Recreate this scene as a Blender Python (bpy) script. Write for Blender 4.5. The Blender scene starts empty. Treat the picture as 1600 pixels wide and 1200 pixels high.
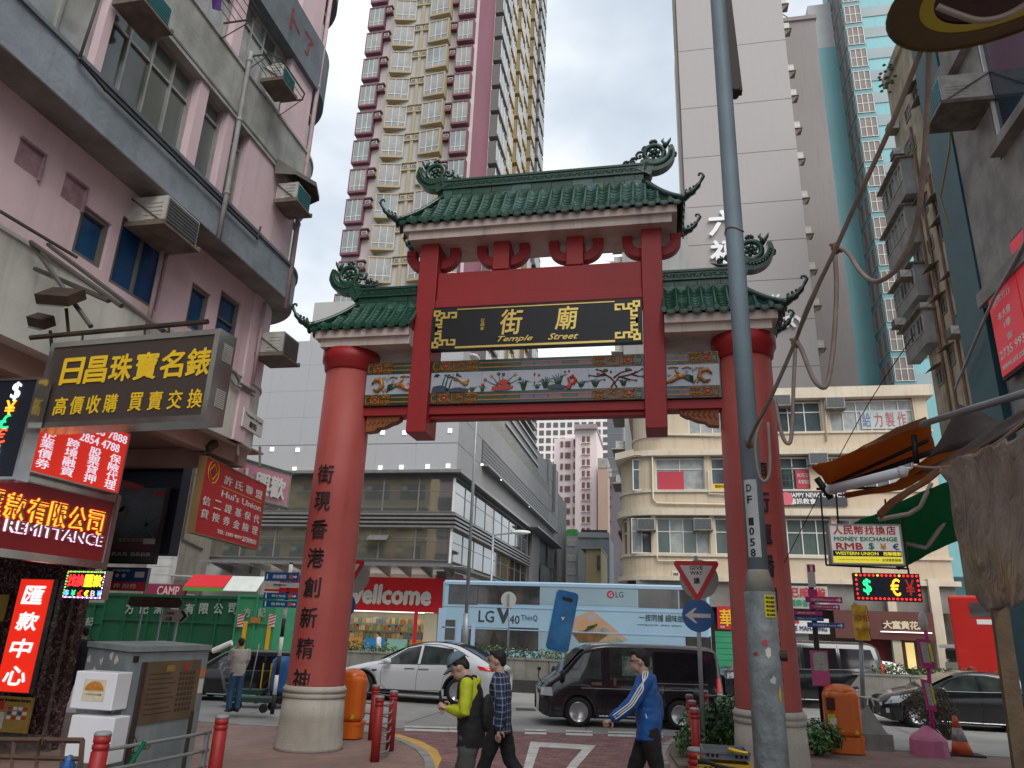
import bpy,math,random
from mathutils import Vector,Matrix,noise
random.seed(7)
cos,sin,pi,radn,uni=math.cos,math.sin,math.pi,math.radians,random.uniform
sc=bpy.context.scene
# ---------------------------------------------------------------- camera
F_PX=1146.0;EYE=Vector((0,0,2.0));YAW=radn(11.88)
_u=Vector((925-800,2800+600,-F_PX)).normalized()
_f=Vector((0,0,-1));_y=(_f-_u*_f.dot(_u)).normalized();_x=_y.cross(_u)
CAMR=Matrix.Rotation(YAW,3,'Z')@Matrix((_x,_y,_u))
cam=bpy.data.cameras.new('camera');camo=bpy.data.objects.new('camera',cam)
sc.collection.objects.link(camo);sc.camera=camo
camo.matrix_world=Matrix.Translation(EYE)@CAMR.to_4x4()
cam.sensor_width=36;cam.lens=F_PX/1600*36;cam.clip_start=.05;cam.clip_end=2000
# ---------------------------------------------------------------- world and sun (overcast day)
SUN_EL,SUN_AZ=radn(48),radn(138)
wd=bpy.data.worlds.new('World');sc.world=wd;wd.use_nodes=True
nt=wd.node_tree;nt.nodes.clear()
def N(t,**k):
 n=nt.nodes.new(t)
 for a,b in k.items():setattr(n,a,b)
 return n
sky=N('ShaderNodeTexSky',sky_type='NISHITA',sun_disc=False,sun_elevation=SUN_EL,sun_rotation=SUN_AZ)
sky.air_density=1.0;sky.dust_density=3.0
bg1=N('ShaderNodeBackground');bg1.inputs[1].default_value=.06;nt.links.new(sky.outputs[0],bg1.inputs[0])
tc=N('ShaderNodeTexCoord');mp=N('ShaderNodeMapping');mp.inputs['Scale'].default_value=(1.0,1.0,1.7)
nt.links.new(tc.outputs['Generated'],mp.inputs[0])
no=N('ShaderNodeTexNoise');no.inputs['Scale'].default_value=1.7;no.inputs['Detail'].default_value=5;no.inputs['Roughness'].default_value=.5
nt.links.new(mp.outputs[0],no.inputs[0])
cr=N('ShaderNodeValToRGB');e=cr.color_ramp.elements
e[0].position=.36;e[0].color=(.36,.42,.49,1);e[1].position=.63;e[1].color=(.98,.99,1.0,1)
m_=e.new(.5);m_.color=(.58,.64,.71,1)
nt.links.new(no.outputs[0],cr.inputs[0])
bg2=N('ShaderNodeBackground');bg2.inputs[1].default_value=.56;nt.links.new(cr.outputs[0],bg2.inputs[0])
mx=N('ShaderNodeMixShader');mx.inputs[0].default_value=.88
nt.links.new(bg1.outputs[0],mx.inputs[1]);nt.links.new(bg2.outputs[0],mx.inputs[2])
ow=N('ShaderNodeOutputWorld');nt.links.new(mx.outputs[0],ow.inputs[0])
sl=bpy.data.lights.new('sun','SUN');sl.energy=1.5;sl.angle=radn(50);sl.color=(1,.965,.92)
so=bpy.data.objects.new('sun',sl);sc.collection.objects.link(so)
so.rotation_euler=Vector((cos(SUN_EL)*sin(SUN_AZ),cos(SUN_EL)*cos(SUN_AZ),sin(SUN_EL))).to_track_quat('Z','Y').to_euler()
sc.view_settings.view_transform='Standard';sc.view_settings.look='None'
sc.view_settings.exposure=1.3;sc.view_settings.gamma=1.0;sc.view_settings.use_curve_mapping=False
try:
 sc.cycles.max_bounces=6;sc.cycles.diffuse_bounces=4;sc.cycles.glossy_bounces=3;sc.cycles.transparent_max_bounces=8
 sc.cycles.use_denoising=True
except Exception:pass
# ---------------------------------------------------------------- sight lines: a pixel of the 1600x1200 photo to a point of the street
def ray(x,y):return CAMR@Vector((x-800,600-y,-F_PX))
def PX(x,y,X):r=ray(x,y);return EYE+r*(X/r.x)
def PY(x,y,Y):r=ray(x,y);return EYE+r*(Y/r.y)
def PZ(x,y,z=.0):r=ray(x,y);return EYE+r*((z-EYE.z)/r.z)
# ---------------------------------------------------------------- materials
MATS={}
def srgb(h):
 h=h.lstrip('#');return tuple(((int(h[i:i+2],16)/255+.055)/1.055)**2.4 if int(h[i:i+2],16)>10 else int(h[i:i+2],16)/255/12.92 for i in(0,2,4))
def mat(name,col,rough=.6,metal=0.,var=.12,scale=1.5,streak=0.,bump=.0,bscale=40.,emit=0.,alpha=1.,trans=0.,coat=0.,dirt=None,ior=1.45):
 """procedural paint / plaster / metal: base colour varied by noise, rain streaks, fine relief"""
 if name in MATS:return MATS[name]
 if isinstance(col,str):col=srgb(col)
 m=bpy.data.materials.new(name);m.use_nodes=True;t=m.node_tree;b=t.nodes['Principled BSDF']
 L=t.links.new
 def nn(ty,**k):
  n=t.nodes.new(ty)
  for a,c in k.items():setattr(n,a,c)
  return n
 b.inputs['Roughness'].default_value=rough;b.inputs['Metallic'].default_value=metal;b.inputs['IOR'].default_value=ior
 if coat:b.inputs['Coat Weight'].default_value=coat;b.inputs['Coat Roughness'].default_value=.08
 if trans:b.inputs['Transmission Weight'].default_value=trans
 b.inputs['Alpha'].default_value=alpha
 b.inputs['Base Color'].default_value=(*col,1)
 tcn=nn('ShaderNodeTexCoord')
 if var or streak:
  n1=nn('ShaderNodeTexNoise');n1.inputs['Scale'].default_value=scale;n1.inputs['Detail'].default_value=6;n1.inputs['Roughness'].default_value=.56
  L(tcn.outputs['Object'],n1.inputs[0])
  dk=dirt or tuple(c*.45 for c in col)
  if isinstance(dk,str):dk=srgb(dk)
  mr=nn('ShaderNodeMapRange');mr.inputs[1].default_value=.35;mr.inputs[2].default_value=.75;mr.inputs[3].default_value=0;mr.inputs[4].default_value=min(1,var*2.2)
  L(n1.outputs[0],mr.inputs[0])
  mix=nn('ShaderNodeMix',data_type='RGBA');mix.inputs[6].default_value=(*col,1);mix.inputs[7].default_value=(*dk,1)
  L(mr.outputs[0],mix.inputs[0]);out=mix.outputs[2]
  if streak:
   mpn=nn('ShaderNodeMapping');mpn.inputs['Scale'].default_value=(2.6,2.6,.16);L(tcn.outputs['Object'],mpn.inputs[0])
   n2=nn('ShaderNodeTexNoise');n2.inputs['Scale'].default_value=1.6;n2.inputs['Detail'].default_value=7;n2.inputs['Roughness'].default_value=.7
   L(mpn.outputs[0],n2.inputs[0])
   m2=nn('ShaderNodeMapRange');m2.inputs[1].default_value=.5;m2.inputs[2].default_value=.78;m2.inputs[3].default_value=0;m2.inputs[4].default_value=streak
   L(n2.outputs[0],m2.inputs[0])
   mix2=nn('ShaderNodeMix',data_type='RGBA');L(m2.outputs[0],mix2.inputs[0]);L(out,mix2.inputs[6]);mix2.inputs[7].default_value=(*[c*.6 for c in dk],1)
   out=mix2.outputs[2]
  L(out,b.inputs['Base Color'])
 if bump:
  n3=nn('ShaderNodeTexNoise');n3.inputs['Scale'].default_value=bscale;n3.inputs['Detail'].default_value=4;L(tcn.outputs['Object'],n3.inputs[0])
  bp=nn('ShaderNodeBump');bp.inputs['Strength'].default_value=bump;bp.inputs['Distance'].default_value=.02
  L(n3.outputs[0],bp.inputs['Height']);L(bp.outputs[0],b.inputs['Normal'])
 if emit:
  b.inputs['Emission Color'].default_value=(*col,1);b.inputs['Emission Strength'].default_value=emit
 MATS[name]=m;return m
def plain(name,col,rough=.6,metal=0.,**k):return mat(name,col,rough,metal,var=0,**k)
# ---------------------------------------------------------------- mesh batches and objects
ROOT=sc.collection
class MB:
 """collects shapes, then links them as ONE mesh object"""
 def __init__(s):s.v=[];s.f=[];s.mi=[];s.m=0;s.sm=[];s.smooth=False
 def add(s,vs,fs):
  o=len(s.v);s.v+=[tuple(p)for p in vs]
  for f in fs:s.f.append([i+o for i in f]);s.mi.append(s.m);s.sm.append(s.smooth)
  return s
 def box(s,x0,y0,z0,x1,y1,z1):
  if x0>x1:x0,x1=x1,x0
  if y0>y1:y0,y1=y1,y0
  if z0>z1:z0,z1=z1,z0
  return s.add([(x0,y0,z0),(x1,y0,z0),(x1,y1,z0),(x0,y1,z0),(x0,y0,z1),(x1,y0,z1),(x1,y1,z1),(x0,y1,z1)],[(0,3,2,1),(4,5,6,7),(0,1,5,4),(1,2,6,5),(2,3,7,6),(3,0,4,7)])
 def obox(s,o,a,b,c):
  """box from corner o along the vectors a, b, c"""
  o,a,b,c=map(Vector,(o,a,b,c))
  vs=[o,o+a,o+a+b,o+b,o+c,o+a+c,o+a+b+c,o+b+c]
  fs=[(0,3,2,1),(4,5,6,7),(0,1,5,4),(1,2,6,5),(2,3,7,6),(3,0,4,7)]
  if a.cross(b).dot(c)<0:fs=[f[::-1]for f in fs]
  return s.add(vs,fs)
 def quad(s,*p):return s.add(p,[tuple(range(len(p)))])
 def prism(s,pts,d):
  """outline pts (3-D points) pushed along vector d"""
  d=Vector(d);n=len(pts);P=[Vector(p)for p in pts]
  nn=Vector((0,0,0))
  for i in range(n):nn+=P[i].cross(P[(i+1)%n])
  if nn.dot(d)>0:P=P[::-1]
  return s.add(P+[p+d for p in P],[tuple(range(n)),tuple(range(2*n-1,n-1,-1))]+[(i+n,(i+1)%n+n,(i+1)%n,i)for i in range(n)])
 def cyl(s,p0,p1,r0,r1=None,n=12,caps=True):
  return s.tube([p0,p1],[r0,r0 if r1 is None else r1],n,caps)
 def tube(s,path,r,n=8,caps=True):
  P=[Vector(p)for p in path];R=r if isinstance(r,(list,tuple))else[r]*len(P)
  vs=[];fs=[];ref=None
  for i,p in enumerate(P):
   t=(P[min(i+1,len(P)-1)]-P[max(i-1,0)])
   t=t.normalized()if t.length>1e-9 else Vector((0,0,1))
   if ref is None:ref=Vector((0,0,1))if abs(t.z)<.9 else Vector((1,0,0))
   a=(ref-t*ref.dot(t)).normalized();b=t.cross(a);ref=a
   for k in range(n):
    q=2*pi*k/n;vs.append(p+(a*cos(q)+b*sin(q))*R[i])
  for i in range(len(P)-1):
   for k in range(n):
    k2=(k+1)%n;fs.append((i*n+k,i*n+k2,(i+1)*n+k2,(i+1)*n+k))
  if caps:fs.append(tuple(range(n-1,-1,-1)));fs.append(tuple((len(P)-1)*n+k for k in range(n)))
  return s.add(vs,fs)
 def lathe(s,c,prof,n=24,a0=0,sx=1,sy=1,caps=True):
  """profile [(r, z)...] turned about the vertical axis through c"""
  vs=[];fs=[]
  for r,z in prof:
   for k in range(n):
    q=a0+2*pi*k/n;vs.append((c[0]+r*cos(q)*sx,c[1]+r*sin(q)*sy,c[2]+z))
  for i in range(len(prof)-1):
   for k in range(n):
    k2=(k+1)%n;fs.append((i*n+k,i*n+k2,(i+1)*n+k2,(i+1)*n+k))
  if caps:fs.append(tuple(range(n-1,-1,-1)));fs.append(tuple((len(prof)-1)*n+k for k in range(n)))
  return s.add(vs,fs)
 def grid(s,fn,nu,nv,flip=False):
  vs=[fn(i/nu,j/nv)for j in range(nv+1)for i in range(nu+1)]
  fs=[]
  for j in range(nv):
   for i in range(nu):
    a=j*(nu+1)+i;q=(a,a+1,a+nu+2,a+nu+1);fs.append(q[::-1]if flip else q)
  return s.add(vs,fs)
 def ell(s,c,r,nu=12,nv=8,M=None):
  c=Vector(c);vs=[];fs=[]
  for j in range(nv+1):
   th=pi*j/nv
   for i in range(nu):
    ph=2*pi*i/nu;p=Vector((r[0]*sin(th)*cos(ph),r[1]*sin(th)*sin(ph),-r[2]*cos(th)))
    if M:p=M@p
    vs.append(c+p)
  for j in range(nv):
   for i in range(nu):
    i2=(i+1)%nu;fs.append((j*nu+i,j*nu+i2,(j+1)*nu+i2,(j+1)*nu+i))
  return s.add(vs,fs)
 def xf(s,fn,i0=0):
  s.v[i0:]=[tuple(fn(Vector(p)))for p in s.v[i0:]];return s
 def mesh(s,name,mats):
  me=bpy.data.meshes.new(name);me.from_pydata(s.v,[],s.f)
  for m in(mats if isinstance(mats,(list,tuple))else[mats]):me.materials.append(m)
  me.polygons.foreach_set('material_index',s.mi);me.polygons.foreach_set('use_smooth',s.sm)
  me.update();return me
def MS():
 b=MB();b.smooth=1;return b
def link(name,data,parent=None,loc=None,**props):
 o=bpy.data.objects.new(name,data);ROOT.objects.link(o)
 if parent is not None:o.parent=parent
 if loc is not None:o.location=loc
 for k,v in props.items():
  if v is not None:o['category'if k=='cat'else k]=v
 return o
def worldpos(o):
 p=Vector((0,0,0))
 while o is not None:p+=Vector(o.location);o=o.parent
 return p
def part(mb,name,mats,parent,loc=None,**props):
 """world-space batch -> child object of an (unrotated) thing"""
 w=worldpos(parent)if parent is not None else Vector((0,0,0))
 o=Vector(loc)if loc is not None else w
 if o.length>0:mb.v=[(p[0]-o.x,p[1]-o.y,p[2]-o.z)for p in mb.v]
 return link(name,mb.mesh(name,mats),parent,o-w if parent is not None else o,**props)
def thing(name,label,cat,loc=(0,0,0),rz=0.,group=None):
 o=link(name,None,None,loc,label=label,cat=cat,group=group);o.rotation_euler=(0,0,rz);o.empty_display_size=.2;return o
def solo(mb,name,mats,label,cat,loc=(0,0,0),group=None):
 return part(mb,name,mats,None,loc,label=label,cat=cat,group=group)
def struct(mb,name,mats,**k):return part(mb,name,mats,None,(0,0,0),kind='structure',**k)
def kids(o):return[c for c in ROOT.objects if c.parent==o]
def dup(o,loc,rz=None,label=None,group=None,kidmap=None):
 if kidmap is None:
  kidmap={}
  for c in bpy.data.objects:
   if c.parent is not None:kidmap.setdefault(c.parent.name,[]).append(c)
 def cp(x,par):
  n=x.copy();ROOT.objects.link(n);n.parent=par
  for c in kidmap.get(x.name,[]):cp(c,n)
  return n
 n=cp(o,None);n.location=loc
 if rz is not None:n.rotation_euler=(0,0,rz)
 if label:n['label']=label
 if group:n['group']=group
 return n
# ---------------------------------------------------------------- lettering
_tc={}
WORK=bpy.data.scenes.new('work')
def bake(o):
 WORK.collection.objects.link(o);vl=WORK.view_layers[0];vl.update();dg=vl.depsgraph;dg.update()
 return bpy.data.meshes.new_from_object(o.evaluated_get(dg))
def text2d(s,bold=0.,shear=0.,res=2,spacing=1.,line=1.):
 """outline of a string as a flat mesh (verts, faces), bounding box from 0,0"""
 key=(s,bold,shear,spacing,line)
 if key in _tc:return _tc[key]
 cu=bpy.data.curves.new('lettering','FONT');cu.body=s;cu.size=1;cu.resolution_u=res;cu.offset=bold;cu.shear=shear
 cu.space_character=spacing;cu.space_line=line;cu.align_x='CENTER';cu.fill_mode='FRONT'
 o=bpy.data.objects.new('lettering',cu);me=bake(o)
 vs=[tuple(v.co)for v in me.vertices];fs=[tuple(p.vertices)for p in me.polygons]
 bpy.data.objects.remove(o);bpy.data.curves.remove(cu);bpy.data.meshes.remove(me)
 if not vs:_tc[key]=([],[],1,1);return _tc[key]
 x0=min(v[0]for v in vs);x1=max(v[0]for v in vs);y0=min(v[1]for v in vs);y1=max(v[1]for v in vs)
 _tc[key]=([(v[0]-x0,v[1]-y0)for v in vs],fs,max(x1-x0,1e-3),max(y1-y0,1e-3));return _tc[key]
def addtext(mb,s,fn,w,h,d=.01,bold=.01,shear=0.,keep=False,spacing=1.,back=True,_sub=False):
 """write s into the box w x h; fn(u, v, d) gives the point, u,v measured from the box centre"""
 vs,fs,tw,th=text2d(s,0.,shear,spacing=spacing)
 if not vs:return
 if bold>=.008 and not _sub:
  bw=min(w/tw,h/th)*bold*.9
  for k,(a,c)in enumerate(((-1,0),(1,0),(0,1),(0,-1),(.7,.7),(-.7,-.7))):
   addtext(mb,s,(lambda u,v,q,a=a,c=c,k=k:fn(u+a*bw,v+c*bw,q+(k+1)*2e-4 if q>0 else q)),w,h,d,0.,shear,keep,spacing,False,True)
 sx,sy=w/tw,h/th
 if keep:sx=sy=min(sx,sy)
 U=[((v[0]-tw/2)*sx,(v[1]-th/2)*sy)for v in vs];n=len(U)
 P=[fn(u,v,d)for u,v in U]
 if back and d>0:
  ec={}
  for f in fs:
   for i in range(len(f)):
    a,b=f[i],f[(i+1)%len(f)];ec[(a,b)]=1
  side=[(b,a,a+n,b+n)for(a,b)in ec if(b,a)not in ec]
  mb.add(P+[fn(u,v,0)for u,v in U],list(fs)+side)
 else:mb.add(P,fs)
def frame(o,right,upv):
 """fn for addtext: plane with centre o; +d comes out towards the reader"""
 o=Vector(o);r=Vector(right).normalized();u=Vector(upv);u=(u-r*u.dot(r)).normalized();n=r.cross(u)
 return lambda a,b,d:o+r*a+u*b+n*d
def front(x,z,y):return frame((x,y,z),(1,0,0),(0,0,1))
# ================================================================ helpers for buildings
class Pl:
 """wall plane: kind 'F' faces -Y at Y=c, 'R' faces +X at X=c, 'L' faces -X at X=c; u runs along the wall"""
 def __init__(s,kind,c):s.k=kind;s.c=c
 def pt(s,u,d,z):
  return Vector((u,s.c-d,z))if s.k=='F'else Vector((s.c+d,u,z))if s.k=='R'else Vector((s.c-d,u,z))
 def px(s,x,y):
  """(u, z) under a pixel"""
  p=PY(x,y,s.c)if s.k=='F'else PX(x,y,s.c);return(p.x if s.k=='F'else p.y),p.z
 def box(s,mb,u0,u1,z0,z1,d0,d1):
  a,b=s.pt(u0,d0,z0),s.pt(u1,d1,z1);mb.box(a.x,a.y,a.z,b.x,b.y,b.z)
 def fr(s,u,z,d=0.):
  p=s.pt(u,d,z);return frame(p,(1,0,0)if s.k=='F'else(0,1,0)if s.k=='R'else(0,-1,0),(0,0,1))
ALU=mat('weathered_aluminium',(.42,.42,.40),.45,metal=.5,var=.2,scale=4)
WFRAME=mat('white_window_frame',(.62,.62,.60),.5,var=.15,scale=4)
GLASS=mat('dark_window_glass',(.035,.05,.055),.06,var=.4,scale=.9,dirt=(.10,.13,.14),ior=1.7)
GLASSL=mat('curtained_window_glass',(.36,.38,.37),.12,var=.5,scale=1.8,dirt=(.16,.18,.18))
GLASSG=mat('grey_green_window_glass',(.10,.13,.12),.1,var=.4,scale=.7,dirt=(.05,.075,.07),ior=1.6)
BLUEF=mat('blue_window_film',(.008,.075,.21),.25,var=.35,scale=1.6,dirt=(.01,.035,.08))
def window(par,P,u0,u1,z0,z1,cols=2,tr=(),fm=None,gm=None,fw=.05,d=.0,th=.07,name='window',split=None,mull=None,label=None):
 """frame (one mesh) with its panes as a sub-part; d = distance of the glass from the wall plane"""
 fm=fm or ALU;b=MB()
 if u0>u1:u0,u1=u1,u0
 us=split or[u0+(u1-u0)*i/cols for i in range(cols+1)];us=[u0]+list(us[1:-1])+[u1]
 zs=[z0]+[z0+(z1-z0)*t for t in tr]+[z1]
 P.box(b,u0,u1,z0,z0+fw,d,d+th);P.box(b,u0,u1,z1-fw,z1,d,d+th)
 for u in(u0,u1-fw):P.box(b,u,u+fw,z0+fw,z1-fw,d,d+th)
 mw=mull or fw*.8
 for u in us[1:-1]:P.box(b,u-mw/2,u+mw/2,z0+fw,z1-fw,d,d+th*.85)
 for z in zs[1:-1]:P.box(b,u0+fw,u1-fw,z-mw/2,z+mw/2,d,d+th*.7)
 w=part(b,name,fm,par,label=label)
 gms=gm if isinstance(gm,(list,tuple))else[gm or GLASS]
 b=MB()
 for i in range(len(us)-1):
  b.m=random.randrange(len(gms));P.box(b,us[i]+.004,us[i+1]-.004,z0+.004,z1-.004,d-.03,d+.012)
 part(b,'pane',gms,w)
 return w
def ribbon(mb,path,z0,z1,o0,o1,close=True):
 """wall strip that follows a path of (x, y) from offset o0 to o1 along the outward normal (right-hand side of the path)"""
 n=len(path);vs=[]
 P=[Vector((p[0],p[1]))for p in path];NR=[]
 for i in range(n):
  t0=(P[i]-P[i-1]).normalized()if i>0 else(P[1]-P[0]).normalized()
  t1=(P[i+1]-P[i]).normalized()if i<n-1 else t0
  t=(t0+t1).normalized();k=1/max(.4,t.dot(t0));NR.append(Vector((t.y,-t.x))*k)
 for p,r in zip(P,NR):
  a=p+r*o0;b=p+r*o1
  vs+=[(a.x,a.y,z0),(b.x,b.y,z0),(b.x,b.y,z1),(a.x,a.y,z1)]
 fs=[]
 for i in range(n-1):
  for k in range(4):fs.append((i*4+k,i*4+(k+1)%4,(i+1)*4+(k+1)%4,(i+1)*4+k))
 fs.append((0,1,2,3));fs.append(((n-1)*4+3,(n-1)*4+2,(n-1)*4+1,(n-1)*4));mb.add(vs,[f[::-1]for f in fs])
def arc(cx,cy,r,a0,a1,n):return[(cx+r*cos(radn(a0+(a1-a0)*i/n)),cy+r*sin(radn(a0+(a1-a0)*i/n)))for i in range(n+1)]
AC_W=mat('ac_casing',(.50,.49,.45),.5,var=.3,scale=5,streak=.3)
AC_G=mat('ac_grille',(.10,.11,.11),.6,var=.2,scale=8)
AC_T=mat('ac_teal_grille',(.03,.20,.22),.5,var=.3,scale=6)
TRAY=mat('rusty_tray',(.19,.16,.13),.7,var=.4,scale=4,dirt=(.04,.025,.015))
_acm={}
def aircon(P,u,z,label,group,w=.62,h=.42,dep=.62,back=AC_G,tray=True,small=False,d0=0.):
 """window air conditioner that sticks out of the wall, on its tray with struts"""
 o=P.pt(u,d0,z);t=thing('air_conditioner',label,'air conditioner',o,group=group)
 key=(P.k,w,h,dep,back.name,tray,small)
 if key not in _acm:
  Q=Pl(P.k,0);ms=[]
  b=MB();Q.box(b,-w/2,w/2,0,h,.0,dep)
  if not small:
   for k in range(5):Q.box(b,-w/2-.008,-w/2,.06+k*.07,.09+k*.07,dep*.45,dep*.9);Q.box(b,w/2,w/2+.008,.06+k*.07,.09+k*.07,dep*.45,dep*.9)
  ms.append(('casing',b.mesh('casing',AC_W)))
  b=MB();Q.box(b,-w/2+.03,w/2-.03,.03,h-.03,dep,dep+.012)
  if not small:
   for k in range(7):Q.box(b,-w/2+.03,w/2-.03,.05+k*(h-.08)/7,.06+k*(h-.08)/7,dep+.012,dep+.02)
  ms.append(('grille',b.mesh('grille',back)))
  if tray:
   b=MB();Q.box(b,-w/2-.05,w/2+.05,-.06,-.02,0,dep+.06)
   for s in(-1,1):
    a,c=Q.pt(s*(w/2+.02),0,h*.95),Q.pt(s*(w/2+.02),dep+.02,-.02);b.cyl(a,c,.012,n=4)
    Q.box(b,s*(w/2+.03)-.02,s*(w/2+.03)+.02,-.02,.02,0,dep+.06)
   ms.append(('tray',b.mesh('tray',TRAY)))
  _acm[key]=ms
 for n_,me in _acm[key]:link(n_,me,t,(0,0,0))
 return t
def sign_frame(TL,TR,BL,Y1=None,X1=None,level=False):
 """upright panel from three pixels: both top corners on the plane, or (level) the right one found from a level top edge"""
 a=PY(*TL,Y1)if Y1 is not None else PX(*TL,X1)
 if level:b=PZ(*TR,a.z)
 else:b=PY(*TR,Y1)if Y1 is not None else PX(*TR,X1);a.z=b.z=(a.z+b.z)/2
 r=b-a;w=r.length;r.normalize();n=r.cross(Vector((0,0,1)))
 ry=ray(*BL);t=(a-EYE).dot(n)/ry.dot(n);c=EYE+ry*t;h=a.z-c.z
 return a,r,n,w,h
class Panel:
 """upright sign panel: origin top left, u to the right, v down, both in metres"""
 def __init__(s,a,r,n,w,h):s.a,s.r,s.n,s.w,s.h=Vector(a),Vector(r),Vector(n),w,h
 def p(s,u,v,d=0.):return s.a+s.r*u-Vector((0,0,1))*v+s.n*d
 def slab(s,mb,u0,u1,v0,v1,d0,d1):mb.obox(s.p(u0,v0,d0),s.r*(u1-u0),Vector((0,0,-(v1-v0))),s.n*(d1-d0))
 def text(s,mb,st,u,v,w,h,d=.0,ex=.008,**k):
  """fractions of the panel: centre u, v; size w, h"""
  addtext(mb,st,frame(s.p(u*s.w,v*s.h,d),s.r,(0,0,1)),w*s.w,h*s.h,ex,**k)
 def base(s):return s.p(s.w/2,s.h,0)
# ================================================================ ground
ROADZ=-.12
PAVE=mat('red_pavement',(.29,.19,.16),.85,var=.3,scale=1.1,bump=.3,bscale=60,dirt=(.12,.10,.09))
ROADM=mat('worn_concrete_road',(.33,.32,.295),.85,var=.38,scale=.5,bump=.35,bscale=45,dirt=(.16,.155,.145))
KERB=mat('granite_kerb',(.30,.29,.28),.8,var=.3,scale=3,bump=.3,bscale=80)
def brick_nodes(m,c1,c2,mortar,sx,sz):
 t=m.node_tree;bs=t.nodes['Principled BSDF'];tc_=t.nodes.new('ShaderNodeTexCoord');br=t.nodes.new('ShaderNodeTexBrick')
 br.inputs['Scale'].default_value=1;br.inputs['Brick Width'].default_value=sx;br.inputs['Row Height'].default_value=sz
 br.inputs['Mortar Size'].default_value=.006;br.inputs['Color1'].default_value=(*c1,1);br.inputs['Color2'].default_value=(*c2,1);br.inputs['Mortar'].default_value=(*mortar,1)
 t.links.new(tc_.outputs['Object'],br.inputs[0])
 old=bs.inputs['Base Color'].links[0].from_socket
 mxn=t.nodes.new('ShaderNodeMix');mxn.data_type='RGBA';mxn.blend_type='MULTIPLY';mxn.inputs[0].default_value=.75
 t.links.new(old,mxn.inputs[6]);t.links.new(br.outputs[0],mxn.inputs[7]);t.links.new(mxn.outputs[2],bs.inputs['Base Color'])
brick_nodes(PAVE,(1,.95,.92),(.78,.74,.74),(.5,.48,.47),.3,.3)
YR=17.35
b=MB();b.box(-300,-60,-1.2,300,500,ROADZ);struct(b,'ground',ROADM)
# left plaza with its rounded kerb, right pavement
kl=[PZ(x,y,0)for x,y in((530,1143),(560,1144),(595,1149),(628,1160),(650,1172),(662,1187),(664,1200))]
kl=[(p.x,p.y)for p in kl];kl+=[(kl[-1][0]+.02,10.5),(kl[-1][0]-.15,8),(kl[-1][0]-.15,-30)]
YL=kl[0][1]
outl=[(-140,YL)]+kl+[(-140,-30)]
b=MB();b.prism([(p[0],p[1],ROADZ-.3)for p in outl],(0,0,.3+-ROADZ));struct(b,'pavement',PAVE)
kr=[(p.x,p.y)for p in[PZ(x,y,0)for x,y in((1180,1152),(1090,1152),(1062,1156),(1046,1165),(1040,1178),(1046,1195))]]
YRK=PZ(1330,1169,0).y
outr=[(140,YRK),(2.6,YRK),(2.0,kr[0][1])]+kr+[(kr[-1][0]+.1,11),(kr[-1][0]+.9,6),(kr[-1][0]+1,-30),(140,-30)]
b=MB();b.prism([(p[0],p[1],ROADZ-.3)for p in outr],(0,0,.3+-ROADZ));struct(b,'pavement',PAVE)
def kerbline(pts,name='kerb',w=.15,sg=1):
 L=0;P=[Vector(p)for p in pts];cur=[];segs=[]
 dense=[]
 for i in range(len(P)-1):
  n=max(1,int((P[i+1]-P[i]).length/.15));dense+=[P[i].lerp(P[i+1],k/n)for k in range(n)]
 dense.append(P[-1]);i=0;k=0
 par=None
 while i<len(dense)-1:
  j=i;l=0
  while j<len(dense)-1 and l<.9:l+=(dense[j+1]-dense[j]).length;j+=1
  b=MB();seg=[dense[q]for q in range(i,j+1)]
  if len(seg)>=2:
   seg[0]=seg[0].lerp(seg[1],.08);seg[-1]=seg[-1].lerp(seg[-2],.08)
   ribbon(b,[(p.x,p.y)for p in seg],ROADZ-.05,.014+uni(-.003,.003),(-.0 if sg>0 else 0),sg*w)
   if par is None:par=part(b,name,KERB,None,(0,0,0),kind='structure')
   else:part(b,'kerbstone',KERB,par)
  i=j;k+=1
kerbline([(-24,YL)]+kl[:8],sg=-1)
kerbline([(24,YRK),(2.6,YRK),(2.0,kr[0][1])]+kr,sg=1)
# far pavement
b=MB();b.box(-140,39.0,ROADZ-.2,-9.8,41.98,.02);b.box(-3.2,39.2,ROADZ-.2,140,41.98,.02);struct(b,'far_pavement',KERB)
# brick paved mouth of the side street
BR=[mat('red_brick_%d'%i,c,.85,var=.25,scale=6,bump=.3,bscale=70)for i,c in enumerate([(.25,.125,.115),(.21,.10,.10),(.28,.15,.135),(.19,.11,.11)])]
e1,e2=PZ(560,1136,ROADZ),PZ(1160,1153,ROADZ)
edge=lambda X:e1.y+(e2.y-e1.y)*(X-e1.x)/(e2.x-e1.x)
b=MB();MORT=mat('brick_bedding',(.16,.12,.11),.9,var=.3,scale=3)
xk=kl[-1][0]
b.prism([(-6.2,edge(-6.2),ROADZ-.05),(2.4,edge(2.4),ROADZ-.05),(2.4,-30,ROADZ-.05),(-6.2,-30,ROADZ-.05)],(0,0,.052));bp_=struct(b,'brick_paving',MORT)
brick_m=[]
for m in BR:
 q=MB();q.add([(-.098,-.048,0),(.098,-.048,0),(.098,.048,0),(-.098,.048,0),(-.094,-.044,.008),(.094,-.044,.008),(.094,.044,.008),(-.094,.044,.008)],[(4,5,6,7),(0,1,5,4),(1,2,6,5),(2,3,7,6),(3,0,4,7)]);brick_m.append(q.mesh('brick',m))
def on_plaza(x,y):
 c=False;n=len(outl)
 for i in range(n):
  (xa,ya),(xb,yb)=outl[i],outl[(i+1)%n]
  if(ya>y)!=(yb>y)and x<(xb-xa)*(y-ya)/(yb-ya)+xa:c=not c
 return c
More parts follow.
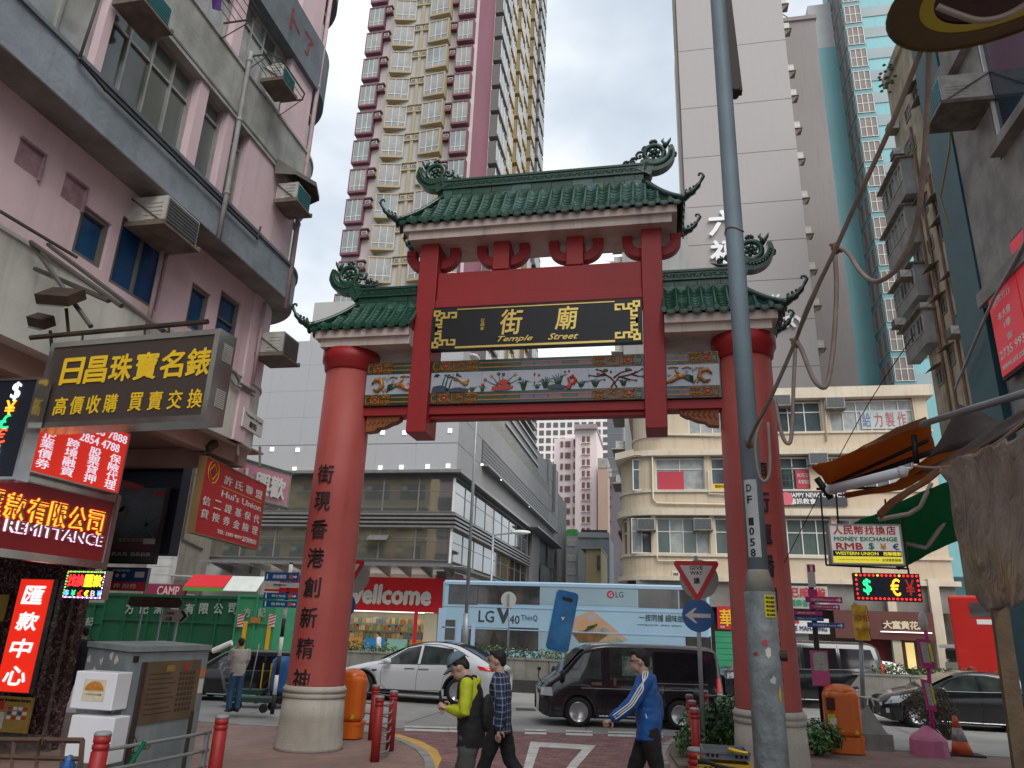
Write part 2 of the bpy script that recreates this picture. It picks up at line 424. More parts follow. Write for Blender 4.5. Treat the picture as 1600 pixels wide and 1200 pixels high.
def on_right(x,y):
 c=False;n=len(outr)
 for i in range(n):
  (xa,ya),(xb,yb)=outr[i],outr[(i+1)%n]
  if(ya>y)!=(yb>y)and x<(xb-xa)*(y-ya)/(yb-ya)+xa:c=not c
 return c
rest=MB();rest.m=0;cells=[]
y=9.6;row=0
while y<18.6:
 x=-5.9+(.1 if row%2 else 0)
 while x<2.2:
  if y<edge(x)-.12 and not on_plaza(x,y)and not on_right(x,y):cells.append((x,y))
  x+=.2
 y+=.1;row+=1
cells.sort(key=lambda c:c[1]if c[1]>11.6 else 99)
zt_=ROADZ+.002
for i,(x,y)in enumerate(cells):
 k=random.randrange(4)
 if i<295:
  o=link('brick',brick_m[k],bp_,(x,y,zt_+uni(-.001,.002)));o.rotation_euler.z=uni(-.01,.01)
 else:
  rest.m=k;j=uni(-.001,.002)+zt_
  rest.add([(x-.095,y-.045,j+.008),(x+.095,y-.045,j+.008),(x+.095,y+.045,j+.008),(x-.095,y+.045,j+.008),(x-.098,y-.048,j),(x+.098,y-.048,j),(x+.098,y+.048,j),(x-.098,y+.048,j)],[(0,1,2,3),(4,5,1,0),(5,6,2,1),(6,7,3,2),(7,4,0,3)])
part(rest,'brick_field',BR,bp_,kind='stuff')
# painted markings
WP=mat('worn_white_paint',(.62,.61,.57),.7,var=.35,scale=5,dirt=(.3,.26,.24))
YP=mat('worn_yellow_paint',(.62,.36,.05),.7,var=.3,scale=4,dirt=(.35,.2,.1))
def decal(name,px,m,z=ROADZ+.014,h=.004,lab=None):
 P=[PZ(x,y,z)for x,y in px];b=MB();b.prism([(p.x,p.y,z)for p in P],(0,0,h));return struct(b,name,m,label=lab)
decal('give_way_triangle',[(833,1160),(932,1164),(822,1215),(800,1290),(790,1290)],WP)if False else None
tri=[(829,1159),(931,1165),(905,1195),(868,1240),(855,1240),(893,1190),(910,1171),(843,1167),(832,1200),(822,1240),(806,1240),(818,1200)]
decal('road_marking',tri,WP)
for(a,c)in((632,705),(700,760),(820,858),(884,930),(950,1004),(1020,1040)):
 for dy,hh in((0,3.2),(-4.5,2.6)):
  ya=1136.5+(a-560)*.0275+dy;yc=1136.5+(c-560)*.0275+dy
  decal('road_marking',[(a,ya),(c-4,yc),(c-4,yc+hh),(a,ya+hh)],WP,z=ROADZ+.012)
yo=[(533,1143.5),(575,1142.5),(625,1148),(660,1159),(683,1172),(690,1186),(684,1200),(672,1215)];yi=[(656,1215),(668,1200),(674,1187),(668,1175),(648,1164),(618,1153),(572,1145.5),(533,1146)]
decal('yellow_line',yo+yi,YP)
DRK=mat('drain_iron',(.05,.05,.05),.6,metal=.4,var=.2,scale=6,bump=.5,bscale=120)
decal('drain_cover',[(806,1106),(835,1107),(838,1111),(806,1110)],DRK,z=ROADZ+.004)
decal('drain_cover',[(1520,1135),(1575,1138),(1570,1143),(1525,1141)],DRK,z=ROADZ+.004)
for xs_ in((-12,-6),(1.2,7),(7,40),(-40,-12)):
 b=MB();b.box(xs_[0]+.02,23.55,ROADZ+.003,xs_[1]-.02,23.65,ROADZ+.007);struct(b,'lane_line',WP)
for k in range(12):b=MB();b.box(-22+k*4,17.9,ROADZ+.002,-21.985+k*4,26.4,ROADZ+.005)if k!=5 else b.box(-1.9,18.2,ROADZ+.002,-1.885,26.4,ROADZ+.005);struct(b,'road_joint',DRK)
# ================================================================ the gate
RED=mat('red_paint',(.34,.016,.018),.5,var=.16,scale=1.2,streak=.25,bump=.12,bscale=90,dirt=(.2,.02,.018))
REDCOL=mat('faded_red_paint',(.40,.095,.08),.6,var=.34,scale=.55,streak=.45,bump=.2,bscale=60,dirt=(.28,.028,.025))
CONC=mat('stained_concrete',(.42,.40,.35),.85,var=.3,scale=1.3,streak=.5,bump=.4,bscale=35,dirt=(.2,.17,.13))
FASC=mat('fascia_paint',(.60,.52,.47),.7,var=.15,scale=1.5,streak=.6,bump=.15,bscale=50,dirt=(.25,.21,.19))
GLAZE=mat('green_glazed_tile',(.010,.075,.042),.34,var=.35,scale=9,bump=.25,bscale=25,coat=.3,dirt=(.01,.03,.022))
GLAZE2=mat('pale_glazed_tile',(.06,.16,.12),.3,var=.4,scale=14,bump=.2,bscale=25,coat=.5,dirt=(.02,.06,.05))
GLAZED=mat('dark_glazed_tile',(.006,.04,.03),.3,var=.3,scale=9,bump=.4,bscale=30,coat=.4)
GOLD=mat('gilding',(.83,.60,.17),.28,metal=.75,var=.1,scale=8)
BLACKB=mat('black_lacquer',(.012,.013,.014),.35,var=.1,scale=5)
INK=plain('black_ink',(.015,.012,.012),.55)
CX,GY=-2.235,12.83
gate=thing('temple_gate','red Chinese gate with green tiled roofs and black Temple Street name board','gateway',(CX,GY,0))
def wrap(mb,s,x,y,r,cz,w,h,face=-pi/2,d=.012,bold=.022):
 def fn(u,v,dd):
  a=face+u/r;q=r+.002+dd;return Vector((x+q*cos(a),y+q*sin(a),cz+v))
 addtext(mb,s,fn,w,h,d,bold,back=False)
for sgn,txt,lab in((-1,'街現香港創新精神','left column with the faded lower shaft and eight black characters'),(1,'廟街龍蟠口盛益','right column standing behind the grey pole')):
 x=CX+sgn*3.755
 b=MS();b.lathe((x,GY,0),[(.575,0),(.56,.05),(.535,.5),(.52,.80)],40)
 base=part(b,'column_base',CONC,gate,label='round concrete base of the column')
 b=MB();b.smooth=True
 b.lathe((x,GY,0),[(.515,.80),(.535,.82),(.535,.87),(.515,.89),(.515,.895),(.54,.905),(.54,.955),(.52,.97),(.51,1.0)],40)
 part(b,'moulding',CONC,base)
 b=MB();b.smooth=True
 b.lathe((x,GY,0),[(.49,1.0),(.49,1.02),(.472,4.0),(.462,6.72)],48)
 sh=part(b,'column_shaft',REDCOL,gate,label=lab)
 b=MB();b.smooth=True
 b.lathe((x,GY,0),[(.465,6.70),(.50,6.74),(.52,6.86),(.56,6.92),(.562,7.115)],48)
 part(b,'capital',RED,sh)
 for i,ch in enumerate(txt):
  b=MB();cz=4.62-i*.503
  wrap(b,ch,x+(-.02 if sgn<0 else .0),GY,.478,cz,.31,.33,face=-pi/2-.06+(.12 if sgn>0 else 0))
  part(b,'character',INK,sh)
# hanging posts, beams
def beam(n,*q,m=RED,bev=.012,parent=None,**k):
 b=MB();b.box(*q);o=part(b,n,m,parent or gate,**k)
 md=o.modifiers.new('bevel','BEVEL');md.width=bev;md.segments=2;return o
for sgn in(-1,1):
 x=CX+sgn*2.19;beam('hanging_post',x-.19,12.5,5.42,x+.19,13.16,9.345)
for q in(-1,1):
 x=CX+q*.73;beam('short_post',x-.165,12.58,8.725,x+.165,13.08,9.345)
xl,xr=CX-2.0,CX+2.0
beam('upper_beam',xl,12.60,8.10,xr,13.06,8.72)
beam('beam_lip',xl,12.53,7.93,xr,13.13,8.098)
beam('lower_beam',CX-3.35,12.66,5.80,CX+3.35,13.0,5.975)
beam('beam_rail',xl,12.72,5.72,xr,12.94,5.797)
# brackets under the top roof
def bracket(x,side,y=12.83):
 b=MB();pts=[];R0,R1=.33,.15;cx,cz=x+side*.0,9.22
 n=9
 for k in range(n):a=-pi/2+k/(n-1)*pi/2;pts.append((cx+side*R0*1.12*cos(a),12.72,cz+R0*1.05*sin(a)))
 for k in range(n):a=k/(n-1)*pi/2;pts.append((cx+side*(R1*1.12)*cos(a),12.72,cz-R1*sin(a)))
 b.prism(pts,(0,.2,0));b.box(cx+side*R1*1.12,12.72,cz+.001,cx+side*R0*1.12,12.92,9.345)
 o=part(b,'bracket',RED,gate);md=o.modifiers.new('bevel','BEVEL');md.width=.012;md.segments=2;return o
for q in(-2.19,-.73,.73,2.19):
 hw=.19 if abs(q)>1 else .165
 for side in(-1,1):bracket(CX+q+side*hw,side)
# ---- roofs
tile_mesh={}
def pan_mesh(w=.175,L=.135,wide=False):
 b=MB();n=6;top=[];bot=[]
 for j,yy in enumerate((0,L)):
  for i in range(n+1):
   u=-w/2+w*i/n;z=.035*(2*u/w)**2+(.012 if j==0 else 0);top.append((u,yy,z))
   bot.append((u,yy,z-.02))
 vs=top+bot;m=2*(n+1);fs=[]
 for i in range(n):
  fs.append((i,i+1,n+2+i,n+1+i));fs.append((m+i+1,m+i,m+n+1+i,m+n+2+i));fs.append((m+i,m+i+1,i+1,i))
 b.add(vs,fs);return b
def drip_mesh(w=.17):
 b=MB();pts=[(-w/2,0,.03)]+[(-w/2*cos(a),0,.0-.075*sin(a))for a in[pi*k/8 for k in range(9)]]+[(w/2,0,.03)]
 pts2=[]
 for p in pts:
  if not pts2 or(Vector(p)-Vector(pts2[-1])).length>1e-4:pts2.append(p)
 b.prism(pts2,(0,.025,0));b.tube([(p[0]*.8,-.006,p[2]*.75)for p in pts2[1:-1]],.006,4);return b
PAN=pan_mesh().mesh('roof_tile',GLAZE);PAN2=pan_mesh().mesh('roof_tile',GLAZE2);DRIP=drip_mesh().mesh('drip_tile',GLAZE)
n_pan=[0]
def roof(name,x0,x1,zs,hipL,hipR,dc,lab):
 """zs = soffit, step, eave, ridge base, ridge top; hipL/R: roof turns the corner there; dc = finial discs"""
 zf,zst,ze,zr,zt=zs;D=.585
 RF=part(MB(),name,GLAZE,gate,label=lab)if False else None
 b=MB()
 a0,a1=x0+(.22 if hipL else 0),x1-(.22 if hipR else 0)
 b.box(a0,GY-.53,zf,a1,GY+.53,zst)
 b.box(a0-(.10 if hipL else 0),GY-.60,zst,a1+(.10 if hipR else 0),GY+.60,ze-.035)
 RF=part(b,name,FASC,gate,label=lab)
 def surf(t,s=1):
  return GY-s*(D+.06-t*(D-.04)),ze+(zr-ze)*(.62*t+.38*t*t)
 hx=lambda t:(x0+(.72*t if hipL else 0),x1-(.72*t if hipR else 0))
 b=MB()
 for s in(1,-1):
  for k in range(6):
   t0,t1=k/6,(k+1)/6;(y0,z0),(y1,z1)=surf(t0,s),surf(t1,s);L0,R0=hx(t0);L1,R1=hx(t1)
   q=[(L0,y0,z0-.03),(R0,y0,z0-.03),(R1,y1,z1-.03),(L1,y1,z1-.03)]
   b.quad(*(q if s>0 else q[::-1]))
 for hip,side in((hipL,-1),(hipR,1)):
  for k in range(6):
   t0,t1=k/6,(k+1)/6;(ya,z0),(yb,z1)=surf(t0),surf(t1);ya2,yb2=surf(t0,-1)[0],surf(t1,-1)[0]
   xa=hx(t0)[0 if side<0 else 1];xb=hx(t1)[0 if side<0 else 1]
   b.quad((xa,ya,z0-.03),(xb,yb,z1-.03),(xb,yb2,z1-.03),(xa,ya2,z0-.03))
 part(b,'roof_bed',GLAZED,RF)
# front slope tiles
 pitch=.232;n=int(round((x1-x0)/pitch));pitch=(x1-x0)/n;courses=8
 extra=MB();rolls=MB()
 for c in range(n):
  xc=x0+(c+.5)*pitch
  tm=1.0
  if hipL:tm=min(tm,(xc-x0)/.72)
  if hipR:tm=min(tm,(x1-xc)/.72)
  for k in range(courses):
   t=(k+.02)/courses
   if t+.06>tm:break
   y0,z0=surf(t);y1,z1=surf(t+1/courses)
   o=link('roof_tile',PAN2 if(noise.noise(Vector((xc*1.3,z0*2,3)))>.12)else PAN,RF,Vector((xc,y0,z0))-worldpos(RF))
   o.rotation_euler=(math.atan2(z1-z0,y1-y0),0,0);ln=math.hypot(y1-y0,z1-z0)*1.18
   o.scale=(1,ln/.135,1);n_pan[0]+=1
  y0,z0=surf(0);o=link('drip_tile',DRIP,RF,Vector((xc,y0-.03,z0-.005))-worldpos(RF))
 for c in range(n+1):
  xc=x0+c*pitch;tm=1.0
  if hipL:tm=min(tm,(xc-x0)/.72)
  if hipR:tm=min(tm,(x1-xc)/.72)
  if tm<.12:continue
  b=MB();K=max(2,int(tm*courses));P=[]
  Rr=[]
  for k in range(K*2+1):
   y,z=surf(tm*k/(K*2));P.append((xc,y,z+.035));Rr.append(.043 if k%2==0 else .037)
  b.smooth=True;b.tube(P,Rr,8);y,z=surf(0);b.smooth=False;b.cyl((xc,y-.03,z+.03),(xc,y,z+.03),.052,n=10)
  part(b,'roll_tile',GLAZE,RF)
# end slopes: short tiles in the shade
 for hip,side in((hipL,-1),(hipR,1)):
  if not hip:continue
  b=MB();xe=x0 if side<0 else x1
  for k in range(5):
   yy=GY-.48+k*.24
   tm=max(.15,1-abs(yy-GY)/.6)
   b.tube([(xe-side*.72*tm*j/3,yy,ze+.03+(zr-ze)*(.62*tm*j/3+.38*(tm*j/3)**2))for j in range(4)],.042,6)
  for k in range(6):yy=GY-.6+k*.24;b.cyl((xe+side*.005,yy,ze-.02),(xe+side*.03,yy,ze-.02),.07,n=10)
  part(b,'end_tiles',GLAZE,RF,kind='stuff')
# corner ridges with upturned horns
  for s in(1,-1):
   b=MS();P=[];R=[]
   for k in range(9):
    t=1-k/8;y,z=surf(t,s);xx=hx(t)[0 if side<0 else 1];P.append((xx,y,z+.07));R.append(.06)
   b.tube(P,R,8)
   y,z=surf(0,s);xx=xe
   b.ell((xx,y,z+.06),(.10,.09,.08),10,6)
   P=[];R=[]
   for k in range(11):
    q=k/10;P.append((xx+side*(.04+.34*q),y-s*(.02+.05*q),z+.10+.05*q+.30*q**2.2));R.append(.06*(1-q)+.026+.012*sin(k*2.1))
   for k in range(6):
    a=k/5*4.2;P.append((xx+side*(.38-.045*(1-cos(a))+.0),y-s*.07,z+.45+.045*sin(a)+.01*k));R.append(.026-.002*k)
   b.tube(P,R,7)
   for k in range(4):b.ell((xx+side*(.06+.07*k),y-s*.03,z+.19+.035*k),(.03,.03,.035),6,4)
   part(b,'corner_horn',GLAZED,RF)
# ridge: three courses of bricks and a carved band
 ra,rb=hx(1);zc=zr-.03;h=(zt-zr);row=0
 for hh in(.30,.30):
  nb=max(2,int((rb-ra)/.42));off=.21 if row else 0
  xs=[ra]+[ra+off+(k+(0 if off else 1))*.42 for k in range(nb+1)]+[rb];xs=sorted(set(min(max(q,ra),rb)for q in xs))
  for i in range(len(xs)-1):
   if xs[i+1]-xs[i]<.03:continue
   b=MB();dd=uni(-.004,.004);b.box(xs[i]+.004,GY-.10+dd,zc,xs[i+1]-.004,GY+.10,zc+h*hh-.004)
   part(b,'ridge_brick',random.choice([GLAZE,GLAZE,GLAZE2]),RF)
  zc+=h*hh;row+=1
 b=MB();b.box(ra+.0,GY-.115,zc,rb,GY+.115,zt-.035);b.box(ra,GY-.135,zt-.035,rb,GY+.135,zt+.012);b.box(ra,GY-.135,zc-.004,rb,GY+.135,zc+.018)
 cb=part(b,'ridge_band',GLAZE,RF)
 b=MB();k=0;xx=ra+.05
 zm=(zc+zt)/2-.01
 while xx<rb-.05:
  b.tube([(xx+.028*cos(a),GY-.118,zm+.03*sin(a))for a in[q*.9+k*2.2 for q in range(6)]],.009,4)
  b.ell((xx+.035,GY-.118,zm+.02*(-1)**k),(.014,.012,.014),5,4);xx+=.062;k+=1
 part(b,'carving',GLAZE,cb)
 for side,(dx,dz,rr)in dc:finial(RF,side,dx,dz,rr,(ra if side<0 else rb),zr,zt)
 return RF
def finial(RF,side,dx,dz,rr,xe,zr,zt):
 """ridge end that sweeps up round a pierced disc with curls"""
 R=rr;y=GY;zm=(zr+zt)/2+.03;hb=(zt-zr)*.34
 A=Vector((xe,zm));pts=[]
 c=Vector((dx,dz));Rm=R*1.8
 a0=-pi/2+.35*(-side);
 P=[A+Vector((0,0))]
 t0=c+Rm*Vector((cos(-pi/2-side*.5),sin(-pi/2-side*.5)))
 for k in range(1,5):q=k/5;P.append(A.lerp(t0,q)+Vector((0,-.035*sin(q*pi))))
 nseg=14
 for k in range(nseg+1):
  a=-pi/2-side*.5+side*(k/nseg)*2.45
  P.append(c+Rm*(1-.0*k/nseg)*Vector((cos(a),sin(a))))
 b=MB();n=len(P);vs=[];fs=[]
 for i,p in enumerate(P):
  t=(P[min(i+1,n-1)]-P[max(i-1,0)]).normalized();nr=Vector((-t.y,t.x));q=i/(n-1)
  w=hb*(1-.72*q**1.5);d=.13-.05*q
  for(uu,dd)in((-w,-d),(w,-d),(w,d),(-w,d)):vs.append((p.x+nr.x*uu,y+dd,p.y+nr.y*uu))
 for i in range(n-1):
  for k in range(4):fs.append((i*4+k,i*4+(k+1)%4,(i+1)*4+(k+1)%4,(i+1)*4+k))
 fs.append((3,2,1,0));fs.append(((n-1)*4,(n-1)*4+1,(n-1)*4+2,(n-1)*4+3))
 if side>0:fs=[f[::-1]for f in fs]
 b.add(vs,fs)
 for i in range(2,n-3):
  p=P[i];b.ell((p.x,y-.115,p.y),(.022,.025,.022),6,4)
  b.tube([(p.x+.03*cos(a),y-.118,p.y+.035*sin(a))for a in(0,1,2,3,4)],.008,4)
 F=part(b,'ridge_finial',GLAZE,RF)
 b=MB();b.smooth=True
 ring=[(dx+R*cos(a),y,dz+R*sin(a))for a in[2*pi*k/20 for k in range(21)]];b.tube(ring,.055,8,False)
 for k in range(6):
  a=k*pi/3+.3;b.ell((dx+R*.45*cos(a),y,dz+R*.45*sin(a)),(.045,.04,.045),8,6)
  b.tube([(dx+R*.5*cos(a),y,dz+R*.5*sin(a)),(dx+R*cos(a+.4),y,dz+R*sin(a+.4))],.014,5)
 b.ell((dx,y,dz),(.05,.06,.05),8,6)
 part(b,'pierced_disc',GLAZE,F)
 b=MB();b.smooth=True
 def trefoil(a,r0,r1,s=1.):
  ca,sa=cos(a),sin(a);p0=(dx+r0*ca,y,dz+r0*sa);p1=(dx+r1*ca,y,dz+r1*sa);b.tube([p0,p1],[.035*s,.022*s],6)
  for w in(-1,1):
   q=[(p1[0]+.03*k*ca*s-w*sa*(.018*k)*s-ca*.012*k*k*s,y,p1[2]+.03*k*sa*s+w*ca*(.018*k)*s-sa*.012*k*k*s)for k in range(4)]
   b.tube(q,[.024*s,.03*s,.033*s,.028*s],6);b.ell(q[-1],(.036*s,.036*s,.036*s),7,5)
 trefoil(pi/2+.05*side,R,R*1.55);trefoil(pi/2-side*(-.95)*1.0 if False else(pi/2+side*.95),R,R*1.35,.8)
 trefoil(0-.15 if side>0 else pi+.15,R*1.6,R*2.15,.95)
# flame leaf at the outer top
 o=-side
 lx=dx+side*R*1.25;lz=dz+R*1.15
 for w in(-1,1):b.tube([(lx-side*.03,y,lz-.10),(lx+w*.03,y,lz),(lx+w*.075,y,lz+.07),(lx+w*.07+side*.03,y,lz+.13)],[.04,.04,.03,.008],6)
# scroll leaves that run back along the ridge
 for k,(fx,fz,rs)in enumerate(((1.5,-.15,.11),(2.2,-.75,.085),(3.0,-1.05,.07))):
  sx=dx-side*R*fx;sz=dz+R*fz
  P2=[(sx+rs*(1-.09*q)*cos(q*.75*side+.5),y,sz+rs*(1-.09*q)*sin(q*.75*side+.5))for q in range(9)]
  b.tube(P2,[.036-.0025*q for q in range(9)],6)
  b.ell((sx,y,sz),(.035,.035,.035),6,5)
  b.tube([(sx+side*.02,y,sz-rs),(sx+side*.10,y,sz-rs*1.6),(sx+side*.20,y,sz-rs*1.7)],[.03,.035,.02],6)
 P2=[(dx-side*R*1.3,y,dz-R*1.35),(dx-side*R*2.2,y,dz-R*1.5),(dx-side*R*3.2,y,dz-R*1.42),(dx-side*R*3.9,y,dz-R*1.15)]
 b.tube(P2,[.05,.045,.035,.008],6)
 part(b,'scrollwork',GLAZED,F)
roof('top_roof',CX-2.80,CX+2.80,(9.345,9.51,9.70,10.50,10.96),True,True,[(-1,(CX-2.30,11.25,.19)),(1,(CX+2.30,11.25,.19))],'raised middle roof with curled ridge ends against the sky')
roof('side_roof',CX-4.42,CX-2.38,(7.115,7.27,7.47,8.12,8.53),True,False,[(-1,(CX-4.02,8.92,.19))],'left side roof over the lettered column')
roof('side_roof',CX+2.38,CX+4.42,(7.115,7.27,7.47,8.12,8.53),False,True,[(1,(CX+4.02,8.92,.19))],'right side roof behind the grey pole')
# ---- name board
b=MB();b.box(xl+.01,12.40,7.0,xr-.01,12.56,7.86);board=part(b,'name_board',BLACKB,gate)
b=MB();b.box(xl+.5,12.385,7.005,xr-.5,12.40,7.045);b.box(xl+.5,12.39,7.80,xr-.5,12.40,7.82);part(b,'gold_trim',GOLD,board)
def fret(x,z,sx,sz):
 """square-cut meander in the corner, grid of 5 x 9 cells"""
 c=.047;segs=[((0,0),(0,2)),((0,2),(2,2)),((2,2),(2,0)),((2,0),(0,0)),((2,1),(4,1)),((4,1),(4,3)),((4,3),(6,3)),((6,3),(6,1)),((6,1),(9,1)),((1,2),(1,4)),((1,4),(3,4)),((3,4),(3,6)),((3,6),(1,6)),((1,6),(1,9)),((4,3),(3,3)),((9,1),(9,3)),((9,3),(7.6,3)),((1,9),(3,9))]
 b=MB()
 for(a0,c0),(a1,c1)in segs:
  x0,x1=sorted((a0,a1));z0,z1=sorted((c0,c1));h=.42
  xx0,xx1=x+sx*(x0-h)*c,x+sx*(x1+h)*c;zz0,zz1=z+sz*(z0-h)*c,z+sz*(z1+h)*c
  b.box(xx0,12.384+.0007*segs.index(((a0,c0),(a1,c1))),zz0,xx1,12.40,zz1)
 part(b,'fret_corner',GOLD,board)
for sx in(-1,1):
 for sz in(-1,1):fret((xl+.06)if sx>0 else(xr-.06),7.045 if sz>0 else 7.79,sx,sz*.98)
def gtext(s,x,z,w,h,**k):
 b=MB();addtext(b,s,front(x,z,12.40),w,h,.014,**k);part(b,'lettering',GOLD,board,label='gold lettering %s'%s)
gtext('街',-2.66,7.50,.42,.50,bold=.02,shear=.12)
gtext('廟',-1.62,7.53,.42,.46,bold=.018,shear=.12)
gtext('Temple',-2.58,7.145,.66,.14,bold=.02,shear=.45)
gtext('Street',-1.68,7.165,.56,.12,bold=.02,shear=.45)
for i,ch in enumerate('以昌峯'):gtext(ch,-3.22,7.56-.085*i,.075,.075,bold=.005,shear=.1)
# ---- tile panel with reliefs
PWHITE=mat('white_glaze',(.42,.46,.52),.25,var=.15,scale=4,coat=.4,dirt=(.3,.33,.38))
PGREEN=mat('panel_green_glaze',(.02,.065,.03),.15,var=.4,scale=5,coat=.7,dirt=(.02,.05,.06))
PORANGE=mat('orange_glaze',(.46,.19,.04),.3,var=.3,scale=20,coat=.4)
PTEAL=plain('teal_glaze',(.04,.22,.24),.3);PRED=plain('red_glaze',(.42,.05,.025),.35)
PSLATE=mat('slate_glaze',(.05,.07,.11),.35,var=.3,scale=15);PLEAF=plain('leaf_glaze',(.035,.09,.05),.35)
PYEL=plain('yellow_glaze',(.55,.35,.04),.35);PBROWN=plain('brown_glaze',(.16,.05,.025),.35)
yF=12.60;zP0,zW0,zW1,zP1=5.98,6.20,6.61,6.845
pan=beam('tile_panel',CX-3.32,yF+.02,zP0,CX+3.32,yF+.30,zP1,m=PGREEN,bev=.004)
def curl(b,x,z,r,s,rot=0):b.tube([(x+s*r*(1-.11*q)*cos(rot+q*.8),yF-.012,z+r*(1-.11*q)*sin(rot+q*.8))for q in range(8)],.013,4)
def orn(kind,w,h):
 b=MB();b.m=0;b.box(-w/2+.003,yF,-h/2,w/2-.003,yF+.02,h/2);b.m=1
 if kind=='oval':
  b.tube([(.085*cos(a),yF-.006,.07*sin(a))for a in[k*pi/5 for k in range(11)]],.012,4);b.m=2;b.ell((0,yF,0),(.05,.02,.04),8,5);b.m=1
  for sx in(-1,1):
   for sz in(-1,1):curl(b,sx*(w/2-.05),sz*(h/2-.05),.035,sx,.5*sz)
 elif kind=='diamond':
  for r in(.095,.055):b.tube([(r,yF-.006,0),(0,yF-.006,r*.95),(-r,yF-.006,0),(0,yF-.006,-r*.95),(r,yF-.006,0)],.012,4)
  b.m=2;b.ell((0,yF,0),(.03,.02,.03),6,4);b.m=1;b.tube([(-w/2+.02,yF-.006,-h/2+.02),(w/2-.02,yF-.006,-h/2+.02),(w/2-.02,yF-.006,h/2-.02),(-w/2+.02,yF-.006,h/2-.02),(-w/2+.02,yF-.006,-h/2+.02)],.01,4)
 elif kind=='knot':
  for sx in(-1,0,1):
   for sz in(-1,1):curl(b,sx*.06,sz*.045,.034,sx or 1,sz*.8)
  for sz in(-1,1):b.tube([(-w/2+.01,yF-.006,sz*.07),(0,yF-.006,sz*.09),(w/2-.01,yF-.006,sz*.06)],.011,4)
 elif kind=='bar':
  for zz in(-.045,.045):b.box(-w/2,yF-.008,zz-.011,w/2,yF+.01,zz+.011)
  b.m=3;b.box(-w/2+.01,yF-.003,-.03,w/2-.01,yF+.01,.03)
 elif kind=='end':
  for s in(1,.6):b.tube([(w/2*.9,yF-.006,.09*s),(-.02,yF-.006,.085*s),(-w/2+.03,yF-.006,0),(-.02,yF-.006,-.085*s),(w/2*.9,yF-.006,-.09*s)],.012,4)
 return b
BARS=[plain('bar_glaze_%s'%n,c,.12,coat=.7)for n,c in(('green',(.02,.07,.035)),('blue',(.08,.12,.26)),('pink',(.16,.10,.17)),('teal',(.02,.09,.10)))]  # green is the glaze; blue, pink and teal paint a reflection into the bars
orn_cache={};PBR2=mat('brown_green_glaze',(.11,.085,.025),.25,var=.5,scale=14,coat=.5,dirt=(.03,.07,.03))
def orn_obj(kind,x,z,w,h,flip=False,bm=0,base=PGREEN):
 key=(kind,round(w,3),round(h,3),bm,base.name)
 if key not in orn_cache:
  b=orn(kind,w,h);b.v=[(p[0],p[1]-yF,p[2])for p in b.v];orn_cache[key]=b.mesh('border_tile',[base if kind in('bar','end')else PBR2,PORANGE,PRED,BARS[bm]])
 o=link('border_tile',orn_cache[key],pan,Vector((x,yF,z))-worldpos(pan));o.scale.x=-1 if flip else 1
for(x0,x1,seq)in((CX-3.30,CX-2.39,'ekobb'),(CX-1.99,CX+1.99,'ekdoBBBBBBBBodke'),(CX+2.39,CX+3.30,'bboke')):
 u=(x1-x0)/(5 if len(seq)==5 else 17)
 ws={'e':.6,'k':1.15,'d':1.1,'o':1.15,'b':1.05,'B':1.15};tot=sum(ws[c]for c in seq);x=x0
 for i,c in enumerate(seq):
  w=(x1-x0)*ws[c]/tot;xc=x+w/2;x+=w
  kd={'e':'end','k':'oval','d':'diamond','o':'knot','b':'bar','B':'bar'}[c]
  right=xc>CX-.3
  bm=0 if not right else[3,2,1,1,2][i%5];base=PTEAL if(right and c in 'e'and xc<CX+2.1)else PGREEN  # bars on the right take the painted reflection tints
  for zz,hh in(((zP0+zW0)/2,zW0-zP0-.008),((zW1+zP1)/2,zP1-zW1-.008)):orn_obj(kd,xc,zz,w,hh,xc>CX,bm,base)
for(x0,x1,n)in((CX-3.30,CX-2.39,2),(CX-1.99,CX+1.99,8),(CX+2.39,CX+3.30,2)):
 for i in range(n):
  a,c=x0+(x1-x0)*i/n,x0+(x1-x0)*(i+1)/n
  b=MB();b.box(a+.002,yF,zW0+.004,c-.002,yF+.02,zW1-.004);part(b,'white_tile',PWHITE,pan)
def relief(name,fn,mats):
 b=MB();fn(b);part(b,name,mats,pan)
def blob(b,x,z,w,h,n=14,seed=0,d=.022,flat=True):
 rnd=random.Random(seed*77+5);pts=[]
 for k in range(n):
  a=2*pi*k/n;r=.75+.35*rnd.random();pz=sin(a)*h/2*r
  if flat:pz=max(pz,-h*.38)
  pts.append((x+cos(a)*w/2*r,yF,z+pz))
 b.prism(pts,(0,-d,0))
def stalk(b,P,r=.008):b.tube([(p[0],yF-.008,p[1])for p in P],[r*1.2]+[r]*(len(P)-2)+[r*.4],4)
def grass(b,x,z,n=6,h=.16,sp=.14,seed=1):
 rnd=random.Random(seed)
 for k in range(n):
  a=(k/(n-1)-.5)*2;stalk(b,[(x+a*.02,z),(x+a*sp*.5,z+h*(.6+.2*rnd.random())),(x+a*sp,z+h*(.95-.55*abs(a)*rnd.random()))],.008)
def flower(b,x,z,r=.03,m=2):
 b.m=m
 for k in range(5):a=k*1.257;b.ell((x+r*.6*cos(a),yF-.01,z+r*.6*sin(a)),(r*.5,.012,r*.5),6,4)
 b.m=3;b.ell((x,yF-.016,z),(r*.3,.01,r*.3),5,4)
zb=zW0+.015;A=lambda px:(px-45)/1330*3.98+CX-1.99
def f1(b):
 b.m=0;blob(b,A(110),zb+.05,.36,.15,seed=1);blob(b,A(220),zb+.03,.50,.10,seed=2);b.m=1
 for px in(128,150,178):stalk(b,[(A(px-12),zb+.05),(A(px),zb+.2),(A(px+14),zb+.36)],.012)
 for k in range(14):a=uni(60,235);zz=zb+uni(.24,.36);stalk(b,[(A(a),zz),(A(a+10),zz+.01),(A(a+22),zz-.02)],.011)
 grass(b,A(318),zb,5,.1,.09)
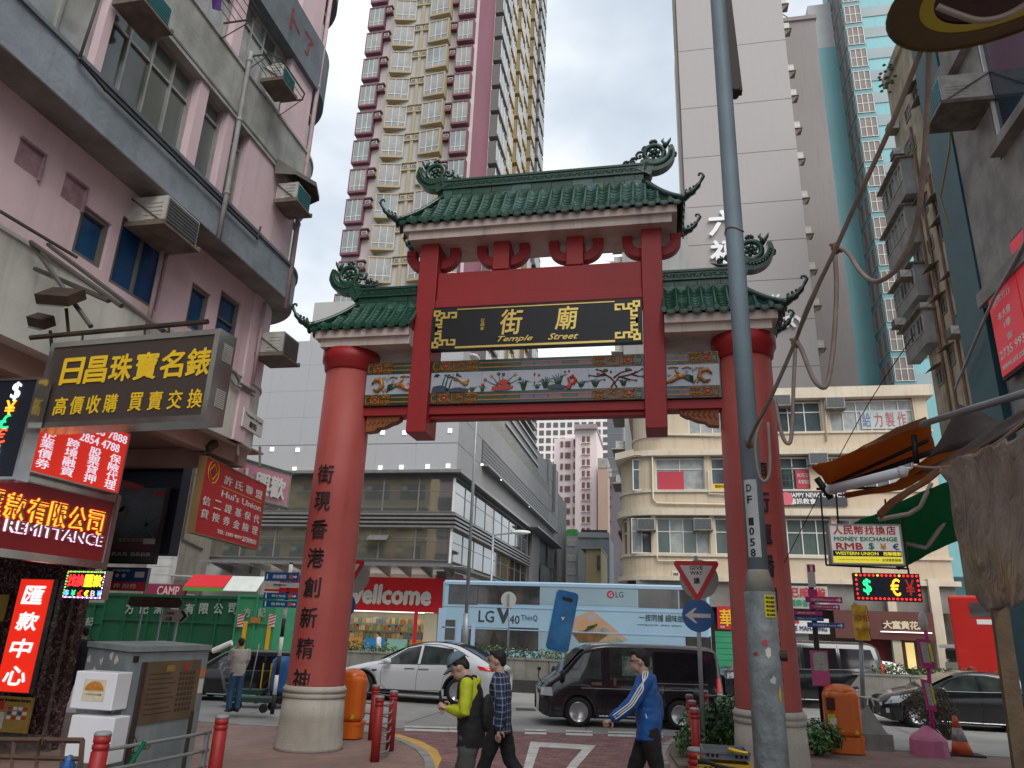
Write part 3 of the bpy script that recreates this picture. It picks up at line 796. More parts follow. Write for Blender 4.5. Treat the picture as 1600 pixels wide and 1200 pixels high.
relief('bamboo_relief',f1,[PSLATE,PLEAF])
def bird(b,x,z,s=1.,sgn=1):
 b.ell((x,yF-.012,z),(.065*s,.022,.045*s),8,6);b.ell((x+sgn*.055*s,yF-.012,z+.06*s),(.026*s,.016,.03*s),7,5)
 b.tube([(x+sgn*.02*s,yF-.01,z+.03*s),(x+sgn*.05*s,yF-.012,z+.06*s)],[.03*s,.02*s],6)
 for k in(0,1,2):stalk(b,[(x-sgn*.05*s,z),(x-sgn*.14*s,z+.06*s+.012*k),(x-sgn*.24*s,z+.07*s+.03*k*s)],.013*s)
 for k in(-.012,.018):stalk(b,[(x+k,z-.03*s),(x+k,z-.09*s)],.006)
relief('pheasant_relief',lambda b:bird(b,A(272),zb+.16,1.0,1),[PORANGE])
def f2(b):
 b.m=0;blob(b,A(505),zb+.05,.46,.12,seed=4);blob(b,A(520),zb+.16,.25,.10,seed=5,flat=False);b.m=1
 for(px,zz)in((400,.22),(440,.30),(485,.33),(515,.32),(590,.31),(620,.22)):
  stalk(b,[(A(480 if px<500 else 560),zb+.1),(A((px+500)/2),zb+zz*.6),(A(px),zb+zz)],.007)
 grass(b,A(645),zb,7,.22,.13,3);grass(b,A(385),zb,4,.12,.08,4)
 for i,(px,zz)in enumerate(((400,.22),(440,.30),(485,.33),(515,.32),(590,.31),(620,.22),(385,.12))):flower(b,A(px),zb+zz,.032,(0,3,4,4,3,4,0)[i])
relief('flower_rock_relief',f2,[PRED,PLEAF,PYEL,PYEL,PSLATE])
def f3(b):
 b.m=0;blob(b,A(850),zb+.035,.42,.10,seed=7);b.m=1
 for px,n,h,sp in((780,7,.24,.15),(860,7,.30,.17),(1000,6,.14,.13),(1085,7,.17,.15),(730,4,.1,.08),(1255,6,.15,.12)):grass(b,A(px),zb+.02,n,h,sp,px)
 b.m=2;b.tube([(A(920),yF-.01,zb),(A(935),yF-.012,zb+.10),(A(925),yF-.012,zb+.19),(A(950),yF-.012,zb+.24),(A(968),yF-.012,zb+.16),(A(950),yF-.012,zb+.08)],[.05,.035,.035,.035,.03,.03],7)
 for px,zz in((712,.30),(740,.28),(900,.33),(712,.14),(925,.34)):flower(b,A(px),zb+zz,.02,2)
relief('grass_rock_relief',f3,[PSLATE,PLEAF,PRED,PYEL])
def f4(b):
 b.m=0
 for P in([(1180,0),(1200,.1),(1180,.18),(1150,.24),(1100,.27)],[(1215,0),(1200,.08),(1230,.2),(1280,.22),(1330,.27),(1370,.33)],[(1195,.18),(1240,.28),(1300,.32)],[(1230,.2),(1290,.14),(1330,.12)],[(1150,.24),(1090,.22),(1055,.24)],[(1150,.24),(1120,.33),(1095,.35)],[(1300,.24),(1340,.2),(1370,.19)]):
  stalk(b,[(A(p),zb+z)for p,z in P],.014)
 for px,zz in((1050,.24),(1095,.35),(1100,.27),(1330,.12),(1370,.19),(1365,.33),(1300,.32),(1240,.12),(1180,.3),(1325,.28),(1140,.15)):flower(b,A(px),zb+zz,.02,2)
 b.m=1;b.ell((A(1148),yF-.012,zb+.33),(.05,.02,.03),7,5);b.ell((A(1280),yF-.012,zb+.33),(.05,.02,.035),7,5)
relief('plum_tree_relief',f4,[PBROWN,PLEAF,PBROWN,PYEL])
for sgn in(-1,1):
 def f5(b):
  X=lambda u:CX+sgn*(3.22-u)
  b.m=0;b.smooth=True
  b.tube([(X(.05),yF-.015,zb+.20),(X(.12),yF-.02,zb+.28),(X(.24),yF-.02,zb+.26),(X(.27),yF-.02,zb+.15),(X(.18),yF-.02,zb+.06),(X(.08),yF-.015,zb+.09)],[.02,.04,.045,.045,.04,.015],7)
  b.ell((X(.22),yF-.02,zb+.30),(.05,.025,.035),8,5)
  for u in(.1,.27,.33):b.tube([(X(u),yF-.012,zb+.1),(X(u+.04),yF-.012,zb+.03)],[.02,.012],5)
  b.ell((X(.60),yF-.02,zb+.17),(.10,.025,.05),8,6);b.tube([(X(.62),yF-.015,zb+.17),(X(.76),yF-.015,zb+.08),(X(.84),yF-.012,zb+.05)],[.05,.04,.01],6)
  b.tube([(X(.62),yF-.015,zb+.2),(X(.68),yF-.015,zb+.3)],[.03,.015],6)
  for z0 in(.33,):b.tube([(X(.40),yF-.012,zb+z0-.02),(X(.47),yF-.012,zb+z0+.01),(X(.56),yF-.012,zb+z0-.02)],[.012,.02,.01],6);b.tube([(X(.62),yF-.012,zb+z0),(X(.7),yF-.012,zb+z0+.015),(X(.8),yF-.012,zb+z0)],[.012,.02,.01],6)
  b.m=1
  for k in range(4):b.tube([(X(.54),yF-.012,zb+.15),(X(.46),yF-.012,zb+.10+.03*k),(X(.37),yF-.012,zb+.05+.035*k)],[.02,.022,.012],5)
  b.m=2
  for(u,z0)in((.30,.31),(.36,.28),(.78,.19),(.86,.2),(.48,.25)):b.tube([(X(u)+.03*cos(a),yF-.008,zb+z0+.02*sin(a))for a in range(6)],.008,4)
 relief('phoenix_and_dragon_relief',f5,[PORANGE,PLEAF,PWHITE])
# carved timber brackets under the lower beam
WOODC=mat('carved_timber',(.30,.10,.03),.5,var=.3,scale=12,bump=.5,bscale=60)
for sgn in(-1,1):
 xb=CX+sgn*3.26;b=MB()
 pts=[(0,5.795),(-.84,5.795),(-.82,5.74),(-.70,5.68),(-.6,5.66),(-.45,5.60),(-.30,5.58),(-.22,5.52),(0,5.50)]
 b.prism([(xb+sgn*p[0]*.8,12.72,p[1])for p in pts],(0,.2,0))
 for k in range(7):b.tube([(xb-sgn*(.05+.09*k),12.715,5.77),(xb-sgn*(.09+.09*k),12.71,5.70),(xb-sgn*(.04+.09*k),12.715,5.62+.012*k)],.012,4)
 part(b,'carved_bracket',WOODC,gate)
# ================================================================ left: pink and grey corner building
PINK=mat('pink_render',(.68,.53,.57),.85,var=.22,scale=.8,streak=.35,bump=.25,bscale=18,dirt=(.48,.36,.39))
GREYB=mat('blue_grey_render',(.27,.32,.36),.85,var=.35,scale=1.6,streak=.35,bump=.35,bscale=14,dirt=(.13,.16,.18))
GREYD=mat('dark_grey_render',(.17,.20,.225),.85,var=.3,scale=1.2,streak=.3,bump=.3,bscale=14,dirt=(.05,.06,.07))
LGREY=mat('pale_grey_render',(.46,.47,.445),.85,var=.35,scale=1.4,streak=.45,bump=.35,bscale=16,dirt=(.17,.18,.165))
WHITER=mat('white_render',(.60,.61,.565),.85,var=.3,scale=1.0,streak=.5,bump=.25,bscale=16,dirt=(.30,.32,.27))
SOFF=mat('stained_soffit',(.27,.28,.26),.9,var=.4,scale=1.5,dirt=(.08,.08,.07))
PIPE=mat('grey_pipe',(.30,.31,.31),.6,var=.3,scale=4,dirt=(.14,.12,.10))
PIPEP=mat('pink_pipe',(.46,.33,.34),.6,var=.3,scale=4)
lb=thing('corner_building','pink and blue grey corner building with a rounded end on the left of the gate','building',(-9.5,8,0))
R1,R2=Pl('R',-7.8),Pl('R',-7.3)
def path(X,ye,r,back=-22):
 return[(X,-9),(X,ye)]+arc(X-r,ye,r,6,90,12)+[(back,ye+r)]
low=path(-7.8,12.35,1.15);up_=path(-7.3,12.2,1.35)
lowp=low;upp=up_
def wall(nm,m,pth,z0,z1,o0,o1,label=None):
 b=MB();ribbon(b,pth,z0,z1,o0,o1);return part(b,nm,m,lb,label=label)
lowp=lowp;
wall('wall',WHITER,lowp,5.2,6.42,-.6,0,'white painted strip above the shops')
wall('cornice',WHITER,lowp,6.42,6.47,-.3,.03)
wall('wall',PINK,lowp,7.86,8.2,-.3,0);wall('wall',PINK,lowp,6.47,7.86,-.42,-.14)
# pink lower storey: wall pieces between the windows
def yz(x,y,P):return P.px(x,y)
ops=[]
for tl,tr_,bl in(((131,316),(176,348),(113,393)),((185,372),(259,420),(178,441)),((301.6,440),(330,462),(288,508)),((346.6,452),(378,474),(337,540))):
 (u0,zt),(u1,_),(_,zb_)=R1.px(*tl),R1.px(*tr_),R1.px(*bl);ops.append([u0,u1,zb_,zt])
ops[1][3]=7.72;ops[1][2]=6.62;ops[3][2]=6.50;ops[0][3]-=.02
b=MB();prev=-9
for(u0,u1,z0,z1)in ops:
 R1.box(b,prev,u0,6.47,7.86,-.14,0);
 if z0>6.48:R1.box(b,u0,u1,6.47,z0,-.14,0)
 R1.box(b,u0,u1,z1,7.86,-.14,0);prev=u1
R1.box(b,prev,11.95,6.47,7.86,-.14,0)
part(b,'wall',PINK,lb,label='pink render round the blue windows')
b=MB()
for a0,a1 in((0,3),(9,12)):
 ribbon(b,arc(-8.95,12.35,1.15,6+84*a0/12-(6 if a0==0 else 0),6+84*a1/12,5),6.47,7.86,-.14,0)
ribbon(b,arc(-8.95,12.35,1.15,27,69,6),7.55,7.86,-.14,0)
part(b,'wall',PINK,lb)
b=MB();R1.box(b,11.95,12.3,5.2,8.2,-.1,.045);part(b,'pier',PINK,lb)
labs=['blue window beside the blocked niches','wide blue window under the big air conditioner','window with a grey green upper pane','blue window with a low transom']
for i,(u0,u1,z0,z1)in enumerate(ops):
 window(lb,R1,u0+.03,u1-.02,z0+.02,z1-.02,(1,2,1,1)[i],((),(),(),(.62,))[i],gm=[BLUEF],fm=mat('bronze_frame',(.16,.15,.13),.5,var=.2),d=-.11,label=labs[i])
b=MB();ribbon(b,arc(-8.95,12.35,1.15,27,69,6),6.47,7.55,-.12,-.09);cw=part(b,'window',MATS['bronze_frame'],lb,label='blue corner window with an air conditioner')
b=MB();ribbon(b,arc(-8.95,12.35,1.15,29,67,6),6.50,7.52,-.10,-.075);part(b,'pane',BLUEF,cw)
b=MB()
for a in(29,48,67):a=radn(a);b.cyl((-8.95+1.09*cos(a),12.35+1.09*sin(a),6.47),(-8.95+1.09*cos(a),12.35+1.09*sin(a),7.55),.03,n=6)
ribbon(b,arc(-8.95,12.35,1.15,29,67,6),7.14,7.19,-.09,-.04);part(b,'mullion',MATS['bronze_frame'],cw)
for(tl,br_)in(((32,217),(56,258)),((103,272),(127,312))):
 (u0,z1),(u1,z0)=R1.px(*tl),R1.px(*br_);z0=z1-.34;u1=u0+.36
 b=MB();R1.box(b,u0,u1,z0,z1,.0,.003);R1.box(b,u0-.02,u1+.02,z1,z1+.03,0,.05);R1.box(b,u1,u1+.03,z0-.03,z1,0,.04)
 part(b,'blocked_niche',mat('niche_plaster',(.36,.24,.27),.9,var=.4,scale=5),lb)
b=MB();R1.box(b,3.2,5.55,6.6,7.4,0,.004);part(b,'dark_opening',mat('rusted_frame',(.07,.04,.03),.8,var=.4,scale=4),lb)
# upper storeys (project over the lower wall)
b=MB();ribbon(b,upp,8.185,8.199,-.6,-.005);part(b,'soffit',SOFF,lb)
wall('band',GREYB,upp,8.2,8.90,-.5,0,'blue grey band over the pink storey');wall('sill',GREYD,upp,8.90,8.96,-.5,.035)
wall('back_wall',PINK,upp,8.96,10.58,-.6,-.32)
wall('band',LGREY,upp,10.58,11.62,-.5,.0,'pale cracked band below the drying racks');wall('sill',LGREY,upp,11.62,11.68,-.3,.03)
b=MB();ribbon(b,upp,10.66,10.70,0,.012);part(b,'crack_line',SOFF,lb)
wall('back_wall',PINK,upp,11.68,13.28,-.6,-.32)
wall('band',GREYD,upp,13.28,14.5,-.5,.06,'dark grey band with faded red graffiti');wall('back_wall',PINK,upp,14.5,16.2,-.6,-.2)
wall('band',GREYD,upp,16.2,17.4,-.5,.06);wall('back_wall',PINK,upp,17.4,23,-.6,-.1)
def bay(P,z0,z1,items,gm):
 for it in items:
  if it[0]=='p':b=MB();P.box(b,it[1],it[2],z0,z1,-.34,-.04);part(b,'pier',it[3]if len(it)>3 else PINK,lb)
  else:
   window(lb,P,it[1],it[2],z0+.01,z1-.01,it[3],it[4]if len(it)>4 else(.74,),gm=it[5]if len(it)>5 else gm,fm=it[6]if len(it)>6 else ALU,d=-.24,split=None)
Y2=lambda x,y:R2.px(x,y)[0]
ya=[Y2(*p)for p in((75,25),(150,101),(161,113),(294,244),(308,254),(339,293),(350,302),(374.5,325),(402.6,351),(421,362))]
CURT=[GLASSL,GLASSG,GLASSL];DKG=[mat('grey_blind_glass',(.12,.15,.145),.2,var=.3,scale=.8,dirt=(.06,.085,.08))]
bay(R2,8.96,10.58,[('w',-2,ya[0]-1.3,4),('w',ya[0]-1.3,ya[1],4,(),[GLASSL]),('p',ya[1],ya[2]),('w',ya[2],ya[3],4,(.7,),[GLASSG,GLASSL,GLASSG]),('p',ya[3],ya[4]),('w',ya[4],ya[5],1,(.8,),DKG),('p',ya[5],ya[6]),('w',ya[6],ya[7],1,(.8,),DKG),('p',ya[7],ya[8]),('p',ya[8],12.2)],CURT)
bay(R2,11.68,13.28,[('w',3.5,7.4,4),('p',7.4,8.1),('w',8.1,9.3,2,(.7,),[GLASSL]),('p',9.3,9.55),('w',9.55,11.25,4,(.7,),[GLASS,GLASSL,GLASSG]),('p',11.25,11.62),('p',11.62,12.2)],CURT)
bay(R2,14.5,16.2,[('w',8,11.3,4),('p',11.3,12.2)],CURT)
def corner_win(z0,z1,a0=6,a1=84,gm=GLASSG):
 A=arc(-8.65,12.2,1.35,a0,a1,10);b=MB()
 for zz0,zz1 in((z0,z0+.06),(z1-.06,z1),(z0+(z1-z0)*.66,z0+(z1-z0)*.66+.05)):ribbon(b,A,zz0,zz1,-.22,-.12)
 for k in range(5):
  a=radn(a0+(a1-a0)*k/4);c,s=cos(a),sin(a);b.cyl((-8.65+1.18*c,12.2+1.18*s,z0),(-8.65+1.18*c,12.2+1.18*s,z1),.035,n=6)
 w=part(b,'window',ALU,lb,label='curved corner window');b=MB();ribbon(b,A,z0+.01,z1-.01,-.2,-.17);part(b,'pane',gm,w)
for z0,z1 in((8.96,10.58),(11.68,13.28),(14.5,16.2)):corner_win(z0,z1)
# pipes
b=MB();b.smooth=True
for(yy,r,z0,z1,m)in():pass
def pipe(P,pts,r,m,par=lb,off=.08):
 b=MS();b.tube([P.pt(u,off,z)for u,z in pts],r,7)
 for(u,z)in pts[1:-1]:q=P.pt(u,off,z);b.ell(q,(r*1.35,)*3,7,5)
 part(b,'pipe',m,par)
pipe(R2,[(12.28,8.0),(12.28,9.9),(12.28,13.4),(12.28,17)],.05,PIPEP,off=.02)
pipe(R2,[(9.75,8.1),(9.75,9.0),(9.72,10.5),(9.7,11.8),(9.7,12.0)],.045,PIPE,off=.09)
pipe(R2,[(6.45,10.1),(6.4,8.85),(6.9,8.78),(8.5,8.78),(10.9,8.78),(10.95,9.05)],.02,DRK,off=.05)
pipe(R1,[(9.15,6.3),(9.13,7.9)],.04,PIPEP);pipe(R1,[(12.2,6.35),(12.2,8.1)],.035,PIPEP,off=.1)
pipe(R1,[(11.2,6.42),(11.6,6.40),(11.8,6.25),(12.35,6.25)],.03,PIPE);pipe(R1,[(11.2,6.36),(11.7,6.18),(12.4,6.18)],.02,PIPE,off=.05)
# graffiti traces on the dark band
GRF=mat('faded_red_graffiti',(.26,.055,.055),.9,var=.5,scale=9)
for k,(ch,u)in enumerate((('天',9.1),('文',9.9),('卜',11.0),('了',11.6))):b=MB();addtext(b,ch,R2.fr(u,13.9,.062),.4,.5,.002,bold=.03);part(b,'graffiti',GRF,lb)
# pink soffit above the shops, beams, and the set-back shop wall
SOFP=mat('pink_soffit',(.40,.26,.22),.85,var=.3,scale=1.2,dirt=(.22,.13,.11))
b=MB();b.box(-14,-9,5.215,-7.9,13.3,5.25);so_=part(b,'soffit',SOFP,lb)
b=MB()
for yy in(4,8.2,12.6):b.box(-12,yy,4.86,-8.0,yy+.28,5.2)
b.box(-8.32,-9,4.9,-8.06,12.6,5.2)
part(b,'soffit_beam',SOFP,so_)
MARB=mat('dark_red_marble',(.035,.014,.013),.25,var=.1,scale=3,coat=.3)
def veins(m,c,sc_=7):
 t=m.node_tree;bs=t.nodes['Principled BSDF'];tcn=t.nodes.new('ShaderNodeTexCoord');n=t.nodes.new('ShaderNodeTexNoise');n.inputs['Scale'].default_value=sc_;n.inputs['Detail'].default_value=9;n.inputs['Distortion'].default_value=1.4
 t.links.new(tcn.outputs['Object'],n.inputs[0]);r=t.nodes.new('ShaderNodeValToRGB');e=r.color_ramp.elements;e[0].position=.47;e[0].color=(0,0,0,1);e[1].position=.5;e[1].color=(1,1,1,1);q=e.new(.53);q.color=(0,0,0,1)
 t.links.new(n.outputs[0],r.inputs[0]);old=bs.inputs['Base Color'].links[0].from_socket
 mx_=t.nodes.new('ShaderNodeMix');mx_.data_type='RGBA';mx_.inputs[7].default_value=(*c,1);t.links.new(r.outputs[0],mx_.inputs[0]);t.links.new(old,mx_.inputs[6]);t.links.new(mx_.outputs[2],bs.inputs['Base Color'])
veins(MARB,(.22,.17,.17))
yM=10.9
mx1=PY(112,1000,yM).x
b=MB();b.box(-12.5,yM,0,mx1,yM+.2,4.0);part(b,'marble_pier',MARB,lb)
b=MB();b.box(mx1-.16,yM-.012,.0,mx1-.10,yM+.0,4.0);b.box(-12.5,yM-.05,0,mx1+.04,yM,.22);part(b,'marble_trim',mat('mottled_skirting',(.06,.045,.045),.4,var=.5,scale=14,dirt=(.2,.17,.16)),lb)
b=MB();b.box(-13.5,-2,0,-12.5,yM,4.0);b.box(-13,yM+1.1,0,-11.8,13.2,5.2);part(b,'shop_wall',mat('shop_wall',(.10,.09,.08),.8,var=.4,scale=1),lb)
# shop ceiling lights in the soffit by the remittance sign
LAMP=mat('lit_downlight',(1,.93,.85),.5,var=0,emit=9)
for x,y,l_ in((12,868,'leftmost of the three'),(52,868,'middle one of the three'),(95,880,'rightmost of the three')):
 p=PZ(x,y,4.03);o=thing('downlight',l_+' lit round downlights under the remittance sign','ceiling light',p,group='downlights under the red sign board')
 b=MB();b.lathe((0,0,0),[(.12,0),(.13,.02),(.13,.03)],16);link('rim',b.mesh('rim',ALU),o,(0,0,0))
 b=MB();b.lathe((0,0,0),[(.10,-.004),(.11,.012)],16);link('lamp',b.mesh('lamp',LAMP),o,(0,0,0))
b=MB();b.box(-12.5,6,4.04,-8.6,yM-.02,4.12);part(b,'canopy',mat('dark_red_canopy',(.12,.012,.012),.5),lb)
# air conditioners, racks, hood
L_='air conditioners on the pink corner building'
aircon(R1,R1.px(222,388)[0],7.62,'large old air conditioner on a brown tray above the wide blue window',L_,.80,.46,.62)
a_=aircon(R2,R2.px(200,30)[0],R2.px(200,30)[1],'air conditioner with teal back at the top left above the curtained windows',L_,.55,.38,.45,AC_T)
aircon(R2,R2.px(418,140)[0],R2.px(418,140)[1],'air conditioner with teal back beside the small drying rack',L_,.48,.34,.42,AC_T)
aircon(R2,R2.px(440,326)[0],R2.px(440,326)[1],'air conditioner under the angular metal hood on the rounded corner',L_,.55,.40,.45,AC_T)
aircon(R1,12.55,7.0,'grey air conditioner on the blue window of the rounded corner',L_,.62,.46,.6)
b=MB();HOOD=mat('rusty_metal_hood',(.16,.15,.125),.6,metal=.3,var=.35,scale=3)
hu_,hz2=R2.px(438,242);hp=[(hu_-.1,0),(hu_,.4),(hu_+.45,.62),(hu_+.95,.45),(hu_+1.15,0)]
b.add([R2.pt(u,-.2,hz2)for u,d in hp]+[R2.pt(u,d,hz2-.4)for u,d in hp],[(i,i+1,i+6,i+5)for i in range(4)])
b.add([R2.pt(u,-.2,hz2-.02)for u,d in hp]+[R2.pt(u,d,hz2-.42)for u,d in hp],[(i+5,i+6,i+1,i)for i in range(4)])
b.add([R2.pt(u,d,hz2-.4)for u,d in hp]+[R2.pt(u,d+.01,hz2-.5)for u,d in hp],[(i,i+1,i+6,i+5)for i in range(4)])
solo(b,'window_hood',HOOD,'angular grey metal rain hood on the rounded corner of the pink building','rain hood',R2.pt(hu_+.4,0,hz2-.4))
RACK=mat('rack_bars',(.13,.12,.11),.5,metal=.6,var=.2)
def rack(u0,u1,z,dep,label):
 b=MB();t=thing('drying_rack',label,'drying rack',R2.pt((u0+u1)/2,0,z),group='drying racks on the pink building')
 b.tube([R2.pt(u0,0,z),R2.pt(u0,dep*.8,z),R2.pt(u0+.15,dep,z),R2.pt(u1-.15,dep,z),R2.pt(u1,dep*.8,z),R2.pt(u1,0,z)],.018,5)
 for s in(u0,u1):b.tube([R2.pt(s,0,z+.0),R2.pt(s,0,z-.35)],.014,4);b.tube([R2.pt(s,0,z-.35),R2.pt(s,dep*.8,z)],.012,4)
 part(b,'rack_frame',RACK,t)
 for k in range(1,6):b=MB();d=dep*k/6;b.tube([R2.pt(u0,d,z),R2.pt(u1,d,z)],.008,4);part(b,'rack_bar',RACK,t)
rack(9.75,11.0,11.95,.6,'small metal drying rack with clothes pegs beside the teal backed air conditioner')
rack(7.4,8.95,11.95,.75,'long metal drying rack with a purple cloth hanging from it')
b=MB();b.prism([R2.pt(8.1,.35,11.96),R2.pt(8.32,.35,11.98),R2.pt(8.34,.37,11.55),R2.pt(8.22,.33,11.48),R2.pt(8.12,.36,11.6)],(.02,0,0))
solo(b,'hanging_cloth',mat('purple_cloth',(.10,.03,.22),.9,var=.2),'purple cloth hung on the long drying rack','cloth',R2.pt(8.2,.35,11.5))
# street name plate
PLW=mat('name_plate_white',(.62,.62,.58),.5,var=.1)
u0,z1=R1.px(376,637);u1,z0=R1.px(411,677)
t=thing('street_name_plate','small white street name plate reading Temple Street on the rounded wall','street sign',R1.pt(u0,0,z0))
P_=Panel(Vector((-7.74,u0,z1)),Vector((-.12,.99,0)).normalized(),Vector((.99,.12,0)),u1-u0,.36)
b=MB();P_.slab(b,0,P_.w,0,P_.h,0,.03);part(b,'plate',PLW,t)
b=MB();P_.text(b,'Temple Street',.5,.28,.86,.2,.031,.004,bold=.01);P_.text(b,'廟街',.5,.66,.38,.36,.031,.004,bold=.01);part(b,'lettering',INK,t)
# ---------------------------------------------------------------- signs on the left
STEEL=mat('polished_steel',(.45,.46,.45),.18,metal=.9,var=.25,scale=3)
def lit(name,col,e,**k):return mat(name,col,.5,var=0,emit=e,**k)
def sign(name,label,cat,TL,TR,BL,Y1=None,X1=None,th=.2,face=None,edge=None,rim=.04,texts=(),extra=None,level=False):
 a,r,n,w,h=sign_frame(TL,TR,BL,Y1,X1,level);P=Panel(a,r,n,w,h)
 t=thing(name,label,cat,P.base())
 if edge is not None:
  b=MB();P.slab(b,0,w,0,h,-th,0);part(b,'case',edge,t)
  if rim:
   b=MB();P.slab(b,0,w,0,rim,0,.02);P.slab(b,0,w,h-rim,h,0,.02);P.slab(b,0,rim,rim,h-rim,0,.02);P.slab(b,w-rim,w,rim,h-rim,0,.02);part(b,'rim',edge,t)
 b=MB();P.slab(b,rim,w-rim,rim,h-rim,-.01 if edge is not None else-th,.006);part(b,'face',face,t)
 for tx in texts:
  b=MB();s,u,v,ww,hh,m=tx[:6];kw=tx[6]if len(tx)>6 else{}
  for k,ch in enumerate(s if isinstance(s,list)else[s]):P.text(b,ch,u,v,ww,hh,.007,kw.get('ex',.008),bold=kw.get('bold',.012),shear=kw.get('shear',0))
  part(b,'lettering',m,t)
 if extra:extra(P,t)
 return P,t
def row(s,u0,u1,v,w,h,m,**k):return[(c,u0+(u1-u0)*(i+.5)/len(s),v,w,h,m,k)for i,c in enumerate(s)]
def col(s,u,v0,v1,w,h,m,**k):return[(c,u,v0+(v1-v0)*(i+.5)/len(s),w,h,m,k)for i,c in enumerate(s)]
YELL=mat('yellow_letters',(.72,.47,.015),.5,var=.1,scale=6)
BRN=mat('brown_sign_face',(.052,.038,.032),.45,var=.2,scale=2)
P1,t1=sign('hanging_sign','large brown hanging shop sign with two rows of yellow Chinese characters','sign',(83,537),(347,514),(58,670),Y1=6.5,level=True,th=.26,face=BRN,edge=STEEL,rim=.06,texts=row('日昌珠寶名錶',.10,.98,.36,.125,.30,YELL,bold=.03)+row('高價收購',.10,.50,.76,.075,.2,YELL,bold=.02)+row('買賣交換',.54,.98,.76,.075,.2,YELL,bold=.02))
b=MB()
for v in(.22,.72):
 for k in range(9):
  p=P1.p(P1.w,(v+.022*(k-4))*P1.h,-.08);b.obox(p,P1.n*-.14,(0,0,-.012),P1.r*.006)
part(b,'vents',AC_W,t1)
BEAMM=mat('dark_steel_beam',(.035,.03,.028),.6,metal=.4,var=.4,scale=5,dirt=(.09,.05,.03))
def pole3(P,name,label,cat,r=.03,m=None,group=None):
 b=MB();b.tube(P,r,6);return solo(b,name,m or BEAMM,label,cat,P[0],group)
a0,a1=P1.p(-.5,-.16,-.12),P1.p(P1.w-.3,-.16,-.12)
pole3([a0,a1],'sign_beam','dark steel beam from which the large brown sign hangs','beam',.032)
for u,w_ in((.25,'left of the three short chains'),(1.1,'middle of the three short chains'),(1.42,'rightmost of the three short chains')):pole3([P1.p(u,-.15,-.12),P1.p(u+.02,-.08,-.12),P1.p(u,0,-.12)],'sign_chain',w_+' holding up the large brown sign','chain',.013,group='chains above the brown sign')
for(p,q,r,lb_)in(((0,330),(120,402),.025,'thin strut running down the white wall at the left edge'),((48,378),(190,478),.03,'upper strut crossing the white wall behind the floodlight'),((55,420),(170,470),.03,'lower strut below the crossing bracket'),((50,382),(142,510),.03,'steep strut that ends at the floodlight'),((75,382),(255,517),.028,'long strut running down towards the top of the brown sign')):
 A_=PX(*p,-7.7);B_=PY(*q,6.62)if q[0]>141 else PX(*q,-7.6)
 pole3([A_,B_],'bracket_strut',lb_,'strut',r,RACK,'struts of the sign brackets')
# floodlights
def flood(p,label,s=1.):
 t=thing('floodlight',label,'floodlight',p,group='floodlights on the left')
 b=MB();b.obox(Vector(p)-Vector((.3*s,.12,.0)),(.6*s,0,-.06),(.06,.22*s,.22*s),(0,-.06,.1));part(b,'lamp_housing',BEAMM,t)
 b=MB();b.obox(Vector(p)-Vector((.25*s,.14,.02)),(.5*s,0,-.05),(.05,.18*s,.17*s),(0,-.01,-.012));part(b,'lens',AC_G,t)
 b=MB();b.tube([Vector(p)+Vector((0,.08,.02)),Vector(p)+Vector((.05,.16,-.30))],.02,5);part(b,'bracket',BEAMM,t)
flood(PY(95,480,6.6),'dark floodlight tilted down above the left half of the brown sign',.75)
flood(PY(70,515,6.8),'small square floodlight hanging behind the left corner of the brown sign',.4)
flood(PX(318,705,-8.2),'dark floodlight fixed under the pink soffit by the red notice sign',.7)
# LED exchange board at the left edge
LEDB=mat('led_board_black',(.008,.012,.02),.4,var=.2,scale=30)
def led(n,c,e=3):return lit('led_'+n,c,e*.45)
sign('exchange_board','black LED exchange board with coloured currency symbols at the left edge','led sign',(-70,598),(66,586),(-78,750),Y1=6.3,th=.15,face=LEDB,edge=STEEL,rim=.03,texts=[('$',.76,.14,.10,.19,led('white',(.75,.8,.9),1.2)),('¥',.74,.30,.11,.14,led('amber',(1,.35,.02),1.6)),('£',.72,.44,.11,.14,led('green',(.02,.6,.2),1.4)),('€',.72,.58,.11,.14,led('red',(.8,.08,.03),1.5)),('B',.70,.71,.10,.12,led('white',(.75,.8,.9),1.2)),('₩',.70,.82,.12,.10,led('blue',(.05,.4,.9),1.6)),('CHANGE',.52,.93,.55,.08,led('amber',(1,.35,.02),1.6)),('找',.42,.22,.12,.2,led('amber',(1,.35,.02),1.6))])
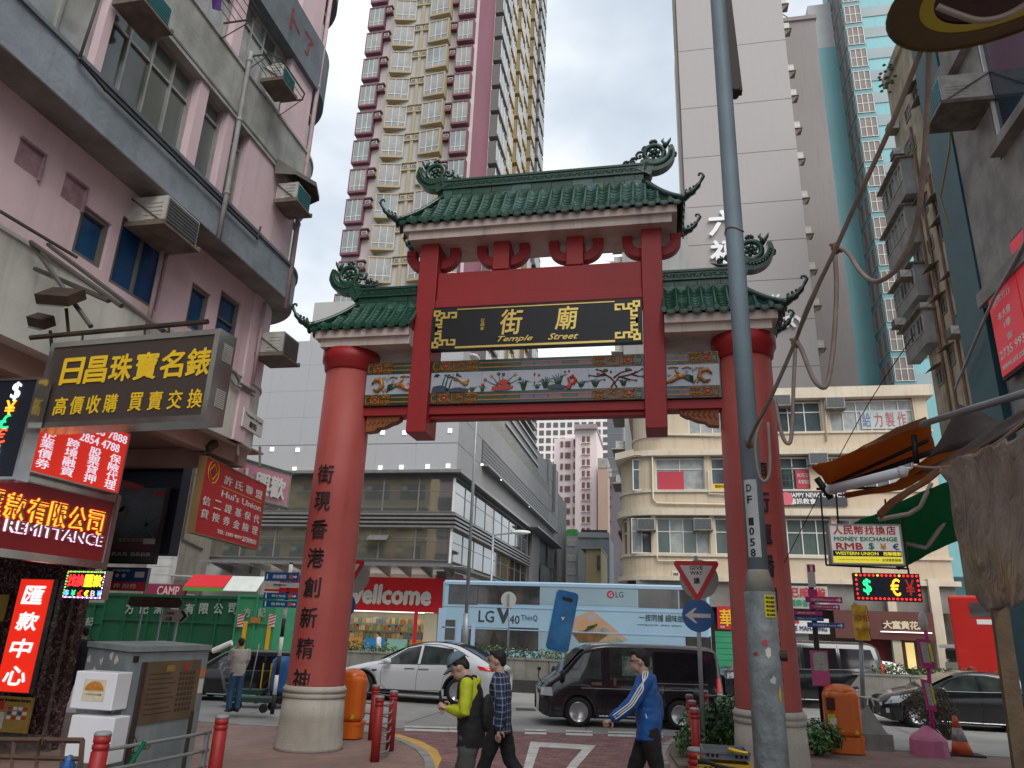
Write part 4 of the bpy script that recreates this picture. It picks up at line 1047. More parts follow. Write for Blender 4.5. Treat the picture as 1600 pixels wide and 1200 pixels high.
# red services board (faces the street), remittance sign
REDLIT=lit('lit_red_panel',(.42,.016,.008),.45);WLIT=lit('lit_white_letters',(.7,.7,.8),.3)
sign('services_sign','lit red sign with four columns of white Chinese characters and a phone number','sign',(62,640),(206,665),(49,738),X1=-8.35,th=.1,face=REDLIT,edge=STEEL,rim=.02,texts=[('2854 4788',.67,.30,.46,.13,WLIT),('2388 7888',.72,.13,.5,.13,WLIT)]+col('企業債券',.14,.36,.92,.13,.13,WLIT)+col('跨境融資',.39,.38,.93,.13,.13,WLIT)+col('股票貸押',.64,.40,.94,.13,.13,WLIT)+col('保險代理',.88,.40,.95,.13,.13,WLIT))
NEON=lit('neon_orange',(1,.25,.02),1.3);NEONW=lit('neon_pale_violet',(.85,.62,.9),.55);BRASS=mat('brass_letters',(.25,.17,.07),.35,metal=.6)
def remit(P,t):
 for s,u0,u1,v,w,h in(('承匯款有限公司',.0,.96,.38,.115,.34),('AND REMITTANCE',.05,.94,.66,.9,.16)):
  if len(s)<8:
   for i,c in enumerate(s):
    b=MB();P.text(b,c,u0+(u1-u0)*(i+.5)/7,v,w,h,.022,.02,bold=.005);part(b,'letter',BRASS,t)
    b=MB();P.text(b,c,u0+(u1-u0)*(i+.5)/7-.006,v+.006,w*1.03,h*1.03,.008,.008,bold=.035);part(b,'letter_glow',NEON,t)
  else:
   for s2,uc,w2 in(('AND',.16,.22),('REMITTANCE',.64,.66)):b=MB();P.text(b,s2,uc,v,w2,h,.022,.02,bold=.0);part(b,'letter',BRASS,t);b=MB();P.text(b,s2,uc-.006,v+.006,w2*1.01,h*1.04,.008,.008,bold=.035);part(b,'letter_glow',NEONW,t)
 b=MB();P.slab(b,-.0,P.w,-.12,-.0,-.1,.04);P.slab(b,0,P.w,P.h,P.h+.10,-.1,.05);P.slab(b,P.w,P.w+.08,-.12,P.h+.1,-.1,.05);part(b,'steel_surround',STEEL,t)
REDP=mat('dark_red_panel',(.30,.012,.015),.4,var=.1)
sign('remittance_sign','dark red sign with glowing orange Chinese characters over AND REMITTANCE','sign',(-60,727),(178,785),(-60,850),X1=-8.5,th=.15,face=REDP,edge=STEEL,rim=.01,extra=remit)
# tall red lightbox on the marble
RL2=lit('bright_red_lightbox',(.60,.018,.008),.5);WL2=lit('bright_white_letters',(.9,.87,.85),.45)
ax,bx=PY(35,904,yM-.1),PY(87,904,yM-.1)
a,r,n,w,h=sign_frame((33,905),(86,903),(0,1084),Y1=yM-.12);h=PY(33,905,yM-.12).z-PY(10,1084,yM-.12).z
P_=Panel(a,Vector((1,0,0)),Vector((0,-1,0)),w,h);t=thing('vertical_lightbox','tall glowing red lightbox with four white characters on the marble pier','lightbox',P_.base())
b=MB();P_.slab(b,0,w,0,h,-.1,0);part(b,'case',STEEL,t);b=MB();P_.slab(b,.015,w-.015,.015,h-.015,0,.008);part(b,'face',RL2,t)
for i,c in enumerate('匯款中心'):b=MB();P_.text(b,c,.5,.15+.235*i,.62,.155,.009,.006,bold=.035,shear=.1);part(b,'lettering',WL2,t)
# notice under the lightbox
GLD=mat('ochre_print',(.42,.27,.07),.5,var=.25,scale=6);PAPER=mat('paper',(.62,.60,.54),.6,var=.15,scale=6)
def notice(P,t):
 cols=[plain('flag_red',(.5,.03,.03)),plain('flag_blue',(.03,.07,.3)),plain('flag_white',(.7,.7,.7))];rnd=random.Random(3)
 for i in range(3):
  for j in range(4):
   b=MB();P.slab(b,P.w*(.42+.13*j),P.w*(.42+.13*j+.10),P.h*(.28+.13*i),P.h*(.28+.13*i+.09),.008,.012);part(b,'printed_flag',cols[rnd.randrange(3)],t)
 b=MB();P.slab(b,P.w*.08,P.w*.3,P.h*.15,P.h*.38,.008,.012);part(b,'printed_flag',cols[0],t)
 b=MB();P.slab(b,P.w*.04,P.w*.36,P.h*.45,P.h*.9,.008,.011);part(b,'text_block',PAPER,t)
Pn,tn=sign('notice_board','ochre notice with rows of small flags below the tall red lightbox','notice',(-8,1090),(54,1087),(-20,1142),Y1=yM-.14,th=.03,face=GLD,texts=[('Global Remittance Service',.5,.09,.9,.1,INK)],extra=notice,rim=0)
sign('notice_board','pale paper notice on the marble left of the tall red lightbox','notice',(-8,930),(15,928),(-12,970),Y1=yM-.06,th=.02,face=GLD,rim=0)
# little LED sign
def ledsign(P,t):
 cs=[led('amber',(1,.35,.02)),led('violet',(.5,.1,1),3),led('green2',(.05,1,.2),3),led('white2',(1,.9,.8),3)]
 bs=[MB()for _ in cs];n=0
 for k in range(18):
  for v in(.05,.95):bs[n%4].ell(P.p(P.w*(.04+.92*k/17),P.h*v,.015),(.011,)*3,6,4);n+=1
 for k in range(9):
  for u in(.03,.97):bs[n%4].ell(P.p(P.w*u,P.h*(.1+.8*k/8),.015),(.011,)*3,6,4);n+=1
 for b,c in zip(bs,cs):part(b,'led_dots',c,t,kind='stuff')
LR,LY,LG,LBl=lit('led_red2',(1,.02,.02),1.3),lit('led_yellow',(1,.65,.02),1),lit('led_green3',(.03,.8,.2),.9),lit('led_blue2',(.1,.35,1),1)
sign('led_sign','small LED sign with red and yellow characters and a dotted coloured border','led sign',(107,890),(168,893),(100,935),Y1=9.6,th=.12,face=LEDB,edge=STEEL,rim=.012,texts=[('找',.17,.36,.2,.4,LR,{'bold':.04}),('換',.38,.36,.2,.4,LR,{'bold':.04}),('匯',.60,.36,.2,.4,LY,{'bold':.04}),('款',.82,.36,.2,.4,LY,{'bold':.04})]+[(c,.1+.165*i,.80,.1,.2,m)for i,(c,m)in enumerate(zip('$¥£€B₩',(LBl,LG,LR,LY,WLIT,LBl)))],extra=ledsign)
# film poster lightbox and blue board behind
DKP=mat('dark_poster',(.045,.05,.065),.35,var=.4,scale=3,dirt=(.10,.10,.12))
def poster(P,t):
 b=MB()
 for cx_,cz_,r_ in((.14,.24,.13),(.22,.34,.12),(.30,.28,.08),(.12,.38,.08)):b.prism([P.p(P.w*(cx_+r_*cos(k*.7)*(.7+.3*sin(k*3))),P.h*(cz_+r_*sin(k*.7)*.8),.008)for k in range(9)],P.n*.003)
 part(b,'printed_figures',mat('poster_glow',(.30,.24,.20),.5,var=.8,scale=14,dirt=(.05,.05,.06)),t)
 b=MB()
 c_=(.72,.50)
 for(du,dv)in((-.42,.32),(.25,.38),(-.12,-.34),(.27,-.22)):b.prism([P.p(P.w*(c_[0]+.03*dv*2),P.h*(c_[1]-.03*du*2),.009),P.p(P.w*(c_[0]+du),P.h*(c_[1]+dv*.6),.009),P.p(P.w*(c_[0]-.03*dv*2),P.h*(c_[1]+.03*du*2),.009)],P.n*.003)
 part(b,'printed_star',plain('poster_teal',(.10,.20,.22)),t)
 for(v,m,w_)in((.70,plain('poster_gold',(.5,.32,.12)),.5),(.80,plain('poster_red',(.5,.03,.03)),.8),(.88,PAPER,.85)):b=MB();P.text(b,'電影放映套票'if v<.75 else '[一啲鍾意看戲]'if v<.85 else 'RRRR BBBB',.48,v,w_,.045,.009,.003);part(b,'lettering',m,t)
 b=MB();P.slab(b,P.w*.72,P.w*.95,P.h*.68,P.h*.75,.008,.012);part(b,'white_label',PAPER,t);b=MB();P.slab(b,P.w*.78,P.w*.97,P.h*.07,P.h*.13,.008,.012);part(b,'red_label',plain('poster_red',(.5,.03,.03)),t)
sign('poster_lightbox','tall dark poster lightbox with a teal star behind the remittance sign','poster',(186,757),(262,764),(165,880),Y1=13.1,th=.1,face=DKP,edge=BEAMM,rim=.02,extra=poster)
BLU=mat('blue_print',(.015,.06,.22),.5,var=.15)
def bluex(P,t):
 b=MB();P.slab(b,P.w*.02,P.w*.98,P.h*.62,P.h*.98,.006,.012);part(b,'red_strip',plain('print_red',(.5,.03,.04)),t)
 b=MB();P.text(b,'利 押 服務',.45,.80,.7,.2,.013,.003);P.text(b,'手機電腦',.4,.14,.4,.1,.008,.003);part(b,'lettering',PAPER,t)
 for k in range(3):b=MB();b.prism([P.p(P.w*(.2+.14*k+.05*cos(a)),P.h*(.36+.1*sin(a)),.008)for a in(0,1.57,3.14,4.71)],P.n*.004);part(b,'diamond',PAPER,t)
 b=MB();P.slab(b,P.w*.72,P.w*.92,P.h*.18,P.h*.42,.008,.012);part(b,'printed_phone',PAPER,t)
sign('blue_notice','blue and red printed board with white diamonds below the film poster','sign',(163,882),(233,891),(161,922),Y1=13.0,th=.06,face=BLU,edge=STEEL,rim=.01,extra=bluex)
b=MB();q=PY(195,700,13.2);b.box(-12.2,13.3,3.2,PY(275,800,13.3).x,13.6,5.2);part(b,'fascia',mat('navy_fascia',(.02,.03,.06),.5,var=.2),lb)
# red notice sign (hangs from the rounded corner), pink one behind
WT=mat('white_print',(.75,.74,.70),.5,var=.05);REDS=mat('red_sign_face',(.50,.012,.018),.6,var=.08,scale=2)
def hui(P,t):
 b=MB();c=(P.w*.13,P.h*.16);r=P.w*.075
 b.tube([P.p(c[0]+r*cos(a),c[1]+r*sin(a),.01)for a in[k*pi/8 for k in range(17)]],.008,4)
 b.tube([P.p(c[0]+r*.7*cos(a),c[1]+r*.7*sin(a),.01)for a in[k*pi/2+.0 for k in range(5)]],.007,4);b.m=0
 P.slab(b,P.w*.27,P.w*.95,P.h*.295,P.h*.305,.006,.012);part(b,'emblem',YELL,t)
 b=MB();b.prism([P.p(c[0]+r*.45*cos(a),c[1]+r*.45*sin(a),.008)for a in[k*pi/3 for k in range(6)]],P.n*.004);part(b,'emblem_centre',plain('maroon_print',(.25,.02,.05)),t)
sign('hanging_sign','square red hanging sign headed by four white characters above the words Hui\'s Union','sign',(322,712),(416,758),(303,833),Y1=11.6,level=True,th=.12,face=REDS,edge=mat('brass_edge',(.3,.2,.08),.4,metal=.5),rim=.02,texts=row('許氏聯盟',.27,.97,.19,.12,.12,WT)+[("Hui's Union",.62,.385,.66,.09,WT)]+row('信二證基保代',.02,.98,.56,.10,.115,WT)+row('貸按券金險理',.02,.98,.73,.10,.115,WT)+[('TEL: 3189 4099',.50,.895,.38,.05,WT),('27309031',.83,.90,.24,.07,WT)],extra=hui)
sign('hanging_sign','narrow dark red sign seen edge on behind the square red hanging sign','sign',(310,742),(325,748),(293,830),Y1=12.2,th=.08,face=plain('maroon_sign',(.16,.012,.02),.5),rim=0,texts=col('金融服務',.5,.1,.95,.5,.15,PAPER))
PKS=mat('pink_sign_face',(.58,.26,.33),.5,var=.1)
def pkx(P,t):
 b=MB();b.tube([P.p(-.05,-.03,0),P.p(P.w+.05,-.03,0)],.04,6);b.tube([P.p(P.w*.3,P.h+.05,0),P.p(P.w,P.h+.04,.05)],.03,6);part(b,'frame',mat('old_green_metal',(.10,.15,.12),.6,var=.4,scale=8),t)
sign('hanging_sign','faded pink hanging sign with large white three dimensional characters','sign',(330,705),(455,742),(312,760),Y1=14.2,level=True,th=.1,face=PKS,edge=mat('pale_green_edge',(.3,.38,.33),.6),rim=.02,texts=[(c,.22+.2*i,.52,.19,.62,WT,{'ex':.05,'bold':.035})for i,c in enumerate('奢上興歡')],extra=pkx)
for x,y0,y1,l_ in((372,683,712,'left'),(406,698,730,'right')):pole3([PY(x,y0,12.2),PY(x,y1,12.2)],'hanging_rod',l_+' rusty rod from the rounded corner down to the square red sign','rod',.025,TRAY,'rods holding the red sign')
# ================================================================ grey mall across the road
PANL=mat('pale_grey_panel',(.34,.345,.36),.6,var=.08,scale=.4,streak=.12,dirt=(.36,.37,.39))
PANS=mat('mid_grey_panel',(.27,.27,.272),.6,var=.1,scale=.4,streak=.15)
LOUV=mat('dark_louvre',(.10,.10,.10),.5,metal=.3,var=.2)
METL=mat('brushed_grey_metal',(.30,.30,.295),.35,metal=.6,var=.2,scale=3)
DGL=mat('mirror_glass',(.36,.37,.36),.03,metal=.85,var=.3,scale=.25,dirt=(.24,.22,.18))
DGL2=mat('mirror_glass_warm',(.40,.37,.30),.05,metal=.8,var=.5,scale=.5,dirt=(.14,.14,.13))
XC,YM=-12.1,42.0
mall=thing('shopping_mall','grey panelled mall with glass bands and louvres behind the left column','building',(XC-8,YM+6,0))
def mbox(nm,m,x0,x1,y0,y1,z0,z1,par=None,**k):
 b=MB();b.box(x0,y0,z0,x1,y1,z1);return part(b,nm,m,par or mall,**k)
XW=-46
mbox('core',PANS,XW+.2,XC-.25,YM+.25,80,5.15,19.8);mbox('core',PANS,XW+.2,XC-.25,YM+3.2,80,0,5.15);mbox('core',PANS,XW+.2,-24,YM+.25,YM+3.2,0,5.15);mbox('core',PANS,-12.9,XC-.02,YM+.02,YM+3.2,0,5.15)
# front panels (each a part) above the dark ledge
zr_=[11.05,12.77,14.6,16.4,18.2,19.95]
for i in range(len(zr_)-1):
 xs_=[XW+(XC-XW)*k/13 for k in range(14)]
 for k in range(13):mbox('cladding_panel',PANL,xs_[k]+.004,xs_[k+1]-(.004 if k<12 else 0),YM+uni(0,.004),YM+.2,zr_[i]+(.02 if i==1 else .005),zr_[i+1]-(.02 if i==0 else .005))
for i in range(len(zr_)-1):
 ys_=[YM+.26]+[YM+6.2*k for k in range(1,7)]
 for k in range(len(ys_)-1):
  z1=zr_[i+1]if i<2 else min(zr_[i+1],19.9);
  if i>=3:continue
  if i==1 and k>0:continue
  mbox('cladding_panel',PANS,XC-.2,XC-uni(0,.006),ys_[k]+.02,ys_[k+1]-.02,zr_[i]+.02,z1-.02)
mbox('side_wall',PANS,XC-.22,XC-.06,YM+6.3,80,11.1,16.3)
WLT=lit('square_wall_light',(.9,.9,.88),.30)
for x,y in((425,702),(465,703),(460,733),(598,676),(632,676),(703,673),(594,731),(627,730),(668,729),(700,728),(505,733)):
 p=PY(x,y,YM-.02);b=MB();b.box(p.x-.13,YM-.05,p.z-.13,p.x+.13,YM-.005,p.z+.13);part(b,'square_light',WLT,mall)
# ledges, louvres and glass bands, on front and side
mp_=[(XW,YM),(XC,YM),(XC,68)]
def band(nm,m,z0,z1,o0,o1,pth=None,**k):b=MB();ribbon(b,pth or mp_,z0,z1,o0,o1);return part(b,nm,m,mall,**k)
band('ledge',METL,10.86,11.04,-.2,.45);band('ledge',LOUV,10.6,10.86,-.2,.05)
for i in range(4):band('louvre_fin',METL,7.62+.24*i,7.74+.24*i,-.2,.22);band('louvre_gap',LOUV,7.74+.24*i,7.86+.24*i,-.2,.05)
def glassband(z0,z1,tr):
 n=15;
 for k in range(n):
  u0,u1=XW+(XC-XW)*k/n,XW+(XC-XW)*(k+1)/n;P=Pl('F',YM);window(mall,P,u0,u1-(0 if k<n-1 else .15),z0,z1,1,tr,METL,[DGL,DGL2,DGL],fw=.04,d=-.12,th=.05,name='glazed_bay')
 P=Pl('R',XC);n=9
 for k in range(n):u0,u1=YM+.1+2.8*k,YM+.1+2.8*(k+1);window(mall,P,u0,u1,z0,z1,1,tr,METL,[DGL,DGL2,DGL,DGL2],fw=.04,d=-.12,th=.05,name='glazed_bay')
glassband(8.58,10.6,(.62,));glassband(5.75,7.62,(.6,))
b=MB();P=Pl('F',YM);p0=P.px(577,838);b.add([P.pt(p0[0],.0,p0[1]+.1),P.pt(p0[0]+1.25,.0,p0[1]+.1),P.pt(p0[0]+1.25,.45,p0[1]-.25),P.pt(p0[0],.45,p0[1]-.25)],[(0,1,2,3)]);b.xf(lambda q:q)
b.add([(v[0],v[1]+.03,v[2]-.03)for v in b.v[:4]],[(3,2,1,0)]);part(b,'open_vent',METL,mall)
mbox('corner_post',WFRAME,XC-.1,XC+.03,YM-.03,YM+.1,5.6,10.6)
# hatch opening in the side wall with its lamps, perforated strip, rooftop fins
b=MB();P=Pl('R',XC);P.box(b,48.4,79.4,12.85,14.55,-.06,.01);part(b,'dark_grille',LOUV,mall)
for k in range(6):mbox('grille_bar',METL,XC+.012,XC+.03,48.4,79.4,12.95+.27*k,13.0+.27*k)
b=MB();P.box(b,48.3,84,12.72,12.84,-.05,.5);part(b,'grille_ledge',METL,mall)
for x,y in((753,726),(783,749),(808,772),(827,791),(836,799)):
 p=PX(x,y,XC+.35);b=MB();b.ell((p.x,p.y,p.z),(.09,.12,.07),8,6);part(b,'wall_lamp',lit('small_white_lamp',(1,.97,.9),1.5),mall)
PERF=mat('perforated_strip',(.34,.34,.30),.7,var=.9,scale=7,dirt=(.05,.05,.05))
mbox('perforated_strip',PERF,XC-.2,XC-.02,44.5,80,16.35,17.3)
mbox('parapet',PANS,XC-.6,XC-.22,YM+.3,82,17.3,17.6)
for i in range(6):
 z=18.0+.85*i;b=MB();b.box(XC-2.6,56.5,z,XC-.1+.0,73-.4*i,z+.16);part(b,'sunshade_fin',METL,mall)
mbox('upper_block',mat('brown_grey_wall',(.23,.22,.215),.7,var=.15,scale=.5),XC-14,XC-2.4,56.8,78,19.8,26)
mbox('roof_glass',DGL,XC-2.7,XC-2.38,57,72,18,22.5)
for(y0,y1,z1,m)in((79.6,87,20.4,PANS),(87.05,95,17.9,MATS['brown_grey_wall'])):mbox('rear_block',m,XC-8,XC-.04,y0,y1,0,z1)
for k in range(7):mbox('rear_panel_joint',LOUV,XC-.05,XC-.035+.02,79.7,86.9,8+1.7*k,8.03+1.7*k)
mbox('rear_pipe',METL,XC,XC+.3,82.6,82.9,15,20.5)
band('eave',METL,10.98,11.10,-.1,1.1,[(XC,66),(XC,84)]);mbox('pilaster',PANS,XC-.2,XC+.05,69,73.5,0,11);mbox('pilaster',METL,XC-.2,XC+.3,84.5,85,0,11.5)
window(mall,Pl('R',XC),74.5,83,4.5,8.6,3,(.5,),METL,[DGL,GLASSL],d=.02);
for k in range(4):mbox('low_fin',METL,XC,XC+.35,74,84,3.3+.3*k,3.45+.3*k)
# canopy over the pavement
CANG=mat('frosted_canopy_glass',(.40,.46,.45),.25,var=.2,scale=1)
b=MB();b.box(-26.5,39.4,5.18,XC+.9,39.5,5.32);b.box(-26.5,39.5,5.26,XC+.9,YM,5.30);part(b,'canopy',METL,mall)
for k in range(12):
 x=-26+k*1.28
 b=MB();b.prism([(x,YM-.02,4.75),(x,YM-.02,5.24),(x,39.6,5.24),(x,39.6,5.18)],(.09,0,0));part(b,'canopy_rib',METL,mall)
 mbox('canopy_pane',CANG,x+.1,x+1.26,39.55,YM-.05,5.215,5.25)
cnp=[(XC+.9,39.5),(XC+.9,54)];b=MB();b.box(XC,YM,5.2,XC+1.0,54,5.32);part(b,'canopy',METL,mall)
# supermarket front
REDW=mat('supermarket_red',(.45,.010,.016),.45,var=.05,emit=.05)
mbox('shop_recess',mat('shop_interior',(.30,.27,.22),.8,var=.3,scale=1.5),XW,-12.9,YM+3,YM+3.1,.02,3.0)
xsL,xsR=PY(530,930,YM).x,PY(735,930,YM).x
b=MB();b.box(-22.5,YM-.25,2.84,xsR,YM-.02,4.72);sgn_=part(b,'fascia_sign',REDW,mall,label='red supermarket fascia with white lettering')
b=MB();c0,c1=PY(549,935,YM-.26),PY(672,934,YM-.26);wd_=c1.x-c0.x;addtext(b,'wellcome',front((c0.x+c1.x)/2-.12,3.76,YM-.25),wd_*1.06,1.02,.05,bold=.055,shear=.05);part(b,'lettering',WT,sgn_)
mbox('pier',mat('cream_pier',(.52,.47,.33),.6,var=.1),PY(665,960,YM).x,PY(685,960,YM).x,YM-.2,YM+.1,0,2.82);mbox('pier',METL,PY(700,900,YM).x,PY(712,900,YM).x,YM-.4,YM-.26,0,5.1)
mbox('red_post',REDW,PY(645,990,41).x,PY(650,990,41).x,41,41.1,0,2.9)
mbox('back_strip',PANS,XW,-24,YM,YM+.2,0,5.2);mbox('shop_ceiling',lit('lit_shop_ceiling',(.9,.85,.7),.9),-24,-13,YM+.3,YM+2.8,2.84,2.88)
rnd=random.Random(11);GOODS=[plain('goods_%d'%i,c,.5)for i,c in enumerate([(.34,.24,.09),(.28,.11,.06),(.12,.2,.11),(.42,.36,.24),(.14,.17,.22),(.36,.28,.10)])]
goods=thing('shelving','shelves packed with bright goods inside the supermarket window','shelf',(-18,YM+2.2,.02))
for j in range(5):
 z=.5+j*.42;b=MB();b.box(-22.5,YM+1.9,z-.04,-12.95,YM+2.4,z);part(b,'shelf_board',METL,goods)
b=MB();
for j in range(5):
 x=-22.4
 while x<-13.1:w=rnd.uniform(.12,.3);b.m=rnd.randrange(6);b.box(x,YM+1.95,.501+j*.42,x+w-.02,YM+2.3,.501+j*.42+rnd.uniform(.2,.35));x+=w
part(b,'goods',GOODS,goods,kind='stuff')
for k in range(7):
 x=-22.3+k*1.35;b=MB();b.box(x,YM+.02,.1,x+1.2,YM+.06,1.35);part(b,'window_poster',[plain('poster_aqua',(.25,.5,.42),.5),plain('poster_orange',(.55,.25,.06),.5),plain('poster_blue2',(.03,.22,.5),.5)][(k+1)%3],mall)
# ================================================================ slender flat tower above the mall
TG=mat('tower_grey',(.36,.36,.345),.8,var=.12,scale=.15,streak=.15);TP=mat('tower_pale_pink',(.52,.47,.46),.8,var=.12,scale=.15,streak=.15)
TM=mat('tower_maroon',(.23,.09,.125),.7,var=.12,scale=.2,streak=.15);TY=mat('tower_ochre',(.34,.275,.165),.7,var=.15,scale=.3);TBR=mat('tower_maroon_frame',(.155,.058,.078),.7,var=.1)
TYD=mat('tower_olive',(.30,.22,.09),.75,var=.15,scale=.3);TGL=mat('tower_glass',(.14,.17,.17),.08,var=.5,scale=.5,dirt=(.32,.34,.33));TGL2=mat('tower_curtain_glass',(.29,.29,.275),.15,var=.5,scale=.9,dirt=(.16,.17,.17))
YT=50.0;FT=2.93;TZ=[2+(z-2)*.5 for z in(105.24,)][0]
tw=thing('apartment_tower','tall slender tower with maroon and ochre bay windows rising behind the gate','tower',(-20,YT+6,19.8))
tX=lambda x,y:PY(x,y,YT).x
XL,XR=-25.2,-14.72
def tb(nm,m,*q,par=None):b=MB();b.box(*q);return part(b,nm,m,par or tw)
TOP=120
tb('shaft',TP,XL,YT,19.8,XR,YT+31,TOP);tb('plinth',TG,XL-1.6,YT-.6,19.8,XL+4,YT+5,26.4);tb('plinth_cornice',TG,XL-1.9,YT-.9,20.8,XL+4.2,YT+5,21.1);tb('plinth_cornice',TG,XL-2.2,YT-1.1,20.0,XL+4.4,YT+5,20.35)
tb('side_wing',mat('tower_rose',(.36,.22,.21),.8,var=.2,scale=.3),XL-1.6,YT+3,19.8,XL,YT+9,34.2)
tb('corner_strip',TM,XR-.02,YT-.02,19.8,XR+.02,YT+5.2,TOP)
gx0,gx1=tX(606,190),tX(700,190)
b=MB();c=(gx0+gx1)/2;b.prism([(gx0,YT-.001,19.8)]+[(gx0+(gx1-gx0)*k/8,YT-.55*sin(pi*k/8)**.7 if 0<k<8 else YT-.001,19.8)for k in range(1,8)]+[(gx1,YT-.001,19.8)],(0,0,TOP-19.8));part(b,'bowed_front',TG,tw)
zb0=2+(81.63-2)*.5-FT*8
tm_={};BH=2.35
def proto(key,fn):
 if key not in tm_:tm_[key]=fn()
 return tm_[key]
def bw(w,h,dep,fr,gl,skew=0.):
 """bay window box: frame mesh and glass mesh, local origin bottom left front wall"""
 def f():
  b=MB();t=.11;b.prism([(0,.3,0),(w,.3,0),(w,-dep-skew,0),(0,-dep+skew,0)],(0,0,.2));b.prism([(0,.3,h-.12),(w,.3,h-.12),(w,-dep-skew,h-.12),(0,-dep+skew,h-.12)],(0,0,.12))
  for x0,x1,d in((0,t,dep-skew),(w-t,w,dep+skew)):b.box(x0,.3,.2,x1,-d,h-.12)
  m1=b.mesh('bay_window',fr);b=MB();n=3
  for k in range(n):
   xa,xb=t+(w-2*t)*k/n,t+(w-2*t)*(k+1)/n;ya,yb=-dep+.05+skew*(1-2*xa/w),-dep+.05+skew*(1-2*xb/w);b.quad((xa+.03,ya,.22),(xb-.02,yb,.22),(xb-.02,yb,h-.14),(xa+.03,ya,h-.14))
  m2=b.mesh('pane',gl);b=MB()
  for k in range(n+1):xa=t+(w-2*t)*k/n;ya=-dep+.04+skew*(1-2*xa/w);b.box(xa-.02,ya-.02,.2,xa+.02,ya+.03,h-.13)
  b.prism([(t,-dep+.02+skew,.62),(w-t,-dep+.02-skew,.62),(w-t,-dep+.07-skew,.62),(t,-dep+.07+skew,.62)],(0,0,.05));m3=b.mesh('glazing_bars',WFRAME);return m1,m2,m3
 return f
def put(nm,me,par,loc,rz=0):o=link(nm,me,par,Vector(loc)-worldpos(par));o.rotation_euler.z=rz;return o
ACM=MB().box(0,-.35,0,.45,0,.32).mesh('ac_box',AC_W);
q=MB();q.box(.06,-.365,.05,.39,-.35,.27);ACGM=q.mesh('ac_grille',AC_G)
cx_=[tX(581,190),tX(610,190),tX(668,190),tX(709,190)]
for r in range(32):
 zt_=zb0+FT*r;z0=zt_-BH
 if zt_>112 or zt_<24:continue
 for i,(x,w,fr,dep,sk)in(enumerate(((XL-.05,1.6,TBR,.45,0),(gx0+.02,1.95,TY,.80,-.2),(gx1-2.2,1.95,TY,.9,.1),(XR-1.85,1.55,TBR,.55,0)))if zt_<62 else()):
  for gl in(0,):
   g=random.choice([TGL,TGL2,TGL2]);ms=proto(('bw',i,g.name),bw(w,BH,dep,fr,g,sk))
   o=put('bay_window',ms[0],tw,(x,YT,z0));
   for m,nm in((ms[1],'pane'),(ms[2],'glazing_bars')):link(nm,m,o,(0,0,0))
# AC ledges and T shaped brackets between the ochre bays
 if zt_>62:xa=xb=0
 xa,xb=gx0+1.97,gx1-2.2
 def fT():
  b=MB();w=xb-xa;b.box(0,-.72,1.55,w,.3,1.72);b.box(0,-.75,2.25,w,.3,2.37);b.box(w/2-.13,-.68,-.58,w/2+.13,.3,1.55);b.box(w/2-.08,-.66,1.72,w/2+.08,.3,2.25);return b.mesh('ac_ledge',TY)
 if zt_<62:put('ac_ledge',proto('T',fT),tw,(xa,YT,z0))
 for dx in((.14,(xb-xa)/2+.2)if zt_<62 else()):o=put('ac_unit',ACM,tw,(xa+dx,YT-.40,zt_-.60));link('ac_grille',ACGM,o,(0,0,0))
 for(x0,x1)in(((XL+1.56,XL+2.2),(XR-2.5,XR-1.86))if zt_<62 else()):
  def fL():
   b=MB();w=x1-x0;b.box(0,-.45,1.50,w,.2,1.72);b.box(0,-.45,2.25,w,.2,2.37);b.box(0,.05,1.72,w,.2,2.25);return b.mesh('ac_ledge',TBR)
  put('ac_ledge',proto(('L',round(x1-x0,2)),fL),tw,(x0,YT,z0));o=put('ac_unit',ACM,tw,(x0+.1,YT-.08,zt_-.58));link('ac_grille',ACGM,o,(0,0,0))
# side face: white framed bays, then ochre bays receding
 def side(w,dep,fr,gl,h=2.4):
  b=MB();b.box(0,0,0,dep,w,.25);b.box(0,0,h-.1,dep,w,h);b.box(0,0,.25,dep*.8,.1,h-.1);m1=b.mesh('bay_window',fr)
  b=MB();b.box(.1,.06,.25,dep-.05,w-.06,h-.1);m2=b.mesh('pane',gl);b=MB()
  for k in range(4):b.box(dep-.05,w*k/3-.03,.25,dep+.0,w*k/3+.03,h-.1)
  return m1,m2,b.mesh('glazing_bars',WFRAME)
 GRF_=mat('tower_dark_frame',(.12,.12,.12),.6)
 for(y0,w,fr,dep,kk)in((YT+5.4,3.8,GRF_,.8,'a'),(YT+10.2,2.4,TYD,.7,'b'),(YT+13.6,2.4,TYD,.95,'c'),(YT+17.4,2.4,TYD,.7,'b'),(YT+21.0,2.4,TYD,1.0,'d'),(YT+25.2,3.8,GRF_,1.1,'e')):
  ms=proto(('side',kk,r%2),lambda:side(w,dep,fr,TGL if r%2 else TGL2));o=put('bay_window',ms[0],tw,(XR+(.03 if kk=='a'else .0),y0,z0+.1));link('pane',ms[1],o,(0,0,0));link('glazing_bars',ms[2],o,(0,0,0))
tb('side_panel',TYD,XR,YT+9.6,19.8,XR+.1,YT+31,TOP)
# ================================================================ buildings seen far down the street
def slab(nm,label,m,x0,x1,y0,y1,z1,cat='building'):
 t=thing(nm,label,cat,((x0+x1)/2,(y0+y1)/2,0));b=MB();b.box(x0,y0,0,x1,y1,z1);part(b,'wall',m,t);return t
DKW=plain('distant_window',(.10,.09,.085),.3)
